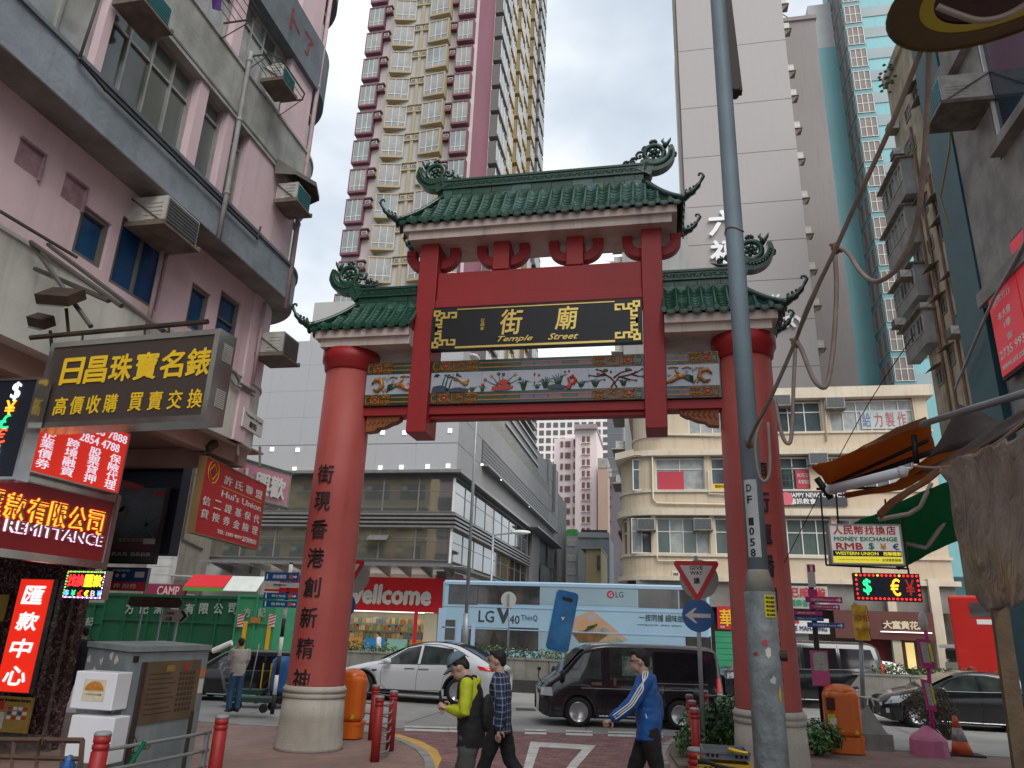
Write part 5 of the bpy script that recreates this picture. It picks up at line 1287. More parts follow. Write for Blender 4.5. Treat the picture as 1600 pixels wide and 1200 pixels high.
# white grid block
YW=230;x0,x1=PY(812,700,YW).x,PY(952,700,YW).x
wt=slab('office_block','white block with a grid of square dark windows far down the street',mat('white_far_wall',(.68,.65,.64),.8,var=.1,scale=.05),x0,x1,YW,YW+20,PY(880,600,YW).z)
px0=PY(834.5,700,YW).x-PY(823.6,700,YW).x
me=MB().box(-1.25*.62,-.12,-1.3*.62,1.25*.62,.1,1.3*.62).mesh('window',DKW)
zz=[PY(880,y,YW).z for y in(652,664,676,688)];pz=(zz[0]-zz[3])/3
for r in range(-3,12):
 for k in range(13):
  x=PY(824.5,680,YW).x+px0*k;z=zz[0]-pz*r
  if x0<x<x1-1:link('window',me,wt,Vector((x,YW,z))-worldpos(wt))
# dark slab
YD=190;ds=slab('tower_block','dark grey slab tower standing right of the white grid block',mat('dark_slab',(.11,.115,.13),.6,var=.15,scale=.05),PY(949,700,YD).x,PY(973,700,YD).x,YD,YD+12,PY(960,560,YD).z,'tower')
for k in range(26):b=MB();z=30+k*3.2;b.box(PY(949,700,YD).x,YD-.06,z,PY(973,700,YD).x,YD,z+.18);part(b,'floor_line',mat('slab_line',(.16,.17,.19),.6),ds)
# pink tower
YP_=130;PKT=mat('hazed_pink_tower',(.78,.66,.65),.85,var=.08,scale=.08,streak=.2)  # distance haze is put into PKT by paling its pink
X=lambda x,y=700,Y_=YP_:PY(x,y,Y_).x;Zz=lambda y,x=915,Y_=YP_:PY(x,y,Y_).z
pt=thing('apartment_block','pale pink stepped apartment block with paired brown windows down the street','building',(X(915),YP_+5,0))
b=MB();b.box(X(899),YP_,0,X(932),YP_+14,Zz(672));part(b,'wall',PKT,pt);b=MB();b.box(X(862),YP_+3,0,X(899),YP_+16,Zz(678));part(b,'wall',PKT,pt)
b=MB();b.box(X(898),YP_-1,Zz(672),X(933),YP_+14,Zz(665));part(b,'roof_slab',mat('grey_roof_slab',(.36,.31,.30),.9,var=.3,scale=.3),pt)
b=MB();b.box(X(878),YP_+6,Zz(678),X(892),YP_+10,Zz(665));part(b,'roof_house',PKT,pt)
BRW=plain('brown_window',(.16,.09,.075),.5)
for r in range(9):
 y=686.5+17.9*r
 for x in(909.5,917):
  b=MB();b.box(X(x),YP_-.1,Zz(y+4.5),X(x+4.6),YP_+.1,Zz(y-4.5));b_=part(b,'window',BRW,pt)
 b=MB();b.box(X(908.5),YP_-.4,Zz(y+6.3),X(922.5),YP_,Zz(y+5.4));part(b,'ledge',PKT,pt)
 for x,w in((872.5,4),(880,8)):b=MB();b.box(X(x),YP_+2.8,Zz(y+5),X(x+w),YP_+3.1,Zz(y-3.5));part(b,'window',BRW,pt)
 b=MB();b.box(X(894),YP_+1.7,Zz(y+5),X(898.5),YP_+3.1,Zz(y-4));part(b,'ac_balcony',BRW,pt)
ts=slab('apartment_block','plain tan slab between the pink block and the dark tower',mat('tan_slab',(.50,.35,.28),.85,var=.15,scale=.1),X(934,800,125),X(950,800,125),125,135,PY(940,731,125).z)
b=MB();b.box(X(934,800,125),124.9,PY(940,731,125).z,X(950,800,125),135,PY(940,716,125).z);part(b,'concrete_top',CONC,ts)
ms_=slab('apartment_block','narrow mauve block with a framework on its roof beside the cream building',mat('mauve_slab',(.33,.28,.31),.85,var=.2,scale=.2,streak=.3),X(953,800,110),X(978,800,110),110,118,PY(960,745,110).z)
b=MB()
for k in range(4):b.box(X(951+5*k,740,109),109,PY(960,747,109).z,X(952+5*k,740,109),109.2,PY(960,731,109).z)
for y in(731,738,746):b.box(X(951,740,109),109,PY(960,y,109).z,X(972,740,109),109.2,PY(960,y-1.2,109).z)
part(b,'roof_framework',METL,ms_)
for y in(760,776,790,814):b=MB();b.box(X(953,y,109.9),109.7,PY(955,y+3,110).z,X(955,y,109.9),110,PY(955,y,110).z);part(b,'window',DKW,ms_)
# low cluster
LW=mat('low_white_wall',(.44,.46,.47),.85,var=.25,scale=.3,streak=.35);YC_=95
lw=slab('low_building','low white building with a green roof hut at the end of the street',LW,X(883,860,YC_),X(903,860,YC_),YC_,YC_+8,PY(890,838,YC_).z)
b=MB();b.box(X(885,830,YC_),YC_+.5,PY(890,838,YC_).z,X(901,830,YC_),YC_+4,PY(890,826,YC_).z);part(b,'roof_hut',mat('green_hut',(.08,.36,.10),.6,var=.2),lw)
for y in(848,872,893):
 for x in(887,893.5):window(lw,Pl('F',YC_),X(x,y,YC_),X(x+5.5,y,YC_),PY(890,y+5,YC_).z,PY(890,y-5,YC_).z,2,(),WFRAME,[GLASSG],fw=.12,d=.02)
gb=slab('low_building','wide blue grey low building with a parapet and washing on the roof',mat('blue_grey_low',(.34,.38,.41),.85,var=.25,scale=.3,streak=.3),X(903,860,92),X(952,860,92),92,100,PY(920,838,92).z)
b=MB();b.box(X(906,830,92),93,PY(920,838,92).z,X(948,830,92),98,PY(920,828,92).z);part(b,'roof_room',LW,gb);b=MB();b.box(X(903,830,91.8),91.8,PY(920,840,92).z,X(952,830,91.8),92,PY(920,832,92).z);part(b,'parapet',LW,gb)
b=MB();b.box(X(907,830,92),92.6,PY(920,828,92).z,X(948,830,92),98.4,PY(920,827,92).z);part(b,'roof',BEAMM,gb)
for x in(926,940):b=MB();b.box(X(x,832,92.9),92.9,PY(920,836,92).z,X(x+5,832,92.9),93,PY(920,830,92).z);part(b,'window',plain('red_door',(.3,.06,.05)),gb)
YB=80;yb_=thing('low_building','small yellow and pink building with tall arched windows','building',(X(920,880,YB),YB+4,0))
b=MB();b.box(X(916,880,YB),YB,0,X(939,880,YB),YB+9,PY(925,856,YB).z);part(b,'wall',mat('pale_yellow_wall',(.52,.42,.24),.85,var=.15,scale=.4),yb_)
b=MB();b.box(X(915.6,880,YB),YB-.02,0,X(916,880,YB),YB+9,PY(925,859,YB).z);part(b,'wall',mat('salmon_wall',(.48,.29,.23),.85,var=.15),yb_)
b=MB();b.box(X(915,880,YB)-.5,YB-.3,PY(925,858,YB).z,X(940,880,YB),YB+9,PY(925,855,YB).z);part(b,'cornice',LW,yb_)
for k in range(3):b=MB();xx=X(915.6,880,YB);b.box(xx-.05,YB+2+k*2.2,6.5,xx+.0,YB+3.1+k*2.2,10);part(b,'window',BRW,yb_)
b=MB();b.box(X(933,880,YB),YB-.3,PY(935,890,YB).z,X(938,880,YB),YB,PY(935,868,YB).z);part(b,'window',GLASSG,yb_)
bb=thing('low_building','white building with long balconies beside the cream building','building',(0,66,0));Xb=PX(940,870,-2.0);
b=MB();XB=-2.75;b.box(XB,58,0,3,76,9.4);part(b,'wall',LW,bb)
for k,z in enumerate((3.2,6.3)):
 b=MB();b.box(XB-.5,58,z,XB,75,z+1.0);part(b,'balcony',LW,bb)
 for j in range(5):window(bb,Pl('L',XB),58.3+3.2*j,61.2+3.2*j,z+1.05,z+2.8,3,(),WFRAME,[GLASSG,GLASSL],fw=.08,d=.04)
b=MB();b.box(XB-.6,57.8,9.4,3,76,9.65);part(b,'roof',BEAMM,bb)
# tall rear tower piece above the cream corner, seen at the right of the gap, with air conditioners
rt=slab('tower_block','grey tower edge crowded with air conditioners above the cream rounded corner',mat('tower_edge_grey',(.30,.31,.30),.85,var=.3,scale=.3,streak=.4),X(976,660,60),3,60,66,40,'tower')
for r in range(9):
 z=14+2.9*r
 for k in(0,1):b=MB();xx=X(976,660,60);b.box(xx-.8,60.6+2.4*k,z,xx,61.5+2.4*k,z+.6);part(b,'ac_unit',AC_W,rt)
 b=MB();b.box(xx-1.1,60.2,z-.2,xx,64,z-.1);part(b,'ledge',CONC,rt)
# building along the left side of the main road, beside the camera: the mall's glass mirrors it
ob2=thing('apartment_block','tan apartment block that shows only as a reflection in the mall glass','building',(-36,8,0));TANR=mat('tan_reflected_wall',(.50,.42,.26),.85,var=.3,scale=.4,streak=.4)
b=MB();b.box(-50,3,0,-23,13.2,24);part(b,'wall',TANR,ob2)
for r in range(6):
 z=5+3.1*r;b=MB();b.box(-50,13.2,z-.9,-23,13.9,z-.75);part(b,'ledge',WHITER,ob2)
 for k in range(7):b=MB();x=-49+3.8*k;b.box(x,13.2,z,x+2.6,13.26,z+1.6);part(b,'window',GLASSG,ob2);b=MB();b.box(x+.3,13.26,z+.9,x+.9,13.8,z+1.3);part(b,'ac_unit',AC_W,ob2)
# dark concrete building and tiled column left of the mall
lfb=thing('low_building','dark concrete building with a pale tiled column left of the mall','building',(-30,44,0));YX=41.0;DCW=mat('dark_stained_concrete',(.17,.155,.13),.85,var=.4,scale=.6,streak=.5)
x0,x1=PY(120,800,YX).x,PY(322,800,YX).x;b=MB();b.box(x0,YX+.6,0,x1,YX+10,17);part(b,'wall',DCW,lfb)
x2,x3=PY(236,850,YX).x,PY(272,850,YX).x;b=MB();b.box(x2,YX,0,x3,YX+.7,17);tc_o=part(b,'tiled_column',mat('pale_tiled_column',(.40,.41,.40),.5,var=.25,scale=1),lfb)
for k in range(34):b=MB();b.box(x2-.01,YX-.01,.5+k*.5,x3+.01,YX+.2,.53+k*.5);part(b,'tile_joint',PIPE,tc_o)
b=MB();a_=PY(275,815,YX);b.tube([(a_.x+.3,YX+.5,14),(a_.x+.3,YX+.5,a_.z-1),(a_.x+1.8,YX+.5,a_.z-1.6)],.07,6);part(b,'pipe',BEAMM,lfb)
for z in(3.4,3.9,4.5):b=MB();b.tube([(x3,YX+.3,z),(x1,YX+.3,z-.05)],.06,6);part(b,'pipe',PIPE,lfb)
# ================================================================ right: cream building
CRM=mat('cream_render',(.55,.465,.345),.85,var=.2,scale=.5,streak=.45,bump=.15,bscale=12,dirt=(.36,.28,.18))
CRML=mat('pale_cream_trim',(.58,.52,.41),.8,var=.2,scale=.8,streak=.4,dirt=(.34,.28,.2))
cb_=thing('cream_building','cream post war building with rounded corner and balconies across the road','building',(6,47,0))
YC=42.0;XCL=-2.35;XCR=14.4;rC=2.0;PC=Pl('F',YC)
cpath=[(XCL,56)]+[(XCL,YC+rC)]+arc(XCL+rC,YC+rC,rC,184,270,10)+[(XCR,YC),(XCR,52)]
cpath=cpath
def cw_(nm,m,z0,z1,o0,o1,pth=None,lab=None):b=MB();ribbon(b,(pth or cpath),z0,z1,o0,o1);return part(b,nm,m,cb_,label=lab)
cw_('band',CRM,5.0,6.25,-.5,0);cw_('cornice',CRML,4.9,5.15,-.5,.25);cw_('sill',CRML,6.2,6.34,-.3,.1)
cw_('back_wall',CRM,6.25,8.42,-.8,-.35)
cw_('cornice',CRML,8.42,8.78,-.5,.28);cw_('band',CRM,8.78,9.78,-.5,0);cw_('sill',CRML,9.72,9.86,-.3,.1)
cw_('back_wall',CRM,9.8,11.8,-.8,-.35);cw_('cornice',CRML,11.8,12.12,-.5,.25)
cup=[(-1.6,56),(-1.6,YC+2.0)]+arc(.4,YC+2.0,2.0,184,270,10)+[(XCR,YC),(XCR,52)]
cw_('band',CRM,12.12,13.05,-.5,0,cup);cw_('sill',CRML,13.0,13.12,-.3,.08,cup)
cw_('back_wall',CRM,13.05,15.0,-.8,-.35,cup);cw_('cornice',CRML,15.0,15.62,-.8,.3,cup)
b=MB();b.box(-.5,YC+1.2,0,XCR-.6,52,15.3);part(b,'core',CRM,cb_)
u_=lambda x,y:PC.px(x,y)[0]
CG=[GLASSG,GLASSL,GLASS]
def cwin(y,z0,z1,items,tr=(.7,)):
 us=[]
 for it in items:
  u0,u1=u_(it[0],y),u_(it[1],y);us.append((u0,u1))
  window(cb_,PC,u0,u1,z0,z1,it[2],tr,WFRAME,it[3]if len(it)>3 else CG,fw=.07,d=-.25)
 us.sort();a=-.3
 for(u0,u1)in us+[(XCR-.02,0)]:
  if u0-a>.05:b=MB();PC.box(b,a,u0,z0-.05,z1+.15,-.36,-.02);part(b,'pier',CRM,cb_)
  a=u1
CGL=[GLASSL]
cwin(830,6.34,8.3,[(986,1019,2),(1026,1109,4),(1117,1200,4,[GLASSG]),(1208,1300,4,[GLASSG]),(1308,1400,4),(1406,1428,1)],(.62,))
cwin(740,9.86,11.7,[(988,1016,2,[GLASS]),(1024,1101,2,CGL),(1111,1206,4,[GLASSL,GLASS]),(1214,1265,2,[GLASS,GLASSL]),(1285,1340,3),(1350,1430,4)],(.66,))
cwin(650,13.12,14.9,[(1075,1150,4,[GLASSL]),(1160,1200,2,[GLASSL]),(1206,1284,3,[GLASSL,GLASS]),(1296,1429,6,CGL)],(.66,))
for(z0,z1)in((6.34,8.3),(9.86,11.7)):
 for a0,a1 in((192,214),(222,262))if z0<7 else():
  b=MB();A_=arc(XCL+rC,YC+rC,rC,a0,a1,6)
  for zz0,zz1 in((z0,z0+.07),(z1-.07,z1),(z0+1.2,z0+1.26)):ribbon(b,A_,zz0,zz1,-.22,-.14)
  w=part(b,'window',WFRAME,cb_);b=MB();ribbon(b,A_,z0,z1,-.2,-.17);part(b,'pane',GLASS,w)
 b=MB()
 for a in((186,192),(214,222),(262,270))if z0<7 else((184,270),):ribbon(b,arc(XCL+rC,YC+rC,rC,a[0],a[1],6),z0,z1+.15,-.35,-.02)
 part(b,'pier',CRM,cb_)
b=MB();ribbon(b,arc(.4,YC+2.0,2.0,184,270,10),13.1,15.0,-.35,-.02);part(b,'pier',CRM,cb_)
def cpipe(pts,r=.06):
 b=MS();b.tube([PC.pt(*[PC.px(x,y)[0],.1,PC.px(x,y)[1]])for x,y in pts],r,6);part(b,'pipe',CRML,cb_)
cpipe([(980,712),(1019,711),(1020,780),(1027,787),(1140,789),(1240,788)]);cpipe([(1019,680),(1200,683)],.04);cpipe([(1107,735),(1107,772),(1200,776)],.04);cpipe([(1026,866),(1028,877),(1120,876)],.04);cpipe([(1288,625),(1290,655),(1291,690)],.05)
b=MB();b.prism([PC.pt(PC.px(961,725)[0],.0,11.6),PC.pt(PC.px(961,718)[0],0,12.0),PC.pt(-1.5,.3,12.15),PC.pt(-1.5,.3,11.8)],(0,1.5,0));part(b,'corner_canopy',CRML,cb_)
# shop posters inside windows and signs on the facade
POR=plain('poster_crimson',(.42,.04,.06),.5)
def cposter(x0,y0,x1,y1,m,label,txt=(),d=-.20,cat='poster',th=.03):
 u0,z1=PC.px(x0,y0);u1,z0=PC.px(x1,y1);t=thing('poster'if cat=='poster'else 'sign_board',label,cat,PC.pt((u0+u1)/2,d,z0))
 b=MB();PC.box(b,u0,u1,z0,z1,d,d+th);part(b,'sheet'if cat=='poster'else 'board',m,t)
 P=Panel(PC.pt(u0,d+th,z1),(1,0,0),(0,-1,0),u1-u0,z1-z0)
 for tx in txt:b=MB();P.text(b,tx[0],tx[1],tx[2],tx[3],tx[4],.004,.01,bold=tx[6]if len(tx)>6 else .012);part(b,'lettering',tx[5],t)
 return P,t
cposter(1028,736,1069,765,POR,'crimson poster inside the wide first floor window left of the column',[])
cposter(1114,755,1139,765,YELL,'yellow notice low in the window beside the red column',[('歡迎光臨',.5,.4,.7,.5,INK)])
cposter(1243,733,1280,762,POR,'red poster reading HOPE IS HERE behind a window of the cream building',[('HOPE IS HERE',.5,.3,.85,.22,PAPER),('希望就在這裡',.5,.65,.8,.22,PAPER)])
cposter(1214,768,1324,791,mat('charcoal_board',(.045,.05,.06),.5),'charcoal church sign with a pink heart on the cream building',[('HAPPY NEWS CHURCH',.56,.28,.80,.30,WT,.02),('禧訊教會',.36,.70,.38,.38,WT,.02)],d=.02,cat='sign',th=.12)
u,z=PC.px(1228,780);b=MB();b.prism([PC.pt(u+.35*cos(a)*(1),.16,z+.36*sin(a))for a in[k*.52 for k in range(12)]],(0,-.02,0));solo(b,'heart_emblem',plain('pink_emblem',(.55,.12,.16)),'round pink heart emblem on the charcoal church sign','emblem',PC.pt(u,.16,z-.4))
P_,t_=cposter(1345,641,1421,668,mat('window_film',(.40,.47,.45),.4),'window film with four outlined Chinese characters under the cream roof',[(c,.12+.255*i,.5,.18,.8,m,.008)for i,(c,m)in enumerate(zip('給力製作',(plain('ink_blue',(.12,.15,.3)),plain('ink_red',(.4,.08,.1)),plain('ink_red',(.4,.08,.1)),plain('ink_red',(.4,.08,.1)))))])
cposter(1050,892,1062,903,PAPER,'small white name plate above the give way sign',[('佐敦道',.5,.5,.7,.5,INK)],d=.02,cat='sign')
LC='air conditioners on the cream building'
for x,y,lab in((1010,829,'air conditioner in the narrow window by the rounded corner of the cream building'),(1098,829,'air conditioner at the right end of the wide lower window'),(1221,636,'air conditioner left of the pipe under the cream roof'),(1304,640,'large air conditioner right of the pipe under the cream roof'),(1278,727,'air conditioner above the red HOPE poster')):
 u,z=PC.px(x,y);aircon(PC,u,z,lab,LC,.95,.62,.6,AC_G,True,False,-.2)
GRW=mat('green_lattice',(.06,.09,.085),.6)
u,z=PC.px(1232,745);b=MB()
for k in range(4):PC.box(b,u-.35+.2*k,u-.33+.2*k,z-.6,z+.6,-.13,-.1)
for k in range(4):PC.box(b,u-.35,u+.27,z-.6+.39*k,z-.57+.39*k,-.13,-.1)
part(b,'window_grille',GRW,cb_)
# ground floor shops
YS=YC+.2
shop_wall=mat('shop_fascia_brown',(.11,.035,.028),.6,var=.2,scale=1)
def fb(nm,m,x0,y0,x1,y1,Y_,th=.25,par=None,lab=None):
 a,c=PY(x0,y0,Y_),PY(x1,y1,Y_);b=MB();b.box(a.x,Y_-th,c.z,c.x,Y_,a.z);return part(b,nm,m,par or cb_,label=lab)
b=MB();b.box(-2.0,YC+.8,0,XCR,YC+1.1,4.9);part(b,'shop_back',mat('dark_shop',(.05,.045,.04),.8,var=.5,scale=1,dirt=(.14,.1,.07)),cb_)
fb('fascia',shop_wall,1300,953,1460,1002,YC-.1,.3);b=MB()
b.box(-1.5,YC-.0,3.6,XCR,YC+.4,4.9);part(b,'fascia',mat('grey_fascia',(.22,.21,.19),.8,var=.4,scale=1),cb_)
b=MB();
for k in range(14):b.box(3.5,YC+.02,.1+k*.2,7.2,YC+.1,.28+k*.2)
part(b,'roller_shutter',METL,cb_)
def shopsign(x0,y0,x1,y1,m,label,txt,Y_=YC-.3,th=.2,par=None):
 a,c=PY(x0,y0,Y_),PY(x1,y1,Y_);t=thing('shop_sign',label,'sign',((a.x+c.x)/2,Y_,c.z));b=MB();b.box(a.x,Y_,c.z,c.x,Y_+th,a.z);part(b,'board',m,t)
 P=Panel((a.x,Y_,a.z),(1,0,0),(0,-1,0),c.x-a.x,a.z-c.z)
 for tx in txt:b=MB();P.text(b,tx[0],tx[1],tx[2],tx[3],tx[4],.0,.03,bold=tx[6]if len(tx)>6 else .02);part(b,'lettering',tx[5],t)
 return t
YEL2=mat('bright_yellow_letters',(.75,.42,.02),.5,var=.05);REDT=plain('red_letters',(.42,.02,.03));GRT=plain('green_letters',(.02,.25,.12));NAVY=plain('navy_letters',(.02,.04,.16));CRMT=plain('cream_letters',(.6,.52,.36))
shopsign(1120,947,1158,984,mat('shop_red',(.45,.015,.02),.5),'red shop sign with one big yellow character left of the right column',[('華',.42,.5,.62,.72,YEL2),('合記',.2,.9,.2,.1,PAPER)])
shopsign(1224,915,1296,952,mat('pale_grey_board',(.36,.36,.33),.6,var=.2),'grey mahjong shop board with dark red characters',[('祀麻雀',.5,.28,.9,.44,REDT),('中環麻雀專家',.4,.75,.8,.3,GRT)])
shopsign(1224,965,1297,991,mat('white_board',(.62,.62,.58),.6,var=.15),'white board reading MAH-JONG in navy letters behind the finger posts',[('BIU KEE MAH-JONG',.42,.72,1.05,.42,NAVY),('記鷹',.2,.2,.3,.3,REDT)])
shopsign(1380,968,1452,990,shop_wall,'brown shop fascia with five cream characters',[(c,.08+.2*i,.4,.19,.62,CRMT,.04)for i,c in enumerate('大富貴花店')],YC-.45,.12)
fb('light_strip',lit('white_tube',(.9,.9,.85),.9),1376,986,1456,990,YC-.5,.05)
for x in(1210,1393,1462):fb('shop_pier',CRML,x,905,x+6,1060,YC-.02,.3)
t=thing('rolling_shutter','green roller shutter left of the right column','shutter',PY(1140,1030,YC-.2));a,c=PY(1117,986,YC-.2),PY(1160,1060,YC-.2);GRN=mat('green_shutter',(.03,.25,.12),.6,var=.2)
for k in range(8):b=MB();h=(a.z-.1)/8;b.box(a.x,YC-.25,.1+h*k+.02,c.x,YC-.2,.1+h*(k+1));part(b,'shutter_slat',GRN,t)
fb('lit_display',lit('warm_display',(.55,.40,.16),.6),1414,1004,1432,1045,YC+.5,.1);fb('red_display',plain('dark_red_display',(.16,.01,.015)),1350,1000,1390,1045,YC+.5,.1)
# ================================================================ jewellery tower (pale grey)
LUK=mat('pale_warm_grey_wall',(.35,.33,.325),.85,var=.08,scale=.1,streak=.1,dirt=(.29,.27,.265));LUKD=mat('shaded_warm_grey_wall',(.23,.21,.205),.85,var=.1,scale=.1,streak=.2)  # LUKD is LUK with the shade on the rear volume put into its colour
YL_=62.0;k_=YL_/70
lx0,lx1=3.42*k_,15.2*k_
lk=thing('office_tower','tall blank pale grey tower with white lettering behind the right column','tower',(8,YL_+5,0))
b=MB();b.box(lx0,YL_+.06,0,lx1,YL_+9,95);part(b,'shaft',LUK,lk)
zs_=[2+(q-2)*k_ for q in(27.0,31.9,36.3,40.75,45.3,51.5,58,66)]
zs_=[10,20.5]+zs_+[92]
for i in range(len(zs_)-1):
 b=MB();b.box(lx0+.02,YL_,zs_[i]+.03,lx1-.02,YL_+.1,zs_[i+1]-.03);part(b,'wall_panel',LUK,lk)
BEI=mat('beige_tile',(.50,.42,.28),.7,var=.15,scale=.5)
for k in range(22):b=MB();z=26+2.9*k;b.box(lx0-.04,YL_+2.2,z,lx0+.02,YL_+5.6,z+2.84);part(b,'beige_panel',BEI,lk)
b=MB();b.box(lx0-.1,YL_+6,10,lx0+.05,YL_+8.8,64);part(b,'white_fin',WFRAME,lk);b=MB();b.box(lx0-.02,YL_+.2,10,lx0+.01,YL_+2.1,90);part(b,'dark_joint',DRK,lk)
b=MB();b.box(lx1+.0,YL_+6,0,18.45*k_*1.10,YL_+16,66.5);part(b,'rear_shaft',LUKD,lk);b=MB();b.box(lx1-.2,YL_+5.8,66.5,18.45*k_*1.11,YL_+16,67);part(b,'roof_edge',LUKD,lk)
b=MB()
for k in range(3):b.tube([(lx1+.2,YL_+6+.8*k,67),(lx1+.2,YL_+6+.8*k,69.5)],.06,4)
for k in range(2):b.tube([(lx1-.5,YL_+5.5,68+.9*k),(lx1+2.4,YL_+8,68+.9*k)],.06,4)
part(b,'roof_rail',RACK,lk)
for i,(x,y)in enumerate(((1224,27),(1229,65),(1234,130),(1239,168),(1244,218),(1251,265),(1257,325),(1262,380),(1270,435),(1275,490),(1283,555))):
 p=PY(x,y,YL_+3);t=thing('air_conditioner','air conditioner number %s counting up the edge of the pale tower'%('eleven ten nine eight seven six five four three two one'.split()[i]),'air conditioner',(lx1,YL_+2.5,p.z),group='air conditioners up the edge of the pale tower')
 b=MB();b.box(lx1,YL_+1.2,p.z,lx1+.75,YL_+2.2,p.z+.75);part(b,'casing',AC_W,t);b=MB();b.box(lx1+.75,YL_+1.3,p.z+.08,lx1+.77,YL_+2.1,p.z+.67);part(b,'grille',AC_G,t)
 b=MB();b.prism([(lx1,YL_+1.2,p.z-.05),(lx1+.95,YL_+1.2,p.z-.05),(lx1,YL_+1.2,p.z-1.1)],(0,.06,0));b.box(lx1,YL_+1.1,p.z-.06,lx1+.95,YL_+2.3,p.z-.01);part(b,'bracket',TRAY,t)
WSG=mat('white_channel_letters',(.78,.78,.80),.5,var=.03)
for i,c in enumerate('六福珠寶'):
 p=PY(1131+2.8*i,347+47*i,YL_-.3);b=MB();addtext(b,c,front(p.x,p.z,YL_-.02),2.6,2.5,.25,bold=.03);part(b,'letter',WSG,lk)
p=PY(1255,506,YL_);b=MB();addtext(b,'JEWELLERY',front(p.x-3.4,p.z,YL_-.02),7.2,1.25,.25,bold=.05);part(b,'letter',WSG,lk)
p=PY(1225,488,YL_);b=MB();addtext(b,'LUKFOOK',front(p.x-3.0,p.z+1.0,YL_-.02),5.6,1.2,.25,bold=.05);part(b,'letter',WSG,lk)
# ================================================================ turquoise tower
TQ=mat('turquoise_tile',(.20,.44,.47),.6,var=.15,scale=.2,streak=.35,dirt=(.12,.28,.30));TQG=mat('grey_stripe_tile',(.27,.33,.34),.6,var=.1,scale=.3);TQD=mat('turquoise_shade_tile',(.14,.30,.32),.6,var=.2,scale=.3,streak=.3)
YQ=76.0
tq=thing('turquoise_tower','turquoise tiled tower with grey stripes and a column of white framed windows','tower',(26,YQ+6,0))
q=lambda x,y,Y_=YQ:PY(x,y,Y_)
xa_,xb_,xc_,xd_=19.9,22.6,24.6,34
b=MB();b.box(xa_,YQ+1.5,0,xb_+.4,YQ+12,71);part(b,'shaft',TQ,tq);b=MB();b.box(xa_,YQ+1.8,71,xb_+.4,YQ+12,78);part(b,'top_block',mat('white_tile',(.55,.56,.56),.6,var=.1),tq)
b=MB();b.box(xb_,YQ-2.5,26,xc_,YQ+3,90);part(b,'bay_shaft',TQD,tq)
b=MB();b.box(xb_-1.2,YQ-2.0,8,xc_+6,YQ+3,26);part(b,'podium',TQ,tq)
b=MB();b.box(xc_,YQ+.5,0,xd_,YQ+12,90);part(b,'striped_shaft',TQ,tq)
zrow=[PY(1330,y,YQ-2.5).z for y in(23,54,85,118,151,187,226,265,307,350,392,438,485,533)]
fl=(zrow[0]-zrow[-1])/13
BLI=mat('brown_blind',(.21,.18,.16),.7,var=.2,scale=.8)
for i in range(-4,15):
 z=zrow[0]-fl*i
 if z>88 or z<27:continue
 window(tq,Pl('F',YQ-2.5),xb_+.12,xc_-.1,z-fl*.40,z+fl*.40,3,(.5,),WFRAME,[BLI],fw=.06,d=.02,mull=.07)
 w_=MB();P=Pl('L',xb_)
 for k in range(3):window(tq,P,YQ-2.3+1.7*k,YQ-.9+1.7*k,z-fl*.38,z+fl*.38,1,(),LUK,[BLI],fw=.12,d=.02)
 b=MB();b.box(xc_+.01,YQ+.42,z-fl*.30,xd_,YQ+.5,z+fl*.16);part(b,'grey_stripe',TQG,tq)
# ================================================================ old stained block
OLD=mat('stained_tan_render',(.42,.375,.28),.9,var=.4,scale=.5,streak=.75,bump=.3,bscale=8,dirt=(.15,.125,.09))
ob=thing('old_apartment_block','stained old tan apartment block with rusty pipes above the awnings','building',(22,52,0));XO=20.0;PO=Pl('L',XO);YO0,YO1=43.5,56.5
b=MB();b.box(XO,YO0,0,XO+8,YO1,48);part(b,'wall',OLD,ob)
b=MB();b.box(XO-.25,YO0,47.3,XO+8,YO1+.2,48.2);part(b,'cornice',OLD,ob)
DW_=[GLASS,GLASSG,plain('dark_opening',(.03,.03,.03))]
rnd=random.Random(5)
for(x,y)in((1436,125),(1419,178),(1428,228),(1420,230),(1455,228),(1463,275),(1467,325),(1446,325),(1455,382),(1485,335),(1487,390),(1464,433),(1420,445),(1493,445),(1424,490),(1438,400),(1410,285),(1416,320),(1445,170),(1449,270),(1478,300),(1476,360),(1500,400),(1475,480),(1500,500),(1488,560),(1470,590),(1452,450),(1432,150)):
 u,z=PO.px(x,y);window(ob,PO,u-.55,u+.55,z-.55,z+.55,2,(),METL,DW_,fw=.08,d=.03)
 if rnd.random()<.55:b=MB();b.prism([PO.pt(u-.8,0,z+1.0),PO.pt(u-.8,.7,z+.65),PO.pt(u-.8,.7,z+.60),PO.pt(u-.8,0,z+.95)],(0,1.6,0));part(b,'rain_hood',TRAY,ob)
HG=mat('grey_wall_patch',(.26,.26,.25),.9,var=.3,scale=.8,streak=.4)
for(x0,x1,y,hh)in((1400,1440,330,3.2),(1405,1445,400,3.2),(1418,1458,480,2.6),(1434,1472,545,2.6)):
 (u1,z),(u0,_)=PO.px(x0,y),PO.px(x1,y);b=MB();PO.box(b,u0,u1,z-hh/2,z+hh/2,0,.9);t_=part(b,'enclosed_balcony',HG,ob)
 n=3;PB=Pl('L',XO-.9)
 for k in range(n):window(ob,PB,u0+.1+(u1-u0)*k/n,u0-.1+(u1-u0)*(k+1)/n,z-.3,z+hh/2-.3,2,(),ALU,DW_,fw=.07,d=.0)
 b=MB();PO.box(b,u0-.2,u1+.2,z+hh/2,z+hh/2+.12,0,1.3);part(b,'balcony_roof',TRAY,ob)
RUST=mat('rusty_pipe',(.20,.10,.06),.8,var=.4,scale=2)
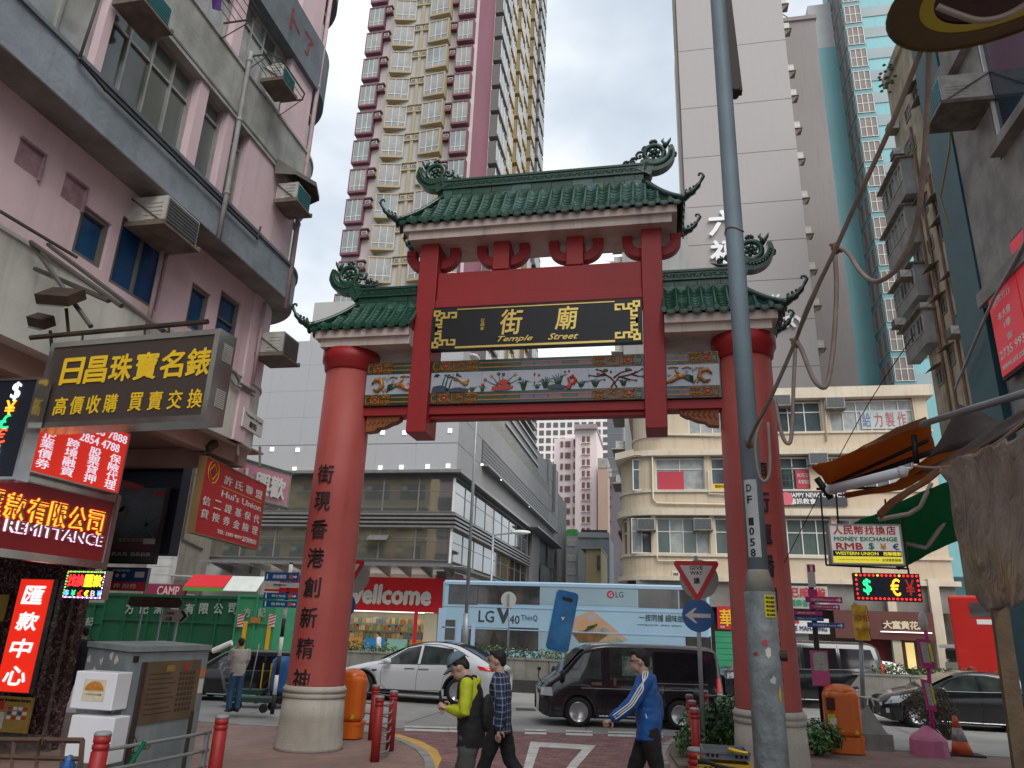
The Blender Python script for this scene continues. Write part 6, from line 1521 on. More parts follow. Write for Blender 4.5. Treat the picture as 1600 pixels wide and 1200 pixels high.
for(xa,ya,xb,yb)in((1424,200,1500,640),(1440,320,1480,620),(1452,250,1500,560)):
 (u0,z0),(u1,z1)=PO.px(xa,ya),PO.px(xb,yb);b=MB();um=(u0+u1)/2;b.tube([PO.pt(um,.12,z0),PO.pt(um,.12,z1-8)],.09,5);part(b,'rusty_pipe',RUST,ob)
for i,(x,y,lab)in enumerate(((1404,205,'near the top'),(1437,378,'beside the rusty pipe'),(1443,435,'over the grey balcony'),(1455,487,'under a rain hood at mid height'),(1433,510,'on the lowest grey balcony'),(1456,545,'just above the cream roof corner'),(1505,525,'lowest one with a dark stain'),(1412,245,'in front of a dark window'))):
 u,z=PO.px(x,y);aircon(PO,u,z,'air conditioner on the old tan block, '+lab,'air conditioners on the old tan block',.9,.6,.8,AC_G,True,True,.05 if i not in(2,4)else .9)
b=MB()
for k in range(26):a=Vector((XO-.3,54.6,PX(1395,128,XO).z))+Vector((rnd.uniform(-.7,.2),rnd.uniform(-.8,.8),rnd.uniform(-.9,.9)));b.ell(a,(.16,.16,.09),5,4)
solo(b,'wild_plant',PLEAF,'small wild plant growing out of the edge of the old tan block','plant',(XO-.2,54.6,PX(1395,128,XO).z-.5))if False else part(b,'wild_plant',PLEAF,ob,kind='stuff')
b=MB();PO.box(b,YO0+.2,YO0+5,12.5,15.5,.02,.25);part(b,'pale_frame',LGREY,ob);
for k in range(4):window(ob,PO,YO0+.3+1.2*k,YO0+1.4+1.2*k,12.7,15.3,2,(.5,),CRML,[GLASS],fw=.08,d=.27)
# ================================================================ near building on the right
RC=mat('rough_concrete_render',(.29,.275,.25),.9,var=.35,scale=1.6,streak=.3,bump=.5,bscale=22,dirt=(.10,.09,.085));TEAL=mat('dark_teal_paint',(.018,.085,.10),.5,var=.25,scale=1.2,streak=.3,dirt=(.01,.045,.055));TEALL=mat('teal_paint',(.07,.19,.22),.55,var=.25,scale=1,streak=.3)
nb=thing('corner_building','near concrete building with dark teal corner column and tinted windows on the right','building',(9,12,0));XN=6.5;PN=Pl('L',XN)
b=MB();b.box(XN+.1,-6,4.2,XN+9,16.0,30);part(b,'core',RC,nb)
b=MB();b.box(XN-.06,15.0,0,XN+.5,16.25,22);part(b,'corner_column',TEAL,nb)
b=MB();b.box(XN+.05,16.0,0,XN+.4,16.3,22);part(b,'corner_edge',TEALL,nb)
(_,zA)=PN.px(1535,455);z1=PN.px(1540,180)[1]
b=MB();b.box(XN-.02,-6,8.75,XN+.1,14.98,10.75);part(b,'spandrel',RC,nb);b=MB();b.box(XN-.16,-6,8.45,XN+.1,14.98,8.75);part(b,'string_course',RC,nb)
b=MB();b.box(XN-.25,-6,10.75,XN+.1,13.2,10.95);part(b,'sill',RC,nb);b=MB();b.box(XN-.02,13.3,10.75,XN+.1,14.98,20);part(b,'wall',RC,nb)
TINT=mat('tinted_violet_glass',(.03,.035,.06),.05,var=.5,scale=.9,dirt=(.015,.05,.06),ior=1.8)
for(u0,u1)in((3,8.2),(8.3,13.2)):window(nb,PN,u0,u1,10.96,13.6,3,(),WFRAME,[TINT],fw=.05,d=-.02)
for(u0,u1)in((3,8.2),(8.3,14.4)):window(nb,PN,u0,u1,14.2,17,3,(),WFRAME,[TINT],fw=.05,d=-.02)
b=MB();b.box(XN-.2,-6,13.65,XN+.1,14.98,14.15);part(b,'spandrel',RC,nb)
aircon(PN,13.55,12.05,'large teal backed air conditioner on the near building at the top right','air conditioners on the near right building',.85,.62,.9,AC_T)
# red office sign and its panels
RS=mat('red_backlit_panel',(.50,.022,.035),.4,var=.05,emit=.15)
def psign(corners,label,texts,m=RS):
 (x0,y0),(x1,y1),(x2,y2)=corners;u0,za=PN.px(x0,y0);u1,zb=PN.px(x1,y1);zc=PN.px(x2,y2)[1]
 t=thing('wall_sign',label,'sign',PN.pt(u0,.1,zc));b=MB();PN.box(b,u1-.06,u0+.06,zc-.06,za+.06,.0,.08);part(b,'frame',DRK,t)
 b=MB();PN.box(b,u1,u0,zc,za,.08,.11);part(b,'panel',m,t);P=Panel(PN.pt(u0,.11,za),(0,-1,0),(-1,0,0),u0-u1,za-zc)
 for tx in texts:b=MB();P.text(b,*tx[:5],.0,.006,bold=.012);part(b,'lettering',tx[5],t)
psign(((1550,452),(1592,408),(1575,590)),'red wall sign with white characters and a phone number on the near building',[('佐敦分行',.46,.22,.62,.09,WT),('本大廈',.46,.40,.45,.08,WT),('1樓',.5,.52,.22,.08,WT),('☎',.5,.66,.2,.07,WT),('2735 993',.5,.79,.86,.09,WT),('www.ust.com',.5,.92,.86,.06,WT)])
psign(((1588,380),(1640,330),(1600,640)),'plain red wall panel right of the red phone number sign',[])
b=MB();b.tube([PN.pt(u,.2,z)for u,z in((11.5,9.6),(12.6,9.0),(12.7,8.7),(13.4,8.5),(14.2,8.3),(15.2,7.9),(16.6,7.3))],.03,6);solo(b,'conduit',PIPE,'thin conduit crossing the concrete wall above the red sign','pipe',PN.pt(13,.2,8))
b=MB();b.tube([PN.pt(14.3,.1,14),PN.pt(14.6,.3,12),PN.pt(15.2,.4,11.2),PN.pt(15.25,.3,10.4)],.02,5);solo(b,'cable',mat('dull_yellow_cable',(.25,.19,.05),.6),'thin yellow cable hanging from the near building','cable',PN.pt(14.6,.3,10.4))
# ================================================================ vehicles
TYRE=mat('tyre_rubber',(.018,.018,.018),.8,var=.2,scale=10);ALLOY=mat('alloy_wheel',(.50,.50,.51),.3,metal=.8,var=.1,scale=8);UNDER=plain('wheel_well_black',(.008,.008,.008),.9)
CGLS=mat('car_glass',(.018,.026,.024),.04,var=.6,scale=2.2,dirt=(.07,.085,.075),ior=1.6);CHROME=mat('chrome',(.6,.6,.6),.12,metal=1,var=0);TRIM=plain('black_trim',(.012,.012,.013),.5)
REDL=mat('red_lamp_glass',(.45,.01,.01),.15,var=0,coat=.5,emit=.15);WHL=mat('clear_lamp_glass',(.55,.56,.58),.1,var=.2,scale=12,coat=.5);SEAM=plain('seam',(.004,.004,.004),.8)
WHITEC=mat('white_car_paint',(.66,.67,.69),.22,var=.03,scale=.7,coat=.8);BLACKC=mat('black_violet_paint',(.012,.009,.013),.2,var=.1,scale=2,coat=.8);BLACK2=mat('black_car_paint',(.010,.011,.013),.18,var=.1,coat=.8)
def cat_(P,x):
 """smooth curve through P = [(x, v)...]"""
 if x<=P[0][0]:return P[0][1]
 if x>=P[-1][0]:return P[-1][1]
 for i in range(len(P)-1):
  if x<=P[i+1][0]:break
 x0,y0=P[i];x1,y1=P[i+1];h=x1-x0;t=(x-x0)/h
 m0=(y1-P[i-1][1])/(x1-P[i-1][0])if i>0 else(y1-y0)/h
 m1=(P[i+2][1]-y0)/(P[i+2][0]-x0)if i+2<len(P)else(y1-y0)/h
 s0=(y1-y0)/h
 if s0==0:m0=m1=0
 else:
  m0=max(min(m0/s0,2.2),0)*s0;m1=max(min(m1/s0,2.2),0)*s0
 return(2*t**3-3*t*t+1)*y0+(t**3-2*t*t+t)*h*m0+(-2*t**3+3*t*t)*y1+(t**3-t*t)*h*m1
class Car:
 """x runs from the nose (0) to the tail (L); the y = -w side faces the camera"""
 def __init__(s,name,label,cat,L,W,top,belt,wheels,R,low=.22,tumble=.24,nose=.5,tail=.35,Ra=None):
  s.L,s.w,s.top,s.belt,s.wheels,s.R,s.low,s.tum,s.nose,s.tail=L,W/2,top,belt,wheels,R,low,tumble,nose,tail;s.Ra=Ra or R+.06
  s.t=thing(name,label,cat)
 def hw(s,x):
  w=s.w
  if x<s.nose:w*=1-.30*((s.nose-x)/s.nose)**2.4
  if x>s.L-s.tail:w*=1-.16*((x-s.L+s.tail)/s.tail)**2.2
  return w
 def zt(s,x):return cat_(s.top,x)
 def zb(s,x):return min(cat_(s.belt,x),s.zt(x)-.05)
 def zl(s,x):
  z=s.low+(.10*(1-x/.25)**2 if x<.25 else 0)+(.12*(1-(s.L-x)/.3)**2 if x>s.L-.3 else 0)
  for xw in s.wheels:
   d=abs(x-xw)
   if d<s.Ra:z=max(z,s.R+math.sqrt(max(0,s.Ra**2-d*d)))
  return min(z,s.zb(x)-.06)
 def sec(s,x):
  w,zt,zb,zl=s.hw(x),s.zt(x),s.zb(x),s.zl(x);g=zt-zb;wt=w*(.965-s.tum*min(1,g/.55))
  P=[(w*.955,zl)];
  for q in(.25,.5,.75):
   z=zl+(zb-zl)*q;P.append((w*(.955+.045*sin(min(1,q*1.35)*pi/2)),z))
  P.append((w*.972,zb));
  r=min(.10,g*.45)
  P+=[(w*.965+(wt-w*.965)*.5,zb+(g-r)*.5),(wt,zt-r),(wt*.93,zt-r*.38),(wt*.78,zt-r*.08),(wt*.4,zt+.004),(0,zt+.01)]
  return P
 def y(s,x,z):
  P=s.sec(x)
  for i in range(len(P)-1):
   if z<=P[i+1][1]:t=(z-P[i][1])/max(1e-6,P[i+1][1]-P[i][1]);return P[i][0]+(P[i+1][0]-P[i][0])*max(0,min(1,t))
  return P[-1][0]
 def body(s,paint,n=90):
  xs=sorted(set([s.L*i/n for i in range(n+1)]+[xw+sg*s.Ra for xw in s.wheels for sg in(-1,1)]));b=MS();m=len(s.sec(0));vs=[]
  for x in xs:
   P=s.sec(x)
   vs+=[(x,-p[0],p[1])for p in P]+[(x,p[0],p[1])for p in P[::-1][1:]]
  k=2*m-1;fs=[]
  for i in range(len(xs)-1):
   for j in range(k-1):fs.append((i*k+j,i*k+j+1,(i+1)*k+j+1,(i+1)*k+j))
  fs.append(tuple(range(k)));fs.append(tuple(range((len(xs)-1)*k+k-1,(len(xs)-1)*k-1,-1)));b.add(vs,[f[::-1]for f in fs])
  s.bd=link('body',b.mesh('body',paint),s.t,(0,0,0))
  b=MB();b.box(.25,-s.w*.9,s.low-.02,s.L-.25,s.w*.9,s.R*2+.02);link('underbody',b.mesh('underbody',UNDER),s.t,(0,0,0));return s
 def patch(s,nm,m,q,off=.006,par=None,both=True,nu=10,nv=5,label=None):
  """panel over the side skin: q = 4 corners (x, z): bottom front, bottom rear, top rear, top front"""
  for sg in((-1,1)if both else(-1,)):
   b=MB();b.smooth=True
   def f(u,v):
    x=(q[0][0]*(1-u)+q[1][0]*u)*(1-v)+(q[3][0]*(1-u)+q[2][0]*u)*v;z=(q[0][1]*(1-u)+q[1][1]*u)*(1-v)+(q[3][1]*(1-u)+q[2][1]*u)*v
    return(x,sg*(s.y(x,z)+off),z)
   b.grid(f,nu,nv,flip=sg>0)
   o=link(nm,b.mesh(nm,m),par or s.t,(0,0,0))
  if label:o['label']=label
  return o
 def strip(s,nm,m,pts,r=.006,off=.004,par=None):
  dense=[]
  for i in range(len(pts)-1):
   for k in range(5):t=k/5;dense.append((pts[i][0]*(1-t)+pts[i+1][0]*t,pts[i][1]*(1-t)+pts[i+1][1]*t))
  dense.append(pts[-1])
  for sg in(-1,1):b=MB();b.tube([(x,sg*(s.y(x,z)+off-r*.4),z)for x,z in dense],r,4);o=link(nm,b.mesh(nm,m),par or s.t,(0,0,0))
  return o
 def wheel(s,style,rim=None):
  for xw in s.wheels:
   for sg in(-1,1):
    R=s.R;b=MS();prof=[(R*.66,-.10),(R*.80,-.115),(R*.96,-.10),(R,-.07),(R,.07),(R*.96,.10),(R*.80,.115),(R*.66,.10)];b.lathe((0,0,0),prof,28,caps=False);b.xf(lambda p:(p[0],p[2],p[1]))
    w=link('wheel',b.mesh('tyre',TYRE),s.t,(xw,sg*(s.w-.115),R));
    b=MS();b.lathe((0,0,0),[(R*.67,.085),(R*.69,.105),(R*.64,.10),(R*.60,.06),(.01,.05)],28)
    b.xf(lambda p:(p[0],sg*p[2],p[1]));link('rim',b.mesh('rim',rim or ALLOY),w,(0,0,0))
    b=MB();n=style
    if n>=8:
     for k in range(n):
      a=2*pi*k/n
      for da in(.13,):
       p=[(R*.14*cos(a-.5),R*.14*sin(a-.5)),(R*.62*cos(a-.085),R*.62*sin(a-.085)),(R*.62*cos(a+.085),R*.62*sin(a+.085)),(R*.14*cos(a+.5),R*.14*sin(a+.5))]
       b.prism([(x,sg*.078,z)for x,z in p],(0,sg*.02,0))
     m2=rim or ALLOY
    else:
     for k in range(n):
      a=2*pi*k/n;b.prism([(R*.40*cos(a+.0)+R*.14*cos(t)*.9*cos(a)-R*.07*sin(t)*sin(a),sg*.072,R*.40*sin(a)+R*.14*cos(t)*.9*sin(a)+R*.07*sin(t)*cos(a))for t in[q*pi/4 for q in range(8)]],(0,sg*.012,0))
     m2=UNDER
    link('spokes'if n>=8 else 'rim_holes',b.mesh('spokes',m2),w,(0,0,0))
    if n>=8:
     b=MB();b.lathe((0,0,0),[(R*.60,.062),(R*.60,.068),(.01,.068)],24);b.xf(lambda p:(p[0],sg*p[2],p[1]));link('brake_shadow',b.mesh('brake_shadow',UNDER),w,(0,0,0))
  return s
 def place(s,pf,pr,xf=None):
  """put the near wheels' contact pixels pf (front), pr (rear) on the road; the size follows from the wheelbase"""
  a,c=PZ(*pf,ROADZ+.004),PZ(*pr,ROADZ+.004);d=c-a;sc_=d.length/(s.wheels[-1]-s.wheels[0]);ang=math.atan2(d.y,d.x);s.t.scale=(sc_,)*3;s.t.rotation_euler.z=ang
  loc=Vector((s.wheels[0],-s.w+.02,0))*sc_;loc.rotate(Matrix.Rotation(ang,3,'Z'));s.t.location=a-loc;return s
# white electric crossover
c=Car('parked_car','white electric crossover with black roof glass and ten spoke wheels behind the red bollards','car',5.04,2.0,[(0,.74),(.25,.86),(.9,1.02),(1.35,1.12),(2.1,1.48),(2.65,1.64),(3.1,1.67),(3.7,1.60),(4.3,1.36),(4.75,1.13),(4.95,1.04),(5.04,.96)],[(0,.66),(1.0,.93),(1.6,.99),(3.4,1.05),(4.3,1.10),(5.04,.92)],[.93,3.895],.37,low=.24,tumble=.27,nose=.8)
c.body(WHITEC)
g=c.patch('side_window',CGLS,[(1.52,1.03),(2.62,1.06),(2.62,1.55),(2.18,1.47)]);c.patch('side_window',CGLS,[(2.70,1.06),(3.78,1.10),(3.62,1.50),(2.70,1.57)]);c.patch('side_window',CGLS,[(3.82,1.11),(4.10,1.17),(3.98,1.36),(3.70,1.47)],nu=4)
c.strip('window_trim',TRIM,[(1.38,1.0),(1.5,1.015),(2.66,1.045),(3.8,1.08),(4.15,1.15)],.012);c.strip('window_trim',TRIM,[(1.45,1.04),(2.14,1.49),(2.64,1.595),(3.2,1.60),(3.7,1.50),(4.12,1.30)],.011)
c.patch('roof_glass',CGLS,[(1.40,1.13),(4.6,1.17),(3.9,1.555),(2.2,1.53)],off=.001,nu=2,nv=2)if False else None
b=MB();b.smooth=True
def rg(u,v):
 x=2.0+2.75*u;P=c.sec(x);y=(v*2-1)*P[7][0]*.86;return(x,y,c.zt(x)+.018-.0*abs(v-.5))
b.grid(rg,16,6);link('roof_glass',b.mesh('roof_glass',mat('black_roof_glass',(.01,.012,.016),.05,var=.1)),c.t,(0,0,0))
b=MB();b.smooth=True
b.grid(lambda u,v:(1.30+.75*u,(v*2-1)*c.sec(1.30+.75*u)[6][0]*.95,c.zt(1.30+.75*u)+.016),8,6);link('windscreen',b.mesh('windscreen',CGLS),c.t,(0,0,0))
for pts in(((1.55,1.0),(1.50,.8),(1.52,.45),(1.7,.33)),((2.67,1.04),(2.62,.7),(2.60,.33)),((3.80,1.08),(3.72,.95),(3.45,.75),(3.38,.36)),((1.45,.33),(2.6,.34),(3.4,.37))):c.strip('door_seam',SEAM,pts,.005)
for x in(2.28,2.72):c.patch('door_handle',CHROME if False else plain('dark_handle',(.05,.05,.05),.3),[(x-.05,.90),(x+.26,.91),(x+.26,.935),(x-.05,.925)],.012,nu=3,nv=1)
c.patch('sill',TRIM,[(1.42,.25),(3.40,.25),(3.40,.325),(1.42,.325)],.006,nv=2)
for xw in c.wheels:
 for sg in(-1,1):b=MS();b.tube([(xw+.455*cos(a),sg*(c.y(xw+.455*cos(a),c.R+.455*sin(a))+.0),c.R+.455*sin(a))for a in[pi*k/14-.12+.24*k/14*0 for k in range(15)]],.035,6);link('wheel_arch',b.mesh('wheel_arch',TRIM),c.t,(0,0,0))
c.patch('tail_lamp',REDL,[(4.52,.98),(5.0,.93),(4.98,1.02),(4.42,1.08)],.012,nu=4,nv=3);c.patch('head_lamp',WHL,[(.08,.68),(.62,.80),(.70,.87),(.12,.74)],.010,nu=4,nv=2)
for sg in(-1,1):b=MS();b.ell((1.72,sg*(c.w+.10),1.10),(.13,.09,.085),10,8);b.tube([(1.72,sg*(c.w-.05),1.03),(1.72,sg*(c.w+.08),1.08)],.03,6);link('wing_mirror',b.mesh('wing_mirror',WHITEC),c.t,(0,0,0))
c.patch('badge',TRIM,[(1.24,.80),(1.36,.82),(1.38,.86),(1.2,.85)],.008,nu=2,nv=1)
c.wheel(10);c.place((563,1093.5),(714,1103))
# black van
v=Car('van','black van with chrome handles passing behind the man in the blue jacket','van',4.72,1.75,[(0,.85),(.12,.98),(.35,1.12),(.55,1.28),(1.05,1.78),(1.35,1.93),(1.8,1.98),(3.5,1.98),(4.45,1.95),(4.62,1.84),(4.70,1.35),(4.72,1.0)],[(0,.70),(.5,1.02),(1.2,1.08),(4.4,1.08),(4.72,.95)],[.98,3.55],.34,low=.22,tumble=.13,nose=.35,tail=.2)
v.body(BLACKC)
v.patch('side_window',CGLS,[(.62,1.12),(1.56,1.12),(1.56,1.80),(1.13,1.72)]);v.patch('side_window',CGLS,[(1.78,1.10),(2.90,1.13),(2.90,1.82),(1.78,1.82)]);v.patch('side_window',mat('dark_car_glass',(.012,.010,.014),.05,var=.3,scale=2),[(2.95,1.13),(4.25,1.16),(4.2,1.80),(2.95,1.82)])
LITW=mat('lit_far_glass',(.20,.26,.22),.1,var=.6,scale=6,dirt=(.03,.04,.035));v.patch('window_view',LITW,[(2.1,1.22),(2.88,1.24),(2.88,1.68),(2.1,1.68)],.009,nu=4,nv=3)
b=MS();b.grid(lambda u,w_:(.50+.62*u,(w_*2-1)*v.sec(.5+.62*u)[6][0]*.93,v.zt(.50+.62*u)+.015),8,6);link('windscreen',b.mesh('windscreen',CGLS),v.t,(0,0,0))
for pts in(((1.66,1.84),(1.64,1.1),(1.58,.5),(1.55,.27)),((.60,1.10),(.55,.9),(.62,.7)),((1.72,1.84),(1.71,1.1),(1.65,.27)),((2.93,1.85),(2.93,1.1)),((1.72,.27),(3.15,.27)),((1.45,1.86),(3.0,1.90),(4.3,1.87))):v.strip('door_seam',SEAM,pts,.006)
v.strip('side_trim',mat('satin_trim',(.22,.20,.21),.3,metal=.5),[(1.05,.90),(2.0,.90),(4.2,.92)],.010);v.strip('side_trim',MATS['satin_trim'],[(2.6,1.06),(4.3,1.07)],.007);v.strip('sill_trim',CHROME,[(1.5,.265),(3.1,.265)],.012)
for x,w_,h in((1.30,.26,.07),(1.86,.07,.18)):v.patch('door_handle',CHROME,[(x,.98),(x+w_,.98),(x+w_,.98+h),(x,.98+h)],.025,nu=3,nv=2)
v.patch('head_lamp',WHL,[(.03,.70),(.32,.70),(.30,.90),(.05,.88)],.012,nu=4,nv=3);v.patch('tail_lamp',REDL,[(4.50,.90),(4.66,.90),(4.64,1.22),(4.52,1.22)],.012,nu=3,nv=3);v.patch('reflector',WHL,[(4.5,.72),(4.66,.72),(4.66,.88),(4.5,.88)],.012,nu=2,nv=2)
for sg in(-1,1):b=MS();b.ell((.55,sg*(v.w+.16),1.20),(.07,.10,.13),10,8);b.tube([(.62,sg*(v.w-.05),1.15),(.56,sg*(v.w+.12),1.12)],.02,6);link('wing_mirror',b.mesh('wing_mirror',TRIM),v.t,(0,0,0))
b=MS();b.tube([(.1,-v.w*.55,.95),(-.02,-v.w*.6,1.12),(.0,-v.w*.6,1.28)],.012,5);b.ell((-.0,-v.w*.6,1.31),(.05,.07,.05),8,6);link('wing_mirror',b.mesh('wing_mirror',TRIM),v.t,(0,0,0))
v.wheel(5);v.place((904,1136),(1064,1141))
# black hybrid hatchback at the right
h=Car('hatchback','black hybrid hatchback with clear headlamps at the right behind the cone','car',4.46,1.745,[(0,.62),(.15,.74),(.7,.92),(1.15,1.03),(1.9,1.36),(2.35,1.48),(2.8,1.49),(3.6,1.38),(4.1,1.20),(4.4,1.14),(4.46,.98)],[(0,.58),(.9,.86),(1.6,.93),(3.4,1.0),(4.46,.92)],[.88,3.58],.32,low=.17,tumble=.25,nose=.7)
h.body(BLACK2);h.patch('side_window',CGLS,[(1.45,.97),(2.48,.99),(2.48,1.37),(2.02,1.32)]);h.patch('side_window',CGLS,[(2.56,.99),(3.5,1.02),(3.42,1.30),(2.56,1.38)]);h.patch('side_window',CGLS,[(1.20,.96),(1.40,.97),(1.88,1.28),(1.75,1.24)],nu=3)
b=MS();b.grid(lambda u,w_:(1.12+.85*u,(w_*2-1)*h.sec(1.12+.85*u)[6][0]*.95,h.zt(1.12+.85*u)+.014),8,6);link('windscreen',b.mesh('windscreen',CGLS),h.t,(0,0,0))
h.strip('window_trim',CHROME,[(1.15,.95),(2.5,.975),(3.6,1.01)],.006)
for pts in(((1.42,.95),(1.38,.6),(1.45,.25)),((2.52,.98),(2.5,.25)),((3.5,1.0),(3.3,.7),(3.22,.27)),((.05,.60),(.7,.88),(1.1,.95))):h.strip('door_seam',SEAM,pts,.005)
h.patch('head_lamp',WHL,[(.10,.56),(.46,.62),(.80,.86),(.30,.76)],.012,nu=5,nv=3);h.patch('fog_lamp',WHL,[(.12,.34),(.2,.34),(.2,.46),(.12,.46)],.012,nu=2,nv=2);h.patch('number_plate',PAPER,[(.0,.52),(.05,.52),(.05,.6),(.0,.6)],.02,nu=1,nv=1)
h.strip('sill_trim',CHROME,[(1.3,.2),(3.2,.2)],.014);h.patch('door_handle',BLACK2,[(2.25,.83),(2.45,.84),(2.45,.87),(2.25,.86)],.025,nu=3,nv=1)
for sg in(-1,1):b=MS();b.ell((1.52,sg*(h.w+.09),1.0),(.12,.08,.075),10,8);link('wing_mirror',b.mesh('wing_mirror',BLACK2),h.t,(0,0,0))
h.wheel(9);h.place((1437,1138),(1612,1148))
# tall dark people carriers
def mpv(label,pf,pr,H=1.88):
 m=Car('people_carrier',label,'people carrier',4.85,1.83,[(0,.80),(.12,.95),(.7,1.08),(1.0,1.20),(1.7,H-.14),(2.1,H-.01),(4.3,H),(4.62,H-.10),(4.78,1.2),(4.85,1.0)],[(0,.72),(.9,1.02),(4.5,1.08),(4.85,.95)],[.92,3.87],.34,low=.2,tumble=.17,nose=.5,tail=.25)
 m.body(BLACK2);DG=mat('dark_car_glass',(.012,.010,.014),.05)
 m.patch('side_window',CGLS,[(1.3,1.08),(2.25,1.10),(2.25,H-.2),(1.85,H-.24)]);m.patch('side_window',DG,[(2.35,1.10),(3.35,1.12),(3.35,H-.19),(2.35,H-.2)]);m.patch('side_window',DG,[(3.45,1.12),(4.5,1.16),(4.4,H-.2),(3.45,H-.19)])
 m.strip('window_trim',MATS['satin_trim'],[(1.2,1.05),(2.3,1.07),(4.55,1.12)],.008)
 for pts in(((2.30,H-.1),(2.28,.3)),((3.40,H-.1),(3.40,.8),(3.3,.3)),((1.2,1.0),(1.2,.3))):m.strip('door_seam',SEAM,pts,.006)
 m.patch('tail_lamp',REDL,[(4.62,1.0),(4.80,1.0),(4.76,1.3),(4.6,1.3)],.012,nu=3,nv=3);m.patch('head_lamp',WHL,[(.04,.72),(.5,.80),(.5,.95),(.08,.88)],.012,nu=3,nv=2);m.strip('sill_trim',CHROME,[(1.4,.24),(3.4,.24)],.014)
 m.wheel(9);m.place(pf,pr);return m
mpv('black people carrier queuing right of the right column behind the orange bin',(1188,1104),(1346,1110))
mpv('black people carrier parked behind the smoking man and the handcarts',(300,1094),(424,1099),1.80)
def small_car(label,paint,pf,pr):
 m=Car('hatchback',label,'car',4.1,1.7,[(0,.65),(.2,.8),(.9,.95),(1.2,1.02),(1.8,1.35),(2.3,1.47),(3.4,1.42),(3.9,1.1),(4.1,.9)],[(0,.6),(1,.88),(3.6,.95),(4.1,.8)],[.8,3.3],.3,low=.18);m.body(paint,50)
 m.patch('side_window',CGLS,[(1.4,.95),(2.3,.96),(2.3,1.36),(1.85,1.3)]);m.patch('side_window',CGLS,[(2.4,.96),(3.4,.98),(3.3,1.3),(2.4,1.36)]);m.wheel(9);m.place(pf,pr);m.t.name='distant_car';return m
small_car('small white car behind the planter right of the finger posts',WHITEC,(1318,1083),(1402,1086));small_car('white car partly hidden by the black hatchback at the right edge',WHITEC,(1540,1092),(1630,1096))
small_car('dark car hidden between the right column and the pole',BLACK2,(1195,1098),(1238,1100))
# white roofed minibus behind the hatchback
def boxbody(t,nm,m,L,W,z0,z1,x0=0,bev=.12,par=None):
 b=MB();b.box(x0,-W/2,z0,x0+L,W/2,z1);o=link(nm,b.mesh(nm,m),par or t,(0,0,0));md=o.modifiers.new('bevel','BEVEL');md.width=bev;md.segments=3;return o
t=thing('minibus','minibus with a white roof and dark windows behind the black hatchback','minibus',PZ(1495,1090,ROADZ));t.scale=(1,1,1);SILV=mat('silver_paint',(.42,.43,.44),.3,metal=.3,var=.05,coat=.4)
boxbody(t,'body',SILV,6,2.0,.3,1.5);boxbody(t,'window_band',CGLS,5.86,1.9,1.5,2.08,.07,.1);boxbody(t,'roof',mat('white_roof',(.75,.76,.78),.3,var=.05),6.0,2.0,2.08,2.24,-.15,.05)
for x in(1.1,4.6):b=MB();b.cyl((x,-1.0,.33),(x,-.8,.33),.33,n=20);b.cyl((x,1.0,.33),(x,.8,.33),.33,n=20);link('wheel',b.mesh('wheel',TYRE),t,(0,0,0))
for x in(1.6,3.0,4.4):b=MB();b.box(x,-.965,1.5,x+.08,-.945,2.08);link('window_pillar',b.mesh('window_pillar',SILV),t,(0,0,0))
# pale blue double decker with the phone advertisement
YBUS=34.5;fb_=Pl('F',YBUS);BLB=mat('pale_blue_bus_paint',(.30,.46,.58),.3,var=.06,scale=.6,coat=.4);BLB2=mat('blue_bus_paint_light',(.33,.46,.62),.3,var=.05,coat=.4)
p0,p1=fb_.px(686,1000)[0],fb_.px(1112,1000)[0];zT=4.20
bus=thing('double_decker_bus','pale blue double decker bus carrying a large mobile phone advertisement','bus',((p0+p1)/2,YBUS+1.25,ROADZ))
b=MB();b.box(p0,YBUS,.25,p1,YBUS+2.5,zT);o=part(b,'body',BLB,bus);md=o.modifiers.new('bevel','BEVEL');md.width=.16;md.segments=4
def bp(nm,m,x0,y0,x1,y1,d0=0.,d1=.012,par=None,lab=None):
 u0,z1=fb_.px(x0,y0);u1,z0=fb_.px(x1,y1);b=MB();fb_.box(b,u0,u1,z0,z1,d0,d1);return part(b,nm,m,par or bus,label=lab)
b=MB();fb_.box(b,p0+.15,p1-.15,zT-.2,zT-.08,0,.03);part(b,'roof_band',BLB2,bus);BUSG=mat('bus_glass',(.03,.035,.035),.06,var=.7,scale=1.2,dirt=(.10,.085,.075),ior=1.7);FILM=mat('blue_grey_film',(.26,.37,.42),.25,var=.1,scale=.8)
for x0,x1 in((702,746),(747,798),(799,843)):bp('upper_window',BUSG,x0,911.5,x1,945)
bp('printed_window',FILM,844,911.5,996,948,0,.010);bp('upper_window',BUSG,997,916,1060,951);bp('upper_window',BUSG,1061,917,1104,952)
for x0,x1 in((742,792),(795,841)):bp('lower_window',BUSG,x0,980,x1,1017)
bp('lower_window',BUSG,1071,993,1112,1018);bp('door',CGLS,718,978,737,1040);bp('door_frame',BLB2,714,974,718,1040,0,.03);bp('door_frame',BLB2,737,974,740,1040,0,.03)
bp('engine_grille',LOUV,694,968,710,1000);bp('rear_edge',BLB2,686,950,692,1040,0,.02);bp('lower_film',FILM,843,985,905,1040,0,.008)
for y in(947,981,1022):z=fb_.px(700,y)[1];b=MB();fb_.box(b,p0+.1,p1-.1,z,z+.05,0,.02);part(b,'panel_line',BLB2,bus)
b=MB()
for x,y,w_ in((772,1002,1),(815,1003,1),(782,935,.8),(870,1,0)):
 if w_:u,z=fb_.px(x,y);b.ell((u,YBUS-.012,z),(.18,.01,.26),8,6);b.ell((u,YBUS-.012,z+.32),(.1,.01,.13),8,6)
part(b,'passenger_silhouette',plain('silhouette',(.025,.02,.02),.8),bus,kind='stuff')
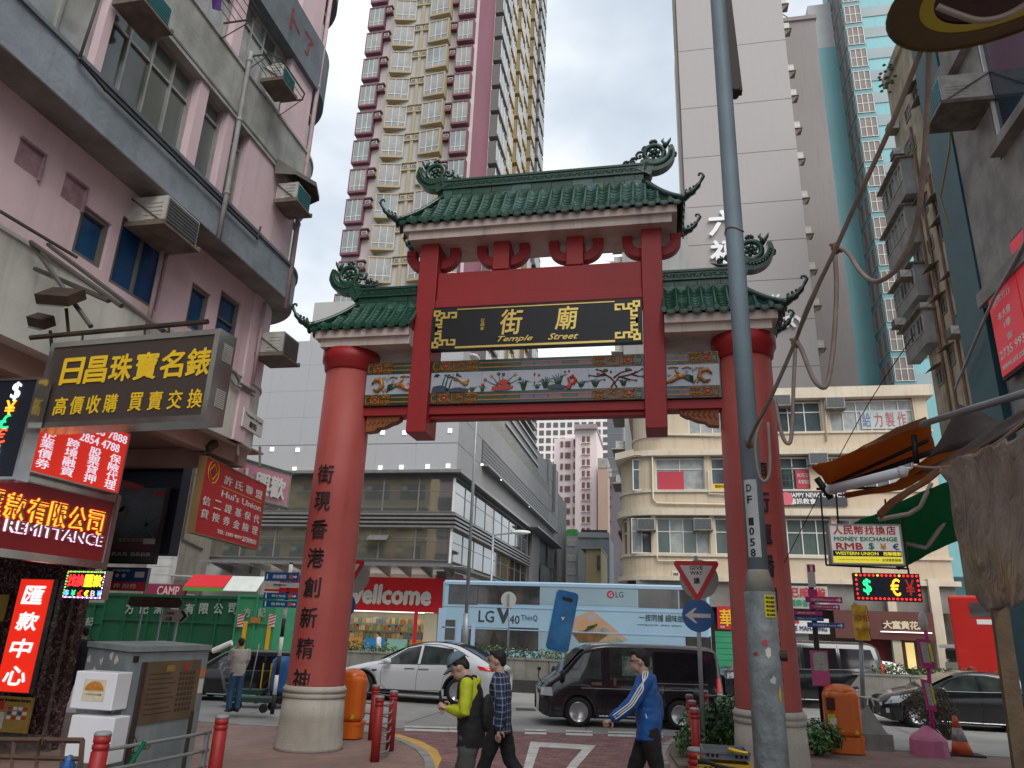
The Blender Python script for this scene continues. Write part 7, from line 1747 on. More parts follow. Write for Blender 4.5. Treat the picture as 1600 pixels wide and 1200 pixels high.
def bt(s,x,y,w,hh,m,bold=.01,shear=0):
 u,z=fb_.px(x,y);u2=fb_.px(x+w,y)[0];z2=fb_.px(x,y+hh)[1];b=MB();addtext(b,s,front(u,z,YBUS-.006),u2-u,z-z2,.006,bold=bold,shear=shear);part(b,'lettering',TXTG,bus)
TXTG=plain('charcoal_print',(.04,.045,.05),.5)
bt('LG',760,963,24,18,TXTG,.012);bt('V',787,961,20,24,TXTG,.05);bt('40',804,968,16,13,TXTG,.01);bt('ThinQ',827,966,26,10,TXTG,.006);bt('LG',968,929,12,9,TXTG,.012);bt('一按同捕 細味故事',1038,966,80,11,TXTG,.012);bt('www.lg.com.hk   phone  camera',1030,977,70,3.5,TXTG,.003)
u,z=fb_.px(954,929);b=MB();b.prism([(u+.17*cos(a),YBUS-.014,z+.17*sin(a))for a in[k*pi/8 for k in range(16)]],(0,.012,0));lo=part(b,'logo',plain('logo_crimson',(.35,.03,.08),.4),bus)
b=MB();addtext(b,'G',front(u,z,YBUS-.015),.16,.17,.004,bold=.01);part(b,'logo_mark',PAPER,lo)
PHB=mat('phone_blue',(.008,.10,.24),.2,var=.5,scale=1.2,dirt=(.005,.03,.10),coat=.6)
def rr(cx,cy,w,hh,ang,r=.18,n=4):
 P=[]
 for(sx,sy,a0)in((1,1,0),(-1,1,90),(-1,-1,180),(1,-1,270)):
  for k in range(n+1):a=radn(a0+90*k/n);P.append((sx*(w/2-r)+r*cos(a),sy*(hh/2-r)+r*sin(a)))
 c_,s_=cos(ang),sin(ang);return[(cx+x*c_-y*s_,cy+x*s_+y*c_)for x,y in P]
u,z=fb_.px(879,970);b=MB();b.prism([(x,YBUS-.03,y)for x,y in rr(u,z,1.02,2.62,-.19)],(0,.03,0));ph=part(b,'printed_phone',PHB,bus)
b=MB();b.prism([(x,YBUS-.034,y)for x,y in rr(u+.22,z+.93,.5,.16,-.19,.075)],(0,.003,0));part(b,'printed_camera',UNDER,ph);b=MB();addtext(b,'V',front(u+.02,z+.1,YBUS-.032),.14,.14,.003,bold=.03);part(b,'logo_mark',PAPER,ph)
for nm,m,pts in(('printed_photo',mat('print_orange',(.50,.24,.09),.5,var=.7,scale=1.5,dirt=(.25,.38,.45)),((897,965),(925,953),(982,1000),(960,1003),(890,985))),('printed_photo',mat('print_sand',(.42,.30,.16),.5,var=.6,scale=3,dirt=(.1,.2,.2)),((900,990),(945,980),(975,1003),(905,1004))),('printed_photo',mat('print_brown',(.20,.10,.04),.5,var=.5,scale=4),((893,988),(912,985),(950,992),(935,1003),(905,1004)))):
 P=[fb_.px(x,y)for x,y in pts];dy=.008+.004*['print_orange','print_sand','print_brown'].index(m.name);b=MB();b.prism([(p[0],YBUS-dy,p[1])for p in P],(0,dy,0));part(b,nm,m,bus)
b=MB()
for a_,c_ in(((914,985),(928,980)),((918,980),(930,977)),((926,981),(933,975)),((915,985),(919,983))):p,q_=fb_.px(*a_),fb_.px(*c_);b.tube([(p[0],YBUS-.025,p[1]),(q_[0],YBUS-.025,q_[1])],.035,5)
part(b,'printed_dancer',plain('print_dark_green',(.03,.06,.03)),bus)
for x in(p0+2.2,p1-2.6):b=MB();b.cyl((x,YBUS-.02,.38),(x,YBUS+.3,.38),.48,n=22);part(b,'wheel',TYRE,bus)
# red double decker at the far right, seen at an angle
rb=thing('double_decker_bus','red double decker bus with orange lights at the right edge of the road','bus',PZ(1500,1078,ROADZ));rb.rotation_euler.z=radn(-28);RBP=mat('red_bus_paint',(.50,.02,.015),.3,var=.08,coat=.4)
rb.location=PY(1502,1030,38);rb.location.z=ROADZ
boxbody(rb,'body',RBP,10,2.4,.3,4.3,0,.12)
for nm,m,q in(('rear_grille',LOUV,(-.012,-.9,.8,.0,.9,2.0)),('advert',plain('bus_advert',(.35,.12,.15),.5),(-.014,-.95,2.1,0,.05,3.0)),('advert',plain('bus_advert_pale',(.5,.45,.42),.5),(-.013,.08,2.1,0,.95,3.0)),('rear_window',BUSG,(-.014,-1.0,3.1,0,1.0,4.0)),('number_display',lit('orange_display',(1,.35,.03),1.5),(-.03,-.5,3.35,-.01,.4,3.7)),('stripe',WT,(1,-1.212,3.1,9.5,-1.2,3.3)),('side_grille',LOUV,(2.2,-1.213,.9,4.2,-1.2,2.9)),('upper_windows',BUSG,(.8,-1.211,3.4,9.6,-1.2,4.0))):
 b=MB();b.box(*q);link(nm,b.mesh(nm,m),rb,(0,0,0))
for x in(2.2,7.8):b=MB();b.cyl((x,-1.22,.48),(x,-.9,.48),.48,n=20);link('wheel',b.mesh('wheel',TYRE),rb,(0,0,0))
# green container lorry and tipper
GRC=mat('dark_green_container',(.012,.12,.055),.55,var=.3,scale=1.2,streak=.3,dirt=(.01,.06,.035));GRP=mat('bright_green_tipper',(.05,.30,.14),.5,var=.2,scale=1.5,dirt=(.03,.16,.09))
YG=25.5;FG=Pl('F',YG)
def lorry(label,m,x0,x1,y0,y1,Y_,n,txt=(),D=2.3):
 a,c_=PY(x0,y0,Y_),PY(x1,y1,Y_);t=thing('lorry',label,'lorry',((a.x+c_.x)/2,Y_+D/2,ROADZ));zt_=a.z;b=MB();b.box(a.x,Y_,.9,c_.x,Y_+D,zt_);part(b,'container',m,t)
 for k in range(n+1):x=a.x+(c_.x-a.x-.08)*k/n;b=MB();b.box(x,Y_-.06,.9,x+.08,Y_,zt_);part(b,'rib',m,t)
 for z in(.9,(zt_+.9)/2,zt_-.1):b=MB();b.box(a.x,Y_-.05,z,c_.x,Y_-.001,z+.07);part(b,'rail',m,t)
 b=MB();b.box(a.x+.1,Y_+.3,.55,c_.x-.1,Y_+D-.3,.9);part(b,'chassis',TRIM,t)
 for x in(a.x+.9,c_.x-.9):b=MB();b.cyl((x,Y_+.05,.33),(x,Y_+.35,.33),.44,n=20);b.cyl((x,Y_+D-.35,.33),(x,Y_+D-.05,.33),.44,n=20);part(b,'wheel',TYRE,t)
 for s,x,y,w_,hh in txt:p=PY(x,y,Y_);b=MB();addtext(b,s,front(p.x,p.z,Y_-.065),w_,hh,.01,bold=.03);part(b,'lettering',mat('faded_white_letters',(.42,.47,.43),.7,var=.3,scale=5),t)
 return t
lorry('long dark green container lorry with faded white Chinese lettering',GRC,168,373,926,1000,YG,6,[(c,205+22.5*i+(3 if i>2 else 0),951,.36,.36)for i,c in enumerate('方記清運有限公司')])
lorry('darker green container lorry behind the man in the black clothes',GRC,100,166,940,1000,YG+1.2,3,[('記',142,971,.3,.3)])
t=lorry('bright green tipper lorry with striped plates at its tail',GRP,374,427,928,1000,YG-.2,2,[('方',388,957,.28,.3),('記',411,957,.28,.3)])
for x in(376,425):a=PY(x,970,YG-.28);b=MB();b.box(a.x-.12,a.y-.03,a.z-.2,a.x+.12,a.y,a.z+.22);hz_=part(b,'hazard_plate',WT,t)
for x in(376,425):
 for k in range(4):a=PY(x,970,YG-.30);b=MB();z=a.z-.17+.1*k;b.prism([(a.x-.12,a.y-.02,z),(a.x+.12,a.y-.02,z+.07),(a.x+.12,a.y-.02,z+.11),(a.x-.12,a.y-.02,z+.04)],(0,.01,0));part(b,'red_stripe',REDW,t)
for x in(383,421):a=PY(x,975,YG-.3);b=MB();b.box(a.x-.07,a.y,.9,a.x+.07,a.y+.05,a.z+.1);part(b,'yellow_post',YEL2,t)
a=PY(399,969,YG-.3);b=MB();b.box(a.x-.18,a.y,a.z-.1,a.x+.18,a.y+.03,a.z+.1);part(b,'orange_plate',plain('orange_plate',(.5,.18,.03)),t)
# ================================================================ planters on the central reserve
YPL=PZ(815,1082,ROADZ).y
LEAVES=[mat('hedge_leaf_%d'%i,c,.5,var=.25,scale=8)for i,c in enumerate([(.07,.14,.03),(.14,.22,.04),(.03,.075,.02),(.22,.26,.06)])]
def foliage(cells,n,size,name,parent,mats,seed=1,up=.3,kind='stuff'):
 """leaf-sized faces spread through ellipsoids [(centre, radii)]"""
 rnd=random.Random(seed);b=MB();tot=sum(c[1][0]*c[1][1]*c[1][2]for c in cells)
 for c,r in cells:
  k=max(6,int(n*r[0]*r[1]*r[2]/tot))
  for _ in range(k):
   d=Vector((rnd.gauss(0,1),rnd.gauss(0,1),rnd.gauss(0,1))).normalized()*rnd.uniform(.55,1.04)
   p=Vector((c[0]+d.x*r[0],c[1]+d.y*r[1],c[2]+d.z*r[2]));nrm=(d+Vector((rnd.uniform(-.7,.7),rnd.uniform(-.7,.7),up+rnd.uniform(-.5,.6)))).normalized()
   a=nrm.orthogonal().normalized();a.rotate(Matrix.Rotation(rnd.uniform(0,6.28),3,nrm));q=nrm.cross(a);s=size*rnd.uniform(.6,1.3)
   b.m=min(len(mats)-1,int(rnd.random()*len(mats))if noise.noise(p*2.2)>-.1 else 2%len(mats))
   t=p+a*s;b.add([p-a*s*.1,p+a*s*.45+q*s*.32+nrm*s*.05,t-nrm*s*.12,p+a*s*.45-q*s*.32+nrm*s*.05],[(0,1,2,3)])
 return part(b,name,mats,parent,kind=kind)
CPL=mat('planter_concrete',(.30,.285,.25),.85,var=.35,scale=1.5,streak=.6,bump=.3,bscale=30)
def planter(x0,x1,label,seed):
 t=thing('planter',label,'planter',((x0+x1)/2,YPL+.5,ROADZ));n=max(1,int((x1-x0)/2.4));
 for k in range(n):
  a,c=x0+(x1-x0)*k/n,x0+(x1-x0)*(k+1)/n;b=MB();b.box(a+.015,YPL,.30,c-.015,YPL+1.0,1.02);part(b,'trough',CPL,t);b=MB();b.box(a,YPL-.03,1.0,c,YPL+1.03,1.06);part(b,'rim',CPL,t)
 b=MB();b.box(x0-.1,YPL-.12,ROADZ,x1+.1,YPL+1.1,.31);part(b,'plinth',mat('dark_plinth',(.07,.07,.068),.8,var=.4,scale=2),t)
 rnd=random.Random(seed);cells=[]
 x=x0+.2
 while x<x1-.2:cells.append(((x,YPL+.45,1.15+rnd.uniform(-.03,.06)),(.38,.42,.26+rnd.uniform(-.05,.1))));x+=rnd.uniform(.32,.6)+(.5 if rnd.random()<.1 else 0)
 foliage(cells,int((x1-x0)*260),.10,'shrubs',t,LEAVES,seed)
xs_=[PY(x,1030,YPL).x for x in(470,700,795,900,1140,1180,1385,1480,1580)]
planter(-26,xs_[1]+.6,'long concrete planter with low shrubs behind the white car',3);planter(xs_[1]+.9,xs_[4]-.5,'concrete planter with clumps of bright shrubs in front of the bus',5)
planter(xs_[5],13,'concrete planter with shrubs behind the black hatchback',9)
# ================================================================ poles, lamps and road signs
GALV=mat('galvanised_steel',(.30,.33,.35),.45,metal=.35,var=.25,scale=3,streak=.2);GPNT=mat('grey_blue_paint',(.21,.29,.34),.55,var=.22,scale=2.2,streak=.15,bump=.15,bscale=50,dirt=(.12,.15,.16))
def vpole(b,x,y,z0,z1,r0,r1=None,n=14):b.smooth=True;b.cyl((x,y,z0),(x,y,z1),r0,r1,n)
# tall lamp column behind the white car
p=PY(726,1010,YPL+.6);zt_=PY(735,565,YPL+.6).z;t=thing('lamp_column','slender grey lamp column rising from the planter behind the white car','lamp post',(p.x,p.y,.95))
b=MB();vpole(b,p.x,p.y,.95,2.6,.13,.12);part(b,'base',GALV,t);b=MB();vpole(b,p.x,p.y,2.6,zt_,.075,.05);part(b,'column',GALV,t);b=MS();b.ell((p.x-.15,p.y-.3,zt_+.05),(.22,.45,.12),12,8);part(b,'lantern',WFRAME,t)
p=PY(768,900,39.6);t=thing('street_light','street light with a side arm in front of the mall louvres','street light',(p.x,p.y,.02));z1=PY(768,836,39.6).z;z2=PY(818,832,39.6).z;xh=PY(808,833,39.6).x
b=MB();vpole(b,p.x,p.y,.02,z1,.08,.06);part(b,'column',GALV,t);b=MB();b.tube([(p.x,p.y,z1),(xh,p.y,z1+.15)],.045,6);part(b,'arm',GALV,t);b=MS();b.ell((xh+.2,p.y,z1+.16),(.55,.2,.13),12,8);part(b,'lantern',WFRAME,t)
# white disc sign seen from behind
p=PY(793,1035,YPL+.3);c=PY(795,937,YPL+.3);t=thing('traffic_sign','blank back of a round traffic sign in front of the bus','traffic sign',(p.x,p.y,.9))
b=MB();vpole(b,p.x,p.y,.9,c.z+.3,.035);part(b,'post',GALV,t);b=MB();b.cyl((c.x,c.y-.05,c.z),(c.x,c.y-.03,c.z),.30,n=28);part(b,'disc',mat('pale_grey_sign_back',(.48,.49,.48),.5,var=.1),t);b=MB();b.box(c.x-.04,c.y-.09,c.z-.2,c.x+.04,c.y-.05,c.z+.2);part(b,'bracket',GALV,t)
# large grey pole in front
PXX,PYY=PY(1199,1100,5.6).x,5.6;t=thing('utility_pole','tall grey blue steel pole numbered DF 1058 in front of the right column','pole',(PXX,PYY,0))
zf=PY(1190,925,PYY).z;zn=PY(1187,893,PYY).z;GPO=mat('peeling_grey_pole',(.24,.28,.295),.6,var=.6,scale=7,streak=.4,bump=.6,bscale=20,dirt=(.10,.105,.10))
b=MS();b.lathe((PXX,PYY,0),[(.115,0),(.108,zf-.35),(.106,zf),],32);part(b,'pole_base',GPO,t);b=MS();b.lathe((PXX,PYY,0),[(.106,zf),(.074,zn),(.072,zn+.01)],32);fl_=part(b,'flared_neck',mat('pale_primer',(.28,.34,.33),.6,var=.3,scale=5,streak=.6,dirt=(.25,.13,.04)),t)
b=MS();b.lathe((PXX,PYY,0),[(.072,zn+.01),(.0715,5),(.068,8),(.064,13)],32);part(b,'pole_shaft',GPNT,t)
PLT=mat('pale_number_strip',(.45,.48,.48),.6,var=.15,scale=8);z0,z1=PY(1180,872,PYY).z,PY(1172,752,PYY).z
def onpole(face,z,r=.0735):return lambda u,v,d:Vector((PXX+(r+d)*cos(face+u/r),PYY+(r+d)*sin(face+u/r),z+v))
fc=-pi/2-.32
b=MB();f=onpole(fc,0);b.grid(lambda u,v:f(-.048+.096*u,z0+(z1-z0)*v,.001),8,4);st=part(b,'number_strip',PLT,t)
for i,(ch,y)in enumerate((('D',765),('F',783),('1',817),('0',832),('5',849),('8',865))):z=PY(1175,y,PYY).z;b=MB();addtext(b,ch,onpole(fc-.12,z),.032,.052,.0025,bold=.03);part(b,'lettering',INK,st)
f=onpole(-pi/2+.55,PY(1205,948,PYY).z,.108);STK=mat('yellow_sticker',(.62,.55,.02),.5,var=.15,scale=20);b=MB();b.grid(lambda u,v:f(-.045+.09*u,-.075+.15*v,.002),6,3);s_=part(b,'yellow_sticker',STK,t)
for k in range(5):b=MB();addtext(b,'電召維修',(lambda u,v,d,k=k:f(u-.0,v+.055-.028*k,d+.002)),.07,.015,.001,bold=.02);part(b,'lettering',INK,s_)
for(ya,fa,w_,h_,m,lab)in((1020,.15,.06,.09,PAPER,'torn white paper'),(1005,.0,.045,.05,plain('torn_red_paper',(.4,.06,.05)),'torn red paper'),(1022,-.6,.05,.03,plain('torn_maroon_paper',(.22,.06,.05)),'torn maroon paper'),(1082,.75,.03,.13,plain('yellow_tape',(.55,.36,.03)),'strip of yellow tape'),(1062,.35,.05,.07,PLT,'torn pale paper')):
 z=PY(1200,ya,PYY).z;f=onpole(-pi/2+fa,z,.109);rnd=random.Random(ya);b=MB();P_=[(w_/2*cos(a)*rnd.uniform(.5,1.1),h_/2*sin(a)*rnd.uniform(.5,1.1))for a in[k*.52 for k in range(12)]];c0=f(0,0,.003)
 b.add([c0]+[f(u,v,.003)for u,v in P_],[(0,k+1,(k+1)%12+1)for k in range(12)]);part(b,'paper_scrap',m,t,label=lab)
b=MB();z=PY(1146,363,PYY).z;b.tube([(PXX+.072*cos(a),PYY+.072*sin(a),z+.018*sin(2*a))for a in[k*.42 for k in range(16)]],.008,5);part(b,'rusty_strap',RUST,t)
b=MB();z=PY(1208,1024,PYY).z;b.cyl((PXX+.10,PYY-.02,z),(PXX+.15,PYY-.03,z),.035,n=10);part(b,'bracket',BEAMM,t)
b=MB();a,c=PY(1120,-80,7.5),PY(1146,142,7.5);d=c-a;b.obox(a,d,(.105,0,0),(0,.10,0));b.cyl(c+Vector((.03,-.04,.03)),c+Vector((.03,.14,.03)),.045,n=10);solo(b,'steel_channel',mat('dark_brown_channel',(.05,.035,.028),.6,var=.3,scale=5),'dark brown steel channel hanging beside the top of the tall grey pole','beam',c)
# give way sign with blue arrow disc
REFW=mat('reflective_white',(.52,.50,.48),.5,var=.08);SRED=mat('sign_red',(.45,.015,.015),.45,var=.1);SBLU=mat('sign_blue',(.01,.085,.27),.4,var=.1);SGREY=mat('grey_sign_back',(.26,.25,.24),.5,var=.15,scale=4)
def tri(c,R,n=3,rr=.05,up=-1,y=0.):
 P=[]
 for k in range(3):
  a=pi/2*up+k*2*pi/3
  for j in(-2,-1,0,1,2):P.append((c[0]+(R-rr)*cos(a)+rr*cos(a+j*.5),y,c[1]+(R-rr)*sin(a)+rr*sin(a+j*.5)))
 return P
def giveway(px_base,px_tri,px_disc,Y_,label,arrow=True,back=None):
 pb=PY(*px_base,Y_);ct=PY(*px_tri,Y_);cd=PY(*px_disc,Y_);t=thing('traffic_sign',label,'traffic sign',(ct.x,Y_,0));x=ct.x
 b=MB();vpole(b,x,Y_,0,ct.z+.35,.038);part(b,'post',GALV,t)
 b=MB();b.prism([(p[0],Y_-.055,p[2])for p in tri((x,ct.z),.46)],(0,.012,0));tp=part(b,'give_way_plate',SRED,t)
 b=MB();b.prism([(p[0],Y_-.060,p[2])for p in tri((x,ct.z),.335,rr=.01)],(0,.004,0));part(b,'plate_centre',REFW,tp)
 for s,dz,w_,h_ in(('GIVE',.13,.24,.065),('WAY',.04,.22,.065),('讓',-.10,.105,.11)):b=MB();addtext(b,s,front(x,ct.z+dz,Y_-.060),w_,h_,.002,bold=.03);part(b,'lettering',INK,tp)
 if back:q=PY(*back,Y_);b=MB();b.cyl((q.x,Y_-.04,q.z),(q.x,Y_-.028,q.z),.35,n=32);part(b,'grey_disc',SGREY,t)
 b=MB();b.cyl((x,Y_-.052,cd.z),(x,Y_-.04,cd.z),.285,n=32);dp=part(b,'blue_disc',SBLU,t)
 b=MB();z=cd.z;y=Y_-.056
 if arrow:b.prism([(x-.235,y,z),(x-.06,y,z+.13),(x-.02,y,z+.13),(x-.10,y,z+.035),(x+.22,y,z+.035),(x+.22,y,z-.035),(x-.10,y,z-.035),(x-.02,y,z-.13),(x-.06,y,z-.13)],(0,.004,0))
 else:b.box(x-.2,y,z-.035,x+.2,y+.004,z+.035)
 part(b,'white_arrow'if arrow else 'white_bar',REFW,dp)
giveway((1097,1112),(1088,899),(1091,962),14.4,'white and red GIVE WAY triangle above a blue left arrow disc on a grey post',True,(1092,905))
giveway((560,1040),(544,893),(545,946),16.6,'GIVE WAY triangle and blue disc mostly hidden behind the left column',False,(556,902))
# pedestrian direction signs on a black and white post
Y_=17.0;q=lambda x,y:PY(x,y,Y_);t=thing('direction_sign','blue pedestrian direction boards on a black and white striped post left of the gate','direction sign',(q(436,1000).x,Y_,0));x=q(441,990).x
n=0;z=0.
while z<3.4:b=MB();vpole(b,x,Y_,z,min(z+.42,3.4),.045);part(b,'post_band',[INK,WT][n%2],t);z+=.42;n+=1
for(x0,y0,x1,y1,m,txt)in((417,894,468,909,SBLU,'高速鐵路'),(417,910,468,919,REFW,'港鐵站'),(416,920.5,467,925,SRED,''),(415,926,467,937,SBLU,'柯士甸站'),(414,938,466,950,SBLU,'佐敦站')):
 a,c=q(x0,y0),q(x1,y1);b=MB();b.box(a.x,Y_-.08,c.z,c.x,Y_-.05,a.z);bd=part(b,'sign_panel',m,t)
 if txt:b=MB();addtext(b,txt,front((a.x+c.x)/2-.05,(a.z+c.z)/2+.0,Y_-.08),(c.x-a.x)*.4,(a.z-c.z)*.42,.003,bold=.01);part(b,'lettering',WT if m is SBLU else INK,bd)
 if m is SBLU:
  b=MB();xx,zz=c.x-.08,(a.z+c.z)/2;b.prism([(xx+.04,Y_-.083,zz),(xx,Y_-.083,zz+.04),(xx,Y_-.083,zz+.012),(xx-.06,Y_-.083,zz+.012),(xx-.06,Y_-.083,zz-.012),(xx,Y_-.083,zz-.012),(xx,Y_-.083,zz-.04)],(0,.003,0));part(b,'arrow',WT,bd)
  b=MB();b.ell((a.x+.07,Y_-.083,zz+.05),(.014,.003,.016),6,4);b.box(a.x+.055,Y_-.084,zz-.06,a.x+.085,Y_-.081,zz+.03);part(b,'walker_symbol',WT,bd,kind='stuff');b=MB();b.box(c.x-.24,Y_-.084,zz-.045,c.x-.14,Y_-.0805,zz+.045);part(b,'route_square',plain('route_orange',(.55,.10,.05)),bd)
# toilets sign, rounded brown sign
Y_=15.2;a,c=q(259,952),q(294,973);t=thing('direction_sign','small pale arrow shaped sign reading Toilets above the grey cabinet','direction sign',(q(275,970).x,Y_,0));b=MB();vpole(b,q(276,975).x,Y_,0,a.z,.03);part(b,'post',GALV,t)
b=MB();zc=(a.z+c.z)/2;b.prism([(a.x,Y_-.05,c.z),(c.x-.12,Y_-.05,c.z),(c.x,Y_-.05,zc),(c.x-.12,Y_-.05,a.z),(a.x,Y_-.05,a.z)],(0,.02,0));bd=part(b,'board',mat('pale_pinkish_board',(.40,.36,.38),.6,var=.15),t)
b=MB();b.prism([(c.x-.20,Y_-.054,c.z+.02),(c.x-.13,Y_-.054,c.z+.02),(c.x-.02,Y_-.054,zc),(c.x-.13,Y_-.054,a.z-.02),(c.x-.20,Y_-.054,a.z-.02),(c.x-.1,Y_-.054,zc)],(0,.004,0));part(b,'arrow',INK,bd)
for s,dz,w_,h_ in(('Toilets',.06,.24,.07),('公廁',-.06,.16,.09)):b=MB();addtext(b,s,front(a.x+.15,zc+dz,Y_-.05),w_,h_,.004,bold=.01);part(b,'lettering',INK,bd)
a,c=q(196,931),q(277,950);t=thing('street_name_sign','rounded dark brown sign back on two thin posts above the grey cabinet','sign',((a.x+c.x)/2,Y_+.2,0));b=MB();r=(a.z-c.z)/2;zc=(a.z+c.z)/2
b.prism([(a.x+r-r*cos(k*.39-pi/2)*1,Y_+.12,zc+r*sin(k*.39-pi/2))for k in range(9)]+[(c.x-r+r*cos(pi/2-k*.39),Y_+.12,zc+r*sin(pi/2-k*.39))for k in range(9)],(0,.04,0));part(b,'board',mat('dark_brown_board',(.06,.03,.022),.7,var=.3,scale=4),t)
for x in(a.x+.35,a.x+.85):b=MB();vpole(b,x,Y_+.2,0,zc,.022);part(b,'post',GALV,t)
# awnings and small things behind the lorries
Y_=39.0;FA=Pl('F',Y_);t=thing('awning','red awning with a green strip above the green lorries','awning',FA.pt(FA.px(330,915)[0],.5,FA.px(330,925)[1]));
a,c=PY(303,899,Y_),PY(361,920,Y_);b=MB();b.prism([(a.x,Y_-.8,c.z),(c.x,Y_-.8,c.z),(c.x,Y_,a.z),(a.x,Y_,a.z)],(0,0,.04));part(b,'cloth',REDW,t);b=MB();b.box(a.x,Y_-.82,c.z-.2,c.x,Y_-.8,c.z);part(b,'green_strip',plain('awning_green',(.06,.25,.03)),t)
a,c=PY(361,901,Y_),PY(412,926,Y_);b=MB();b.prism([(a.x+.1,Y_-.8,c.z),(c.x,Y_-.8,c.z),(c.x,Y_,a.z),(a.x+.1,Y_,a.z)],(0,0,.04));solo(b,'awning',mat('pale_awning',(.50,.54,.50),.7,var=.2),'pale awning beside the red one above the lorries','awning',(c.x,Y_,c.z))
a,c=PY(228,915,Y_),PY(292,926,Y_);t=thing('shop_sign','burgundy shop sign with cream letters above the long green lorry','sign',(a.x,Y_,c.z));b=MB();b.box(a.x,Y_-.2,c.z-.4,c.x,Y_,a.z+.1);part(b,'board',plain('burgundy',(.16,.012,.04),.5),t);b=MB();addtext(b,'CAMP',front((a.x+c.x)/2+.3,(a.z+c.z)/2-.1,Y_-.2),1.4,.5,.03,bold=.03);part(b,'lettering',plain('pink_letters',(.5,.3,.3)),t)
# ================================================================ pavement furniture
BOLR=mat('red_bollard_paint',(.34,.02,.018),.5,var=.3,scale=8,bump=.2,bscale=50,dirt=(.16,.015,.015));GREYT=mat('bollard_grey_top',(.24,.26,.27),.5,var=.2)
def bollard(x,y,z1,r,label,z0=0.):
 t=thing('bollard',label,'bollard',(x,y,z0),group='red railing bollards');b=MS();b.lathe((x,y,0),[(r,z0),(r,z1-.17),(r*.88,z1-.165),(r*.88,z1-.15),(r,z1-.145),(r,z1-.11),(r*.88,z1-.105),(r*.88,z1-.095),(r,z1-.09),(r,z1-.035)],22);part(b,'post',BOLR,t)
 b=MS();b.lathe((x,y,0),[(r*1.02,z1-.035),(r*1.02,z1-.015),(r*.85,z1),(r*.3,z1+.006)],22);part(b,'cap',GREYT,t);return t
def btop(px,z=1.0):p=PZ(*px,z);return p.x,p.y
RAILM=mat('grey_rail_steel',(.26,.28,.29),.4,metal=.4,var=.2)
def rails(name,label,P,zs,r=.018):
 t=thing(name,label,'railing',(P[0][0],P[0][1],0))
 for z in zs:b=MS();b.tube([(x,y,z)for x,y in P],r,7);part(b,'rail',RAILM,t)
 return t
c1,c2=btop((162,1143),.98),btop((348,1117),.98)
bollard(*c1,.98,.075,'nearest red bollard beside the white boxes, cut off by the bottom of the picture');bollard(*c2,.98,.075,'red bollard right of the grey cabinet')
V1,V2=Vector(c1),Vector(c2);dl=(V2-V1)
t=rails('railing','curved grey steel railing in front of the grey cabinet',[tuple(V1+dl*k+Vector((0,-.25*sin(pi*k))))for k in(.03,.2,.4,.6,.8,.93)],(.82,.64,.48,.32,.16))
b=MB();p=V1+dl*.9;b.box(p.x-.02,p.y-.07,.1,p.x+.02,p.y-.03,.84);part(b,'upright',RAILM,t);b=MB();p=V1+dl*.04;b.box(p.x-.0,p.y-.05,.1,p.x+.03,p.y-.02,.84);part(b,'upright',RAILM,t)
b=MB();m=V1+dl*.42;b.cyl((m.x-.06,m.y-.30,.60),(m.x+.07,m.y-.28,.86),.022,n=8);solo(b,'umbrella',mat('glossy_green_tube',(.0,.16,.07),.2,var=.2,coat=.5),'furled green umbrella hooked over the railing by the cabinet','umbrella',(m.x,m.y-.3,.6))
cc=[btop((588,1070),.95),btop((594,1087),.95),btop((616,1079),.95)]
for(x,y),lab in zip(cc,('leftmost red bollard of the curved railing right of the left orange bin','front red bollard of the curved railing, with a scuffed pale band','right hand red bollard of the curved railing near the yellow line')):bollard(x,y,.95,.072,lab)
A_,B_,C_=map(Vector,cc)
def bez(a,c,k):return[tuple(a.lerp(c,i/6)+Vector((.0,k*sin(pi*i/6))))for i in range(7)]
rails('railing','curved grey railing joining the front and right red bollards by the yellow line',[tuple(q_)for q_ in(B_,B_.lerp(C_,.5)+Vector((.13,-.12)),C_)],(.80,.66,.52,.38,.24,.10),.014);l0=A_+Vector((-.9,.35))
rails('railing','grey railing running left from the red bollards behind the orange bin',[tuple(q_)for q_ in(l0,A_,A_.lerp(C_,.5)+Vector((.08,.15)),C_)],(.80,.62,.44,.26),.014)
for px_,lab in(((1077,1085),'left rear red bollard beside the hedge'),((1081,1094),'middle red bollard in the row beside the hedge'),((1085,1106),'front red bollard of the row beside the hedge'),((1101,1079),'small far red bollard behind the give way post'),((1087,1168),'red bollard with a broad grey cap next to the crates')):
 x,y=btop(px_,.95);bollard(x,y,.95,.072 if px_[1]<1160 else .085,lab)
xa,xb=btop((1101,1085),.9),btop((1160,1088),.9);rails('railing','low grey railing behind the hedge at the right column',[xa,xb],(.88,.6,.3))
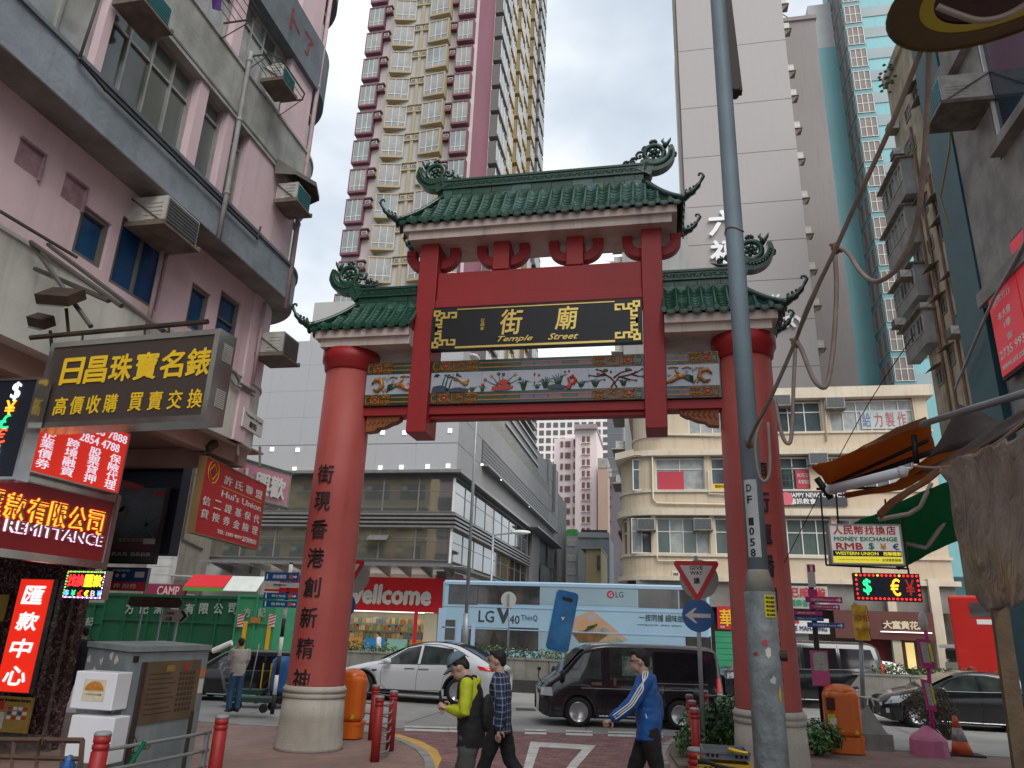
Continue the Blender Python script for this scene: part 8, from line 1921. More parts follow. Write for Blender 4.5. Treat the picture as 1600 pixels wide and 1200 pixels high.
# orange litter bins
ORG=mat('orange_bin_plastic',(.62,.125,.008),.35,var=.1,scale=4,coat=.2,dirt=(.35,.06,.005));LIME=plain('lime_label',(.35,.5,.03),.5)
def bin_(px_base,w,h,label):
 p=PZ(*px_base,0);t=thing('litter_bin',label,'litter bin',p,group='orange litter bins');q_=w/2
 def rbox(b,hw,hd,z0,z1,r):
  for j,z in enumerate((z0,z1)):pass
  P=[]
  for sx,sy,a0 in((1,1,0),(-1,1,90),(-1,-1,180),(1,-1,270)):
   for k in range(5):a=radn(a0+22.5*k);P.append((p.x+sx*(hw-r)+r*cos(a),p.y+hd+sy*(hd-r)+r*sin(a),z0))
  b.prism(P,(0,0,z1-z0))
 b=MB();rbox(b,q_*.95,q_*.8,.02,h*.20,q_*.6);part(b,'base',ORG,t);b=MB();rbox(b,q_,q_*.84,h*.20,h*.245,q_*.6);part(b,'base_rim',ORG,t)
 b=MB();rbox(b,q_*.92,q_*.78,h*.245,h*.90,q_*.58);o=part(b,'body',ORG,t);md=o.modifiers.new('bevel','BEVEL');md.width=.09;md.segments=4
 b=MS();b.ell((p.x,p.y+q_*.8,h*.88),(q_*.86,q_*.74,h*.12),24,12);part(b,'lid',ORG,t)
 b=MB();b.box(p.x-q_*.93-.01,p.y+q_*.25,h*.62,p.x-q_*.3,p.y+q_*.7,h*.78)if False else b.box(p.x-q_*.88,p.y-.012+.02,h*.62,p.x-q_*.35,p.y+.06,h*.80);part(b,'mouth',plain('bin_mouth',(.05,.012,.008),.7),t)
 b=MB();b.box(p.x-q_*.86,p.y+.012,h*.30,p.x-q_*.2,p.y+.05,h*.56);lb_=part(b,'label_panel',LIME,t);b=MB();b.prism([(p.x-q_*.52+q_*.30*cos(a)*(1+.2*sin(3*a)),p.y+.008,h*.46+h*.05*sin(a))for a in[k*.45 for k in range(14)]],(0,.006,0));part(b,'cloud_print',PAPER,lb_)
 b=MB();b.cyl((p.x+q_*.5,p.y+.008,h*.32),(p.x+q_*.5,p.y+.03,h*.32),.04,n=16);part(b,'round_sticker',LIME,t);return t
bin_((1327,1180),.72,1.24,'orange litter bin with a lime label standing alone on the right pavement');bin_((534,1156),.60,1.22,'orange litter bin partly hidden behind the base of the left column')
# finger post
def at0(x,y):return PZ(x,y,0.)
MAG=mat('magenta_sign',(.42,.02,.16),.5,var=.08);PINKP=mat('pink_sign_frame',(.50,.08,.22),.5,var=.15,scale=6);p=at0(1291,1172);Y_=p.y;t=thing('finger_post','black post with magenta and blue finger signs and a small map board','direction sign',p)
q=lambda x,y:PY(x,y,Y_)
ztop=q(1270,884).z;b=MB();vpole(b,p.x,Y_,0,ztop,.055);part(b,'post',INK,t)
def brd(nm,m,x0,y0,x1,y1,d=.09,par=None,th=.03,Y=None):
 f=(lambda x,y:PY(x,y,Y))if Y else q;a,c=f(x0,y0),f(x1,y1);yy=(Y or Y_);b=MB();b.box(a.x,yy-d,c.z,c.x,yy-d+th,a.z);return part(b,nm,m,par or t)
tp=brd('top_plate',REFW,1259,882,1274,918);b=MB();a,c=q(1260,883),q(1273,894);b.box(a.x,Y_-.094,c.z,c.x,Y_-.09,a.z);part(b,'information_symbol',MAG,tp);b=MB();addtext(b,'i',front((a.x+c.x)/2,(a.z+c.z)/2,Y_-.095),.04,.12,.003,bold=.03);part(b,'lettering',WT,tp)
brd('small_plate',MAG,1261,921,1276,932,.1)
for(x0,y0,x1,y1,m,tx,w_)in((1257,932,1315,943,MAG,'佐敦道官涌市場 Reclamation St',1),(1263,944,1311,953,MAG,'公眾碼頭 Shanghai St',1),(1238,954,1284,962,MAG,'廟街夜市',0),(1238,963,1286,971,SBLU,'佐敦站 Jordan Station',0),(1260,972,1318,982,SBLU,'香港鐵路站 Austin',1)):
 bd=brd('finger_sign',m,x0,y0,x1,y1,.1);a,c=q(x0,y0),q(x1,y1);b=MB();addtext(b,tx,front((a.x+c.x)/2-.03,(a.z+c.z)/2,Y_-.1),(c.x-a.x)*.62,(a.z-c.z)*.45,.003,bold=.006);part(b,'lettering',WT,bd)
 if w_:xx,zz=c.x-.07,(a.z+c.z)/2;b=MB();b.prism([(xx+.045,Y_-.104,zz),(xx,Y_-.104,zz+.045),(xx,Y_-.104,zz+.012),(xx-.06,Y_-.104,zz+.012),(xx-.06,Y_-.104,zz-.012),(xx,Y_-.104,zz-.012),(xx,Y_-.104,zz-.045)],(0,.004,0));part(b,'arrow',WT,bd)
mb_=brd('map_frame',PINKP,1264,1016,1296,1072,.12,th=.05);a,c=q(1268,1019),q(1292,1048);b=MB();b.box(a.x,Y_-.124,c.z,c.x,Y_-.12,a.z);part(b,'map_print',mat('map_print',(.42,.44,.40),.5,var=.8,scale=30,dirt=(.15,.2,.17)),mb_)
# yellow bagged bus stop on a concrete base
p=at0(1368,1173);Y_=p.y+.35;t=thing('bus_stop','bus stop pole wrapped in a yellow plastic bag on a concrete pyramid base','bus stop',(p.x,Y_,0));STG=mat('stand_concrete',(.26,.255,.235),.85,var=.3,scale=4,bump=.3)
b=MB();b.prism([(p.x-.34,Y_-.34,0),(p.x+.36,Y_-.34,0),(p.x+.36,Y_+.34,0),(p.x-.34,Y_+.34,0)],(0,0,.3));b.lathe((p.x,Y_,0),[(.40,.3),(.06,.78)],4,pi/4);part(b,'stand',STG,t)
a=PY(1345,1003,Y_);b=MS();b.tube([(p.x-.06,Y_,.75),(a.x,Y_,a.z)],.045,10);b.tube([(a.x,Y_,a.z),(a.x-.03,Y_,a.z+.8)],.045,10);part(b,'pole',GALV,t)
BAG=mat('yellow_bag',(.66,.40,.02),.45,var=.25,scale=6,bump=.8,bscale=9,dirt=(.4,.24,.02));a,c=PY(1330,945,Y_),PY(1360,1001,Y_);b=MB();b.smooth=True
def bagf(u,v):
 w=(c.x-a.x)*(1-.08*sin(v*9+u*3));d=.11+.03*sin(v*14+u*11)+.02*sin(u*23);ang=u*2*pi;return((a.x+c.x)/2+w/2*cos(ang)*(1+.04*sin(v*17)),Y_-.0-d*sin(ang)*(1+.25*sin(u*19+v*7)),c.z+(a.z-c.z)*v)
b.grid(bagf,28,16);b.add([bagf(k/12,1)for k in range(12)],[tuple(range(12))]);bg=part(b,'plastic_bag',BAG,t);b=MB();addtext(b,'KMB',front((a.x+c.x)/2,a.z-.27,Y_-.15),.3,.12,.01,bold=.03);addtext(b,'暫停服務',front((a.x+c.x)/2,a.z-.5,Y_-.15),.3,.07,.01,bold=.01);part(b,'print',plain('bag_print',(.42,.12,.03)),bg)
a=PY(1355,1090,Y_);b=MB();b.tube([(a.x-.16,Y_-.06,a.z+.02),(a.x-.02,Y_-.07,a.z),(a.x+.08,Y_-.06,a.z+.02)],.014,6);b.tube([(a.x,Y_-.06,a.z),(a.x-.03,Y_-.07,a.z-.14)],.012,5);part(b,'cable_tie',WT,t)
# pink minibus stop
p=at0(1462,1184);Y_=p.y+.32;t=thing('bus_stop','pink minibus stop with two leaning boards and a round white head','bus stop',(p.x,Y_,0));PNK=mat('worn_pink_paint',(.52,.14,.24),.55,var=.3,scale=7,dirt=(.30,.10,.15));q=lambda x,y:PY(x,y,Y_)
b=MB();b.smooth=False;b.lathe((p.x,Y_,0),[(.36,0),(.34,.28),(.29,.34),(.08,.50),(.06,.52)],12);part(b,'stand',PNK,t)
pts=[q(1458,1150),q(1455,1108),q(1451,1045),q(1449,1000),q(1445,980)];b=MS();b.tube([(v.x,Y_,v.z)for v in pts],.04,8);part(b,'pole',MAG,t)
for(x0,y0,x1,y1,tl)in((1434,998,1460,1044,-.05),(1442,1061,1462,1110,-.08)):
 a,c=q(x0,y0),q(x1,y1);b=MB();b.obox((a.x,Y_-.09,c.z),(c.x-a.x,0,tl*.3),(0,.10,0),(tl*.6,0,a.z-c.z));fb2=part(b,'board_frame',MAG,t)
 b=MB();b.obox((a.x+.03+tl*.05,Y_-.095,c.z+.1),((c.x-a.x)*.55,0,tl*.15),(0,.005,0),(tl*.5,0,a.z-c.z-.16));part(b,'timetable',mat('map_print',PAPER,.5),fb2);b=MB();b.obox((a.x+.03+(c.x-a.x)*.6,Y_-.095,c.z+.12),((c.x-a.x)*.22,0,tl*.1),(0,.005,0),(tl*.5,0,a.z-c.z-.2));part(b,'yellow_strip',STK,fb2)
a=q(1442,971);b=MS();b.ell((a.x,Y_,a.z),(.085,.09,.20),16,12);part(b,'round_head',mat('dirty_white_plastic',(.48,.46,.44),.6,var=.3,scale=9),t)
# traffic cone
p=at0(1511,1183);Y_=p.y+.2;t=thing('traffic_cone','orange traffic cone with a dirty grey band beside the pink bus stop','traffic cone',(p.x,Y_,0));h=q(1500,1120).z;h=PY(1503,1119,Y_).z;CON=mat('orange_cone',(.60,.09,.02),.6,var=.3,scale=8,dirt=(.3,.06,.02))
b=MB();b.box(p.x-.34,Y_-.22,0,p.x+.34,Y_+.22,.035);part(b,'base',TRIM,t);r=lambda z:.20-(.20-.035)*z/h;lean=-.06
for z0,z1,m,nm in((.035,h*.36,CON,'cone_body'),(h*.36,h*.70,mat('dirty_reflective_band',(.33,.32,.30),.6,var=.5,scale=12),'reflective_band'),(h*.70,h,CON,'cone_top')):
 b=MS();b.lathe((p.x,Y_,0),[(r(z0),z0),(r(z1),z1)],22);b.xf(lambda v:(v[0]+lean*v[2]/h,v[1],v[2]));part(b,nm,m,t)
# bare shrub in a pot, hedges
p=at0(1478,1168);t=thing('potted_shrub','straggly brown shrub standing between the pink bus stop and the cone','shrub',(p.x,p.y+.5,0));rnd=random.Random(4);b=MB()
for k in range(26):
 a=rnd.uniform(0,6.28);r1=rnd.uniform(.2,.62);z=rnd.uniform(.45,1.05);m=Vector((p.x+.25+rnd.uniform(-.1,.1),p.y+.5,.1));e_=Vector((p.x-.05+r1*cos(a),p.y+.5+r1*.6*sin(a),z));b.tube([m,m.lerp(e_,.5)+Vector((rnd.uniform(-.1,.1),0,.06)),e_],[.018,.010,.004],4)
part(b,'twigs',mat('twig_bark',(.10,.075,.06),.9),t,kind='stuff');DL=[mat('dry_leaf_%d'%i,c_,.8,var=.3)for i,c_ in enumerate([(.10,.065,.045),(.07,.05,.04),(.13,.10,.06)])]
foliage([((p.x-.1,p.y+.5,.85),(.55,.35,.30)),((p.x-.35,p.y+.5,.62),(.3,.3,.25)),((p.x+.2,p.y+.5,.7),(.3,.3,.22))],1500,.055,'leaves',t,DL,6)
HL=[mat('glossy_hedge_%d'%i,c_,.35,var=.25,scale=9)for i,c_ in enumerate([(.05,.16,.03),(.08,.23,.045),(.02,.07,.02),(.13,.30,.06)])]
def hedge(label,cells,n,seed,size=.085):
 c0=cells[0][0];t=thing('hedge',label,'hedge',(c0[0],c0[1],0));foliage(cells,n,size,'leaves',t,HL,seed);b=MB();rnd=random.Random(seed)
 for c_,r in cells:
  for k in range(7):b.tube([(c_[0]+rnd.uniform(-.1,.1),c_[1]+rnd.uniform(-.1,.1),0),(c_[0]+rnd.uniform(-.7,.7)*r[0],c_[1]+rnd.uniform(-.7,.7)*r[1],c_[2]+.5*r[2])],[.015,.006],4)
 part(b,'stems',MATS['twig_bark'],t,kind='stuff')
hA,hB=PZ(1100,1125,.6),PZ(1150,1120,.6)
hedge('bright green leafy hedge between the red bollards and the right column',[((hA.x,hA.y+.1,.48),(.45,.5,.42)),((hA.x+.45,hA.y,.62),(.5,.6,.42)),((hB.x+.1,hB.y,.62),(.6,.6,.42)),((hB.x+.2,hB.y-1.4,.35),(.5,.7,.40)),((hA.x-.25,hA.y-.5,.3),(.3,.5,.25))],5600,21)
hC=PZ(1275,1148,.35);hedge('small low hedge to the right of the right column',[((hC.x,hC.y,.33),(.5,.4,.30))],900,22)
sb=[PZ(x,y,.02)for x,y in((1046,1178),(1050,1162),(1072,1155),(1100,1152),(1150,1160),(1155,1200),(1060,1200))];b=MB();b.prism([(v.x,v.y,.004)for v in sb],(0,0,.05));struct(b,'soil',mat('bare_soil',(.17,.14,.10),.95,var=.5,scale=5,bump=.8,bscale=25,dirt=(.09,.075,.05)))
# grey cabinet with white boxes
zc=1.70;A_,B_,C_=PZ(208,1010,zc),PZ(332,1008,zc),PZ(137,1002,zc);t=thing('electrical_cabinet','tall battered grey metal cabinet with a brown notice and torn papers','cabinet',(A_.x,A_.y,0));CAB=mat('blue_grey_cabinet',(.27,.325,.335),.5,metal=.15,var=.35,scale=1.5,streak=.35,bump=.1,dirt=(.10,.125,.13))
e1v=Vector((B_.x-A_.x,B_.y-A_.y,0));e2v=Vector((C_.x-A_.x,C_.y-A_.y,0));e2v=e2v.normalized()*max(e2v.length,.8);o_=Vector((A_.x,A_.y,0))
b=MB();b.obox(o_+Vector((0,0,0))+(e1v+e2v)*.02,e1v*.96,e2v*.96,(0,0,zc-.07));part(b,'body',CAB,t)
b=MB();b.prism([o_+Vector((0,0,zc-.06)),o_+e1v+Vector((0,0,zc-.06)),o_+e1v+e2v+Vector((0,0,zc-.06)),o_+e2v+Vector((0,0,zc-.06))],(0,0,.06));part(b,'lid',CAB,t)
n1=Vector((e1v.y,-e1v.x,0)).normalized();n2=Vector((-e2v.y,e2v.x,0)).normalized()
if n1.y>0:n1=-n1
if n2.x>0:n2=-n2
PR=Panel(o_+e1v*.02+e2v*.02+Vector((0,0,zc-.07)),e1v.normalized(),n1,e1v.length*.96,zc-.07);PLf=Panel(o_+e2v*.98+e1v*.02+Vector((0,0,zc-.07)),-e2v.normalized(),n2,e2v.length*.96,zc-.07)
def onp(P,nm,m,u0,u1,v0,v1,d0=0.,d1=.006,par=t,**k):b=MB();P.slab(b,P.w*u0,P.w*u1,P.h*v0,P.h*v1,d0,d1);return part(b,nm,m,par,**k)
BRF=mat('brown_plastic_notice',(.14,.095,.055),.4,var=.3,scale=3,streak=.4);onp(PR,'door_strip',MATS['dark_brown_channel'],.13,.17,.06,1,0,.03);onp(PR,'door_strip',MATS['dark_brown_channel'],.86,.90,.42,1,0,.02)
nt_=onp(PR,'notice',BRF,.17,.90,.06,.46,.004,.012);
for k in range(9):onp(PR,'text_line',plain('faint_brown_ink',(.05,.035,.02)),.24,.50+.04*(k%3),.14+.032*k,.146+.032*k,.012,.014,nt_)
b=MB()
for i in range(5):
 for j in range(8):b_=(.62+.045*i,.14+.035*j);PR.slab(b,PR.w*b_[0],PR.w*(b_[0]+.03),PR.h*b_[1],PR.h*(b_[1]+.022),.012,.014)
part(b,'grid_print',MATS['faint_brown_ink'],nt_,kind='stuff');onp(PR,'yellow_mark',plain('ochre_mark',(.30,.17,.03)),.44,.54,.09,.13,.012,.014,nt_);onp(PR,'red_mark',SRED,.68,.72,.08,.13,.012,.014,nt_)
onp(PR,'small_plate',INK,.02,.08,.02,.06);onp(PR,'sticker',plain('orange_sticker',(.5,.16,.04)),.92,.985,.12,.19);onp(PR,'sticker',PAPER,.92,.98,.20,.30)
b=MB();
for i,ch in enumerate('心向'):PR.text(b,ch,.20+.02*i,.56+.09*i,.08,.08,.0,.002)
PR.text(b,'ろる少',.34,.60,.15,.05,0,.002);part(b,'scribble',INK,t,kind='stuff')
rnd=random.Random(8)
for k in range(16):
 u,v=rnd.uniform(.06,.9),rnd.uniform(.03,.45);b=MB();P_=[PLf.p(PLf.w*(u+.05*cos(a)*rnd.uniform(.3,1.2)),PLf.h*(v+.035*sin(a)*rnd.uniform(.3,1.2)),.003)for a in[j*.7 for j in range(9)]];b.prism(P_,n2*.001);part(b,'paper_scrap',PAPER if k%3 else mat('grey_glue',(.20,.21,.19),.8,var=.4),t)
WBX=mat('white_enamel',(.66,.68,.72),.3,var=.08,scale=3,dirt=(.45,.48,.52))
wa=PLf.p(PLf.w*.02,0,.34);
def wbox(z0,z1,label,pr):
 bx=PZ(187,1049,1.45);t2=thing('white_box',label,'box',PLf.p(PLf.w*.5,PLf.h,0));t2.location.z=z0;b=MB();b.obox(Vector(PLf.p(-.02,0,0)[:2]+(z0,))if False else Vector((PLf.p(-.05,0,0).x,PLf.p(-.05,0,0).y,z0)),PLf.r*(PLf.w*.72),PLf.n*.42,(0,0,z1-z0));o=part(b,'casing',WBX,t2);md=o.modifiers.new('bevel','BEVEL');md.width=.02;md.segments=3
 P2=Panel(PLf.p(-.05,0,0)+PLf.n*.42,PLf.r,PLf.n,PLf.w*.72,z1-z0);P2.a.z=z1
 P3=Panel(PLf.p(-.05,0,0)+Vector((0,0,0)),PLf.n,-PLf.r,.42,z1-z0);P3.a.z=z1
 if pr:
  for P4 in(P2,):
   b=MB();P4.slab(b,P4.w*.28,P4.w*.78,P4.h*.18,P4.h*.75,.0,.004);pn=part(b,'printed_notice',mat('cream_print',(.60,.56,.42),.5,var=.2,scale=12),t2);b=MB();c_=(P4.w*.53,P4.h*.48);b.prism([P4.p(c_[0]+P4.w*.22*cos(a),c_[1]-P4.h*.26*sin(a),.004)for a in[k*pi/8 for k in range(9)]],P4.n*.002);part(b,'orange_arch',mat('orange_arch_print',(.55,.22,.03),.5,var=.4,scale=20),pn)
 return t2
def wbx(x0,y0,x1,y1,Yb,label,pr):
 a,c=PY(x0,y0,Yb),PY(x1,y1,Yb);t2=thing('white_box',label,'box',((a.x+c.x)/2,Yb+.1,c.z));b=MB();b.box(a.x,Yb,c.z,c.x,Yb+.24,a.z);o=part(b,'casing',WBX,t2);md=o.modifiers.new('bevel','BEVEL');md.width=.012;md.segments=3
 if pr:
  P2=Panel((a.x,Yb,a.z),(1,0,0),(0,-1,0),c.x-a.x,a.z-c.z);b=MB();P2.slab(b,P2.w*.25,P2.w*.78,P2.h*.2,P2.h*.78,.0,.003);pn=part(b,'printed_notice',mat('cream_print',(.60,.56,.42),.5,var=.2,scale=12),t2)
  b=MB();c_=(P2.w*.515,P2.h*.50);b.prism([P2.p(c_[0]+P2.w*.23*cos(a_),c_[1]-P2.h*.25*sin(a_),.003)for a_ in[k*pi/8 for k in range(9)]],P2.n*.002);part(b,'orange_arch',mat('orange_arch_print',(.55,.22,.03),.5,var=.4,scale=20),pn)
  b=MB();P2.text(b,'LOGISTICS 速遞',.515,.60,.40,.05,.003,.001);part(b,'lettering',plain('brown_print',(.25,.12,.03)),pn)
wbx(120,1048,173,1111,7.35,'upper white enamel box with an orange printed notice on the grey cabinet',True);wbx(112,1117,166,1196,7.3,'lower white enamel box under the one with the orange notice',False)
# brown wooden frame at the lower left edge
WDB=mat('dark_brown_timber',(.085,.05,.035),.7,var=.4,scale=5,bump=.3);Y_=5.3;q=lambda x,y:PY(x,y,Y_);t=thing('trolley_frame','brown wooden slatted frame leaning at the lower left edge','frame',q(60,1210))
for(x0,y0,x1,y1,w_)in((-30,1156,130,1157,.035),(-30,1182,125,1186,.03),(22,1156,15,1240,.03),(62,1156,52,1240,.03),(100,1156,92,1240,.03),(129,1156,122,1240,.04)):
 a,c=q(x0,y0),q(x1,y1);b=MB();b.tube([a,c],w_*.6,4);part(b,'slat',WDB,t)
b=MB();p=q(107,1195);b.ell(p,(.04,.04,.07),8,6);b.cyl(p,p+Vector((0,0,-.35)),.05,n=8);solo(b,'blue_bag',mat('blue_plastic',(.02,.10,.28),.4),'small blue plastic bag at the bottom left by the brown frame','bag',p+Vector((0,0,-.35)))
b=MB();p=PY(62,1163,5.25)
for k in range(6):b.tube([p+Vector((.02*cos(a+k),.01*k,.04*sin(a*1.3+k)))for a in(0,.8,1.6,2.4,3.2)],.007,4)
solo(b,'wire_bundle',BEAMM,'tangle of thin wires hung on the brown wooden frame','wire',p)
# handcarts and blue drums
def cart(p,label,rz=0.):
 t=thing('handcart',label,'handcart',p,group='handcarts by the smoking man');b=MB();b.obox(Vector(p)+Vector((0,0,.22)),(.95,.2,0),(-.1,.55,0),(0,0,.10));part(b,'deck',mat('dark_green_deck',(.02,.06,.05),.6,var=.3),t)
 b=MS();o=Vector(p);b.tube([o+Vector((0,0,.3)),o+Vector((-.22,0,.85)),o+Vector((-.2,.05,.93)),o+Vector((-.28,.42,.93)),o+Vector((-.30,.45,.85)),o+Vector((-.08,.5,.3))],.018,6);b.tube([o+Vector((-.12,0,.6)),o+Vector((-.2,.45,.6))],.012,5);part(b,'handle',RAILM,t)
 for dx,dy in((.1,.03),(.85,.18),(.0,.5),(.8,.68)):b=MB();b.cyl(o+Vector((dx,dy-.03,.1)),o+Vector((dx,dy+.03,.1)),.10,n=14);part(b,'wheel',TYRE,t)
cart(PZ(352,1112,0),'green handcart with a bent steel handle left of the blue drums');cart(PZ(330,1100,0)+Vector((0,.5,0)),'second handcart handle standing behind the first one')
BLD=mat('blue_drum_plastic',(.015,.10,.30),.45,var=.3,scale=3,bump=.3,bscale=8,dirt=(.01,.05,.16))
for px_,w_,z1,lab in(((424,1100),.40,1.15,'blue plastic wrapped bundle on a small trolley left of the gate column'),((448,1098),.36,1.3,'taller blue bundle half hidden by the left gate column')):
 p=PZ(*px_,0);t=thing('blue_bundle',lab,'bundle',p,group='blue bundles beside the gate');b=MB();b.smooth=True
 b.lathe((p.x,p.y+.3,0),[(w_*.55,.2),(w_*.62,.35),(w_*.58,.6),(w_*.63,.85),(w_*.6,z1-.1),(w_*.35,z1)],14);b.xf(lambda v:(v[0]+.02*sin(v[2]*20+v[1]*9),v[1],v[2]));part(b,'wrapped_load',BLD,t);b=MB();b.box(p.x-.28,p.y+.02,.13,p.x+.28,p.y+.58,.19);part(b,'trolley_deck',BEAMM,t)
 for dx in(-.2,.2):
  for dy in(.08,.5):b=MB();b.cyl((p.x+dx,p.y+dy-.03,.065),(p.x+dx,p.y+dy+.03,.065),.065,n=12);part(b,'wheel',TYRE,t)
p=PZ(386,1098,0);b=MS();b.tube([p+Vector((0,0,0)),p+Vector((.12,0,1.45))],.018,6);solo(b,'leaning_pole',RAILM,'thin steel pole leaning in front of the smoking man','pole',p)
for x,m,lab in((404,YEL2,'left yellow pole'),(417,YEL2,'right yellow pole')):p=PZ(x,1096,0);b=MB();b.cyl(p,p+Vector((0,0,.95)),.02,n=6);solo(b,'short_pole',m,lab+' standing on a cart behind the handcarts','pole',p)
a,c=PY(333,1017,13.6),PY(362,1004,13.6);b=MB();b.cyl(a,c,.055,.05,n=10);solo(b,'rolled_sheet',WT,'white rolled sheet with a green end carried beside the smoking man','roll',a)
# crates at the lower right
GRC_=mat('grey_crate',(.13,.145,.16),.6,var=.2);YLC=mat('yellow_crate',(.55,.34,.02),.55,var=.2);Y_=7.3;q=lambda x,y:PY(x,y,Y_)
def crate(x0,y0,x1,y1,m,lab,name='crate'):
 a,c=q(x0,y0),q(x1,y1);t=thing(name,lab,'crate',((a.x+c.x)/2,Y_+.2,c.z));D=.38;hh=a.z-c.z
 for q0,q1 in(((a.x,Y_,c.z),(c.x,Y_+.02,a.z)),((a.x,Y_+D-.02,c.z),(c.x,Y_+D,a.z)),((a.x,Y_+.02,c.z),(a.x+.02,Y_+D-.02,a.z)),((c.x-.02,Y_+.02,c.z),(c.x,Y_+D-.02,a.z)),((a.x+.02,Y_+.02,c.z),(c.x-.02,Y_+D-.02,c.z+.015))):b=MB();b.box(*q0,*q1);part(b,'crate_wall',m,t)
 b=MB();b.box(a.x-.01,Y_-.012,a.z-.025,c.x+.01,Y_,a.z);part(b,'crate_rim',m,t)
 for k in range(9):
  if k in(3,4,5):continue
  x=a.x+(c.x-a.x)*(.10+.1*k);b=MB();b.box(x,Y_-.004,c.z+hh*.25,x+.022,Y_-.001,c.z+hh*.75);part(b,'crate_slot',UNDER,t)
 return t
crate(1096,1171,1172,1190,GRC_,'grey slotted plastic crate on top of the yellow crate by the pole');crate(1092,1190.5,1176,1225,YLC,'yellow plastic crate under the grey one by the pole')
a=q(1134,1225);b=MB();b.box(a.x-.3,Y_-.0,0,a.x-.27,Y_+.03,a.z-.0);b.box(a.x+.26,Y_,0,a.x+.29,Y_+.03,a.z);b.box(a.x-.3,Y_,a.z-.04,a.x+.29,Y_+.4,a.z-.002);b.box(a.x-.3,Y_+.37,0,a.x-.27,Y_+.4,a.z);b.box(a.x+.26,Y_+.37,0,a.x+.29,Y_+.4,a.z);solo(b,'crate_stand',BEAMM,'low dark stand under the yellow crate','stand',(a.x,Y_+.2,0))
b=MS();a=PY(1090,1190,7.0);b.tube([a,PY(1108,1191,7.0),PY(1118,1196,6.95),PY(1140,1200,6.9),PY(1160,1203,6.9)],[.02,.022,.016,.012,.01],7);solo(b,'handlebar',TRIM,'black bicycle handlebar resting against the crates','handlebar',a)
b=MB()
for k in range(5):b.tube([PY(1138+3*k,1169+k,7.25),PY(1142+5*k,1172+k,7.25),PY(1148+5*k,1174+k*.6,7.25)],.012,4)
solo(b,'straw_bundle',YELL,'scrap of yellow straw lying on the grey crate','straw',PY(1142,1172,7.25))
# ================================================================ money exchange signs hung on rods
LB2=mat('pale_lightbox',(.60,.60,.57),.4,var=.08,emit=.12)
cR,cG,cO,cB=plain('print_red2',(.62,.05,.05)),plain('print_green2',(.01,.28,.13)),plain('print_orange2',(.75,.35,.03)),plain('print_blue2',(.05,.09,.38));YB_=lit('yellow_strip',(.75,.65,.04),.25)
def mx_(P,t):
 b=MB();P.slab(b,.03,P.w-.03,P.h*.655,P.h*.79,.006,.012);part(b,'black_strip',INK,t);b=MB();P.slab(b,.03,P.w-.03,P.h*.80,P.h*.95,.006,.012);part(b,'yellow_strip',YB_,t)
 b=MB();P.text(b,'WESTERN UNION',.36,.725,.58,.075,.013,.003,bold=.03);P.text(b,'西聯匯款',.84,.725,.24,.085,.013,.003,bold=.04);part(b,'lettering',YB_,t);b=MB();P.text(b,'全球匯款服務',.82,.875,.26,.07,.013,.002);P.text(b,'money transfer and currency exchange',.38,.875,.55,.03,.013,.002);part(b,'lettering',INK,t)
Pm,tm2=sign('hanging_sign','pale lightbox sign reading MONEY EXCHANGE RMB hung under the green awning','lightbox',(1293,821),(1406,817),(1297,882),Y1=10.0,th=.14,face=LB2,edge=mat('grey_light_case',(.33,.33,.32),.5,metal=.3),rim=.02,texts=[(c_,.13+.146*i,.155,.125,.21,cR,{'bold':.03})for i,c_ in enumerate('人民幣找換店')]+[('MONEY EXCHANGE',.5,.37,.86,.10,cG,{'bold':.04}),('RMB',.27,.55,.36,.155,cR,{'bold':.04}),('$',.57,.55,.07,.17,cG,{'bold':.03}),('¥',.73,.55,.08,.15,cO,{'bold':.03}),('€',.90,.55,.08,.15,cB,{'bold':.03})],extra=mx_)
LRr,LGg,LOo,LDb,LDr=lit('led_red_dot',(1,.02,.02),1.1),lit('led_green_dot',(.02,.75,.2),1.0),lit('led_orange_dot',(1,.36,.02),1.1),plain('led_off_blue',(.01,.025,.06)),lit('led_dim_red',(.25,.01,.01),.5)
def lx(P,t):
 n=0
 for k in range(15):
  for v in(.08,.92):b=MB();b.ell(P.p(P.w*(.04+.92*k/14),P.h*v,.015),(.014,)*3,6,4);part(b,'led_dot',LRr if(k%5 or v>.5)else LOo,t)
 for k in range(4):
  for u in(.03,.97):b=MB();b.ell(P.p(P.w*u,P.h*(.25+.17*k),.015),(.014,)*3,6,4);part(b,'led_dot',LRr,t)
sign('led_sign','black LED sign with glowing dollar and euro signs inside a border of red dots','led sign',(1333,896),(1435,896),(1336,938),Y1=9.95,th=.08,face=LEDB,edge=TRIM,rim=.015,texts=[('$',.19,.5,.12,.56,LGg,{'bold':.02}),('£',.38,.5,.14,.54,LDb,{'bold':.04}),('€',.62,.5,.14,.60,LOo,{'bold':.02}),('¥',.84,.5,.13,.56,LDr,{'bold':.02})],extra=lx)
ROD=plain('thin_black_rod',(.02,.018,.018),.5,metal=.5)
for(a,c,lab)in(((1282,772),(1291,883),'left black rod of the money exchange sign'),((1306,770),(1310,820),'second black rod above the money exchange sign'),((1408,776),(1418,888),'right black rod of the money exchange sign'),((1383,780),(1386,818),'inner black rod above the word EXCHANGE'),((1291,883),(1418,889),'level black bar under the money exchange sign'),((1345,886),(1346,897),'short left hanger of the LED sign'),((1419,888),(1420,897),'short right hanger of the LED sign')):
 b=MB();b.tube([PY(*a,10.02),PY(*c,10.02)],.012,5);solo(b,'rod',ROD,lab,'rod',PY(*c,10.02),'rods of the money exchange signs')
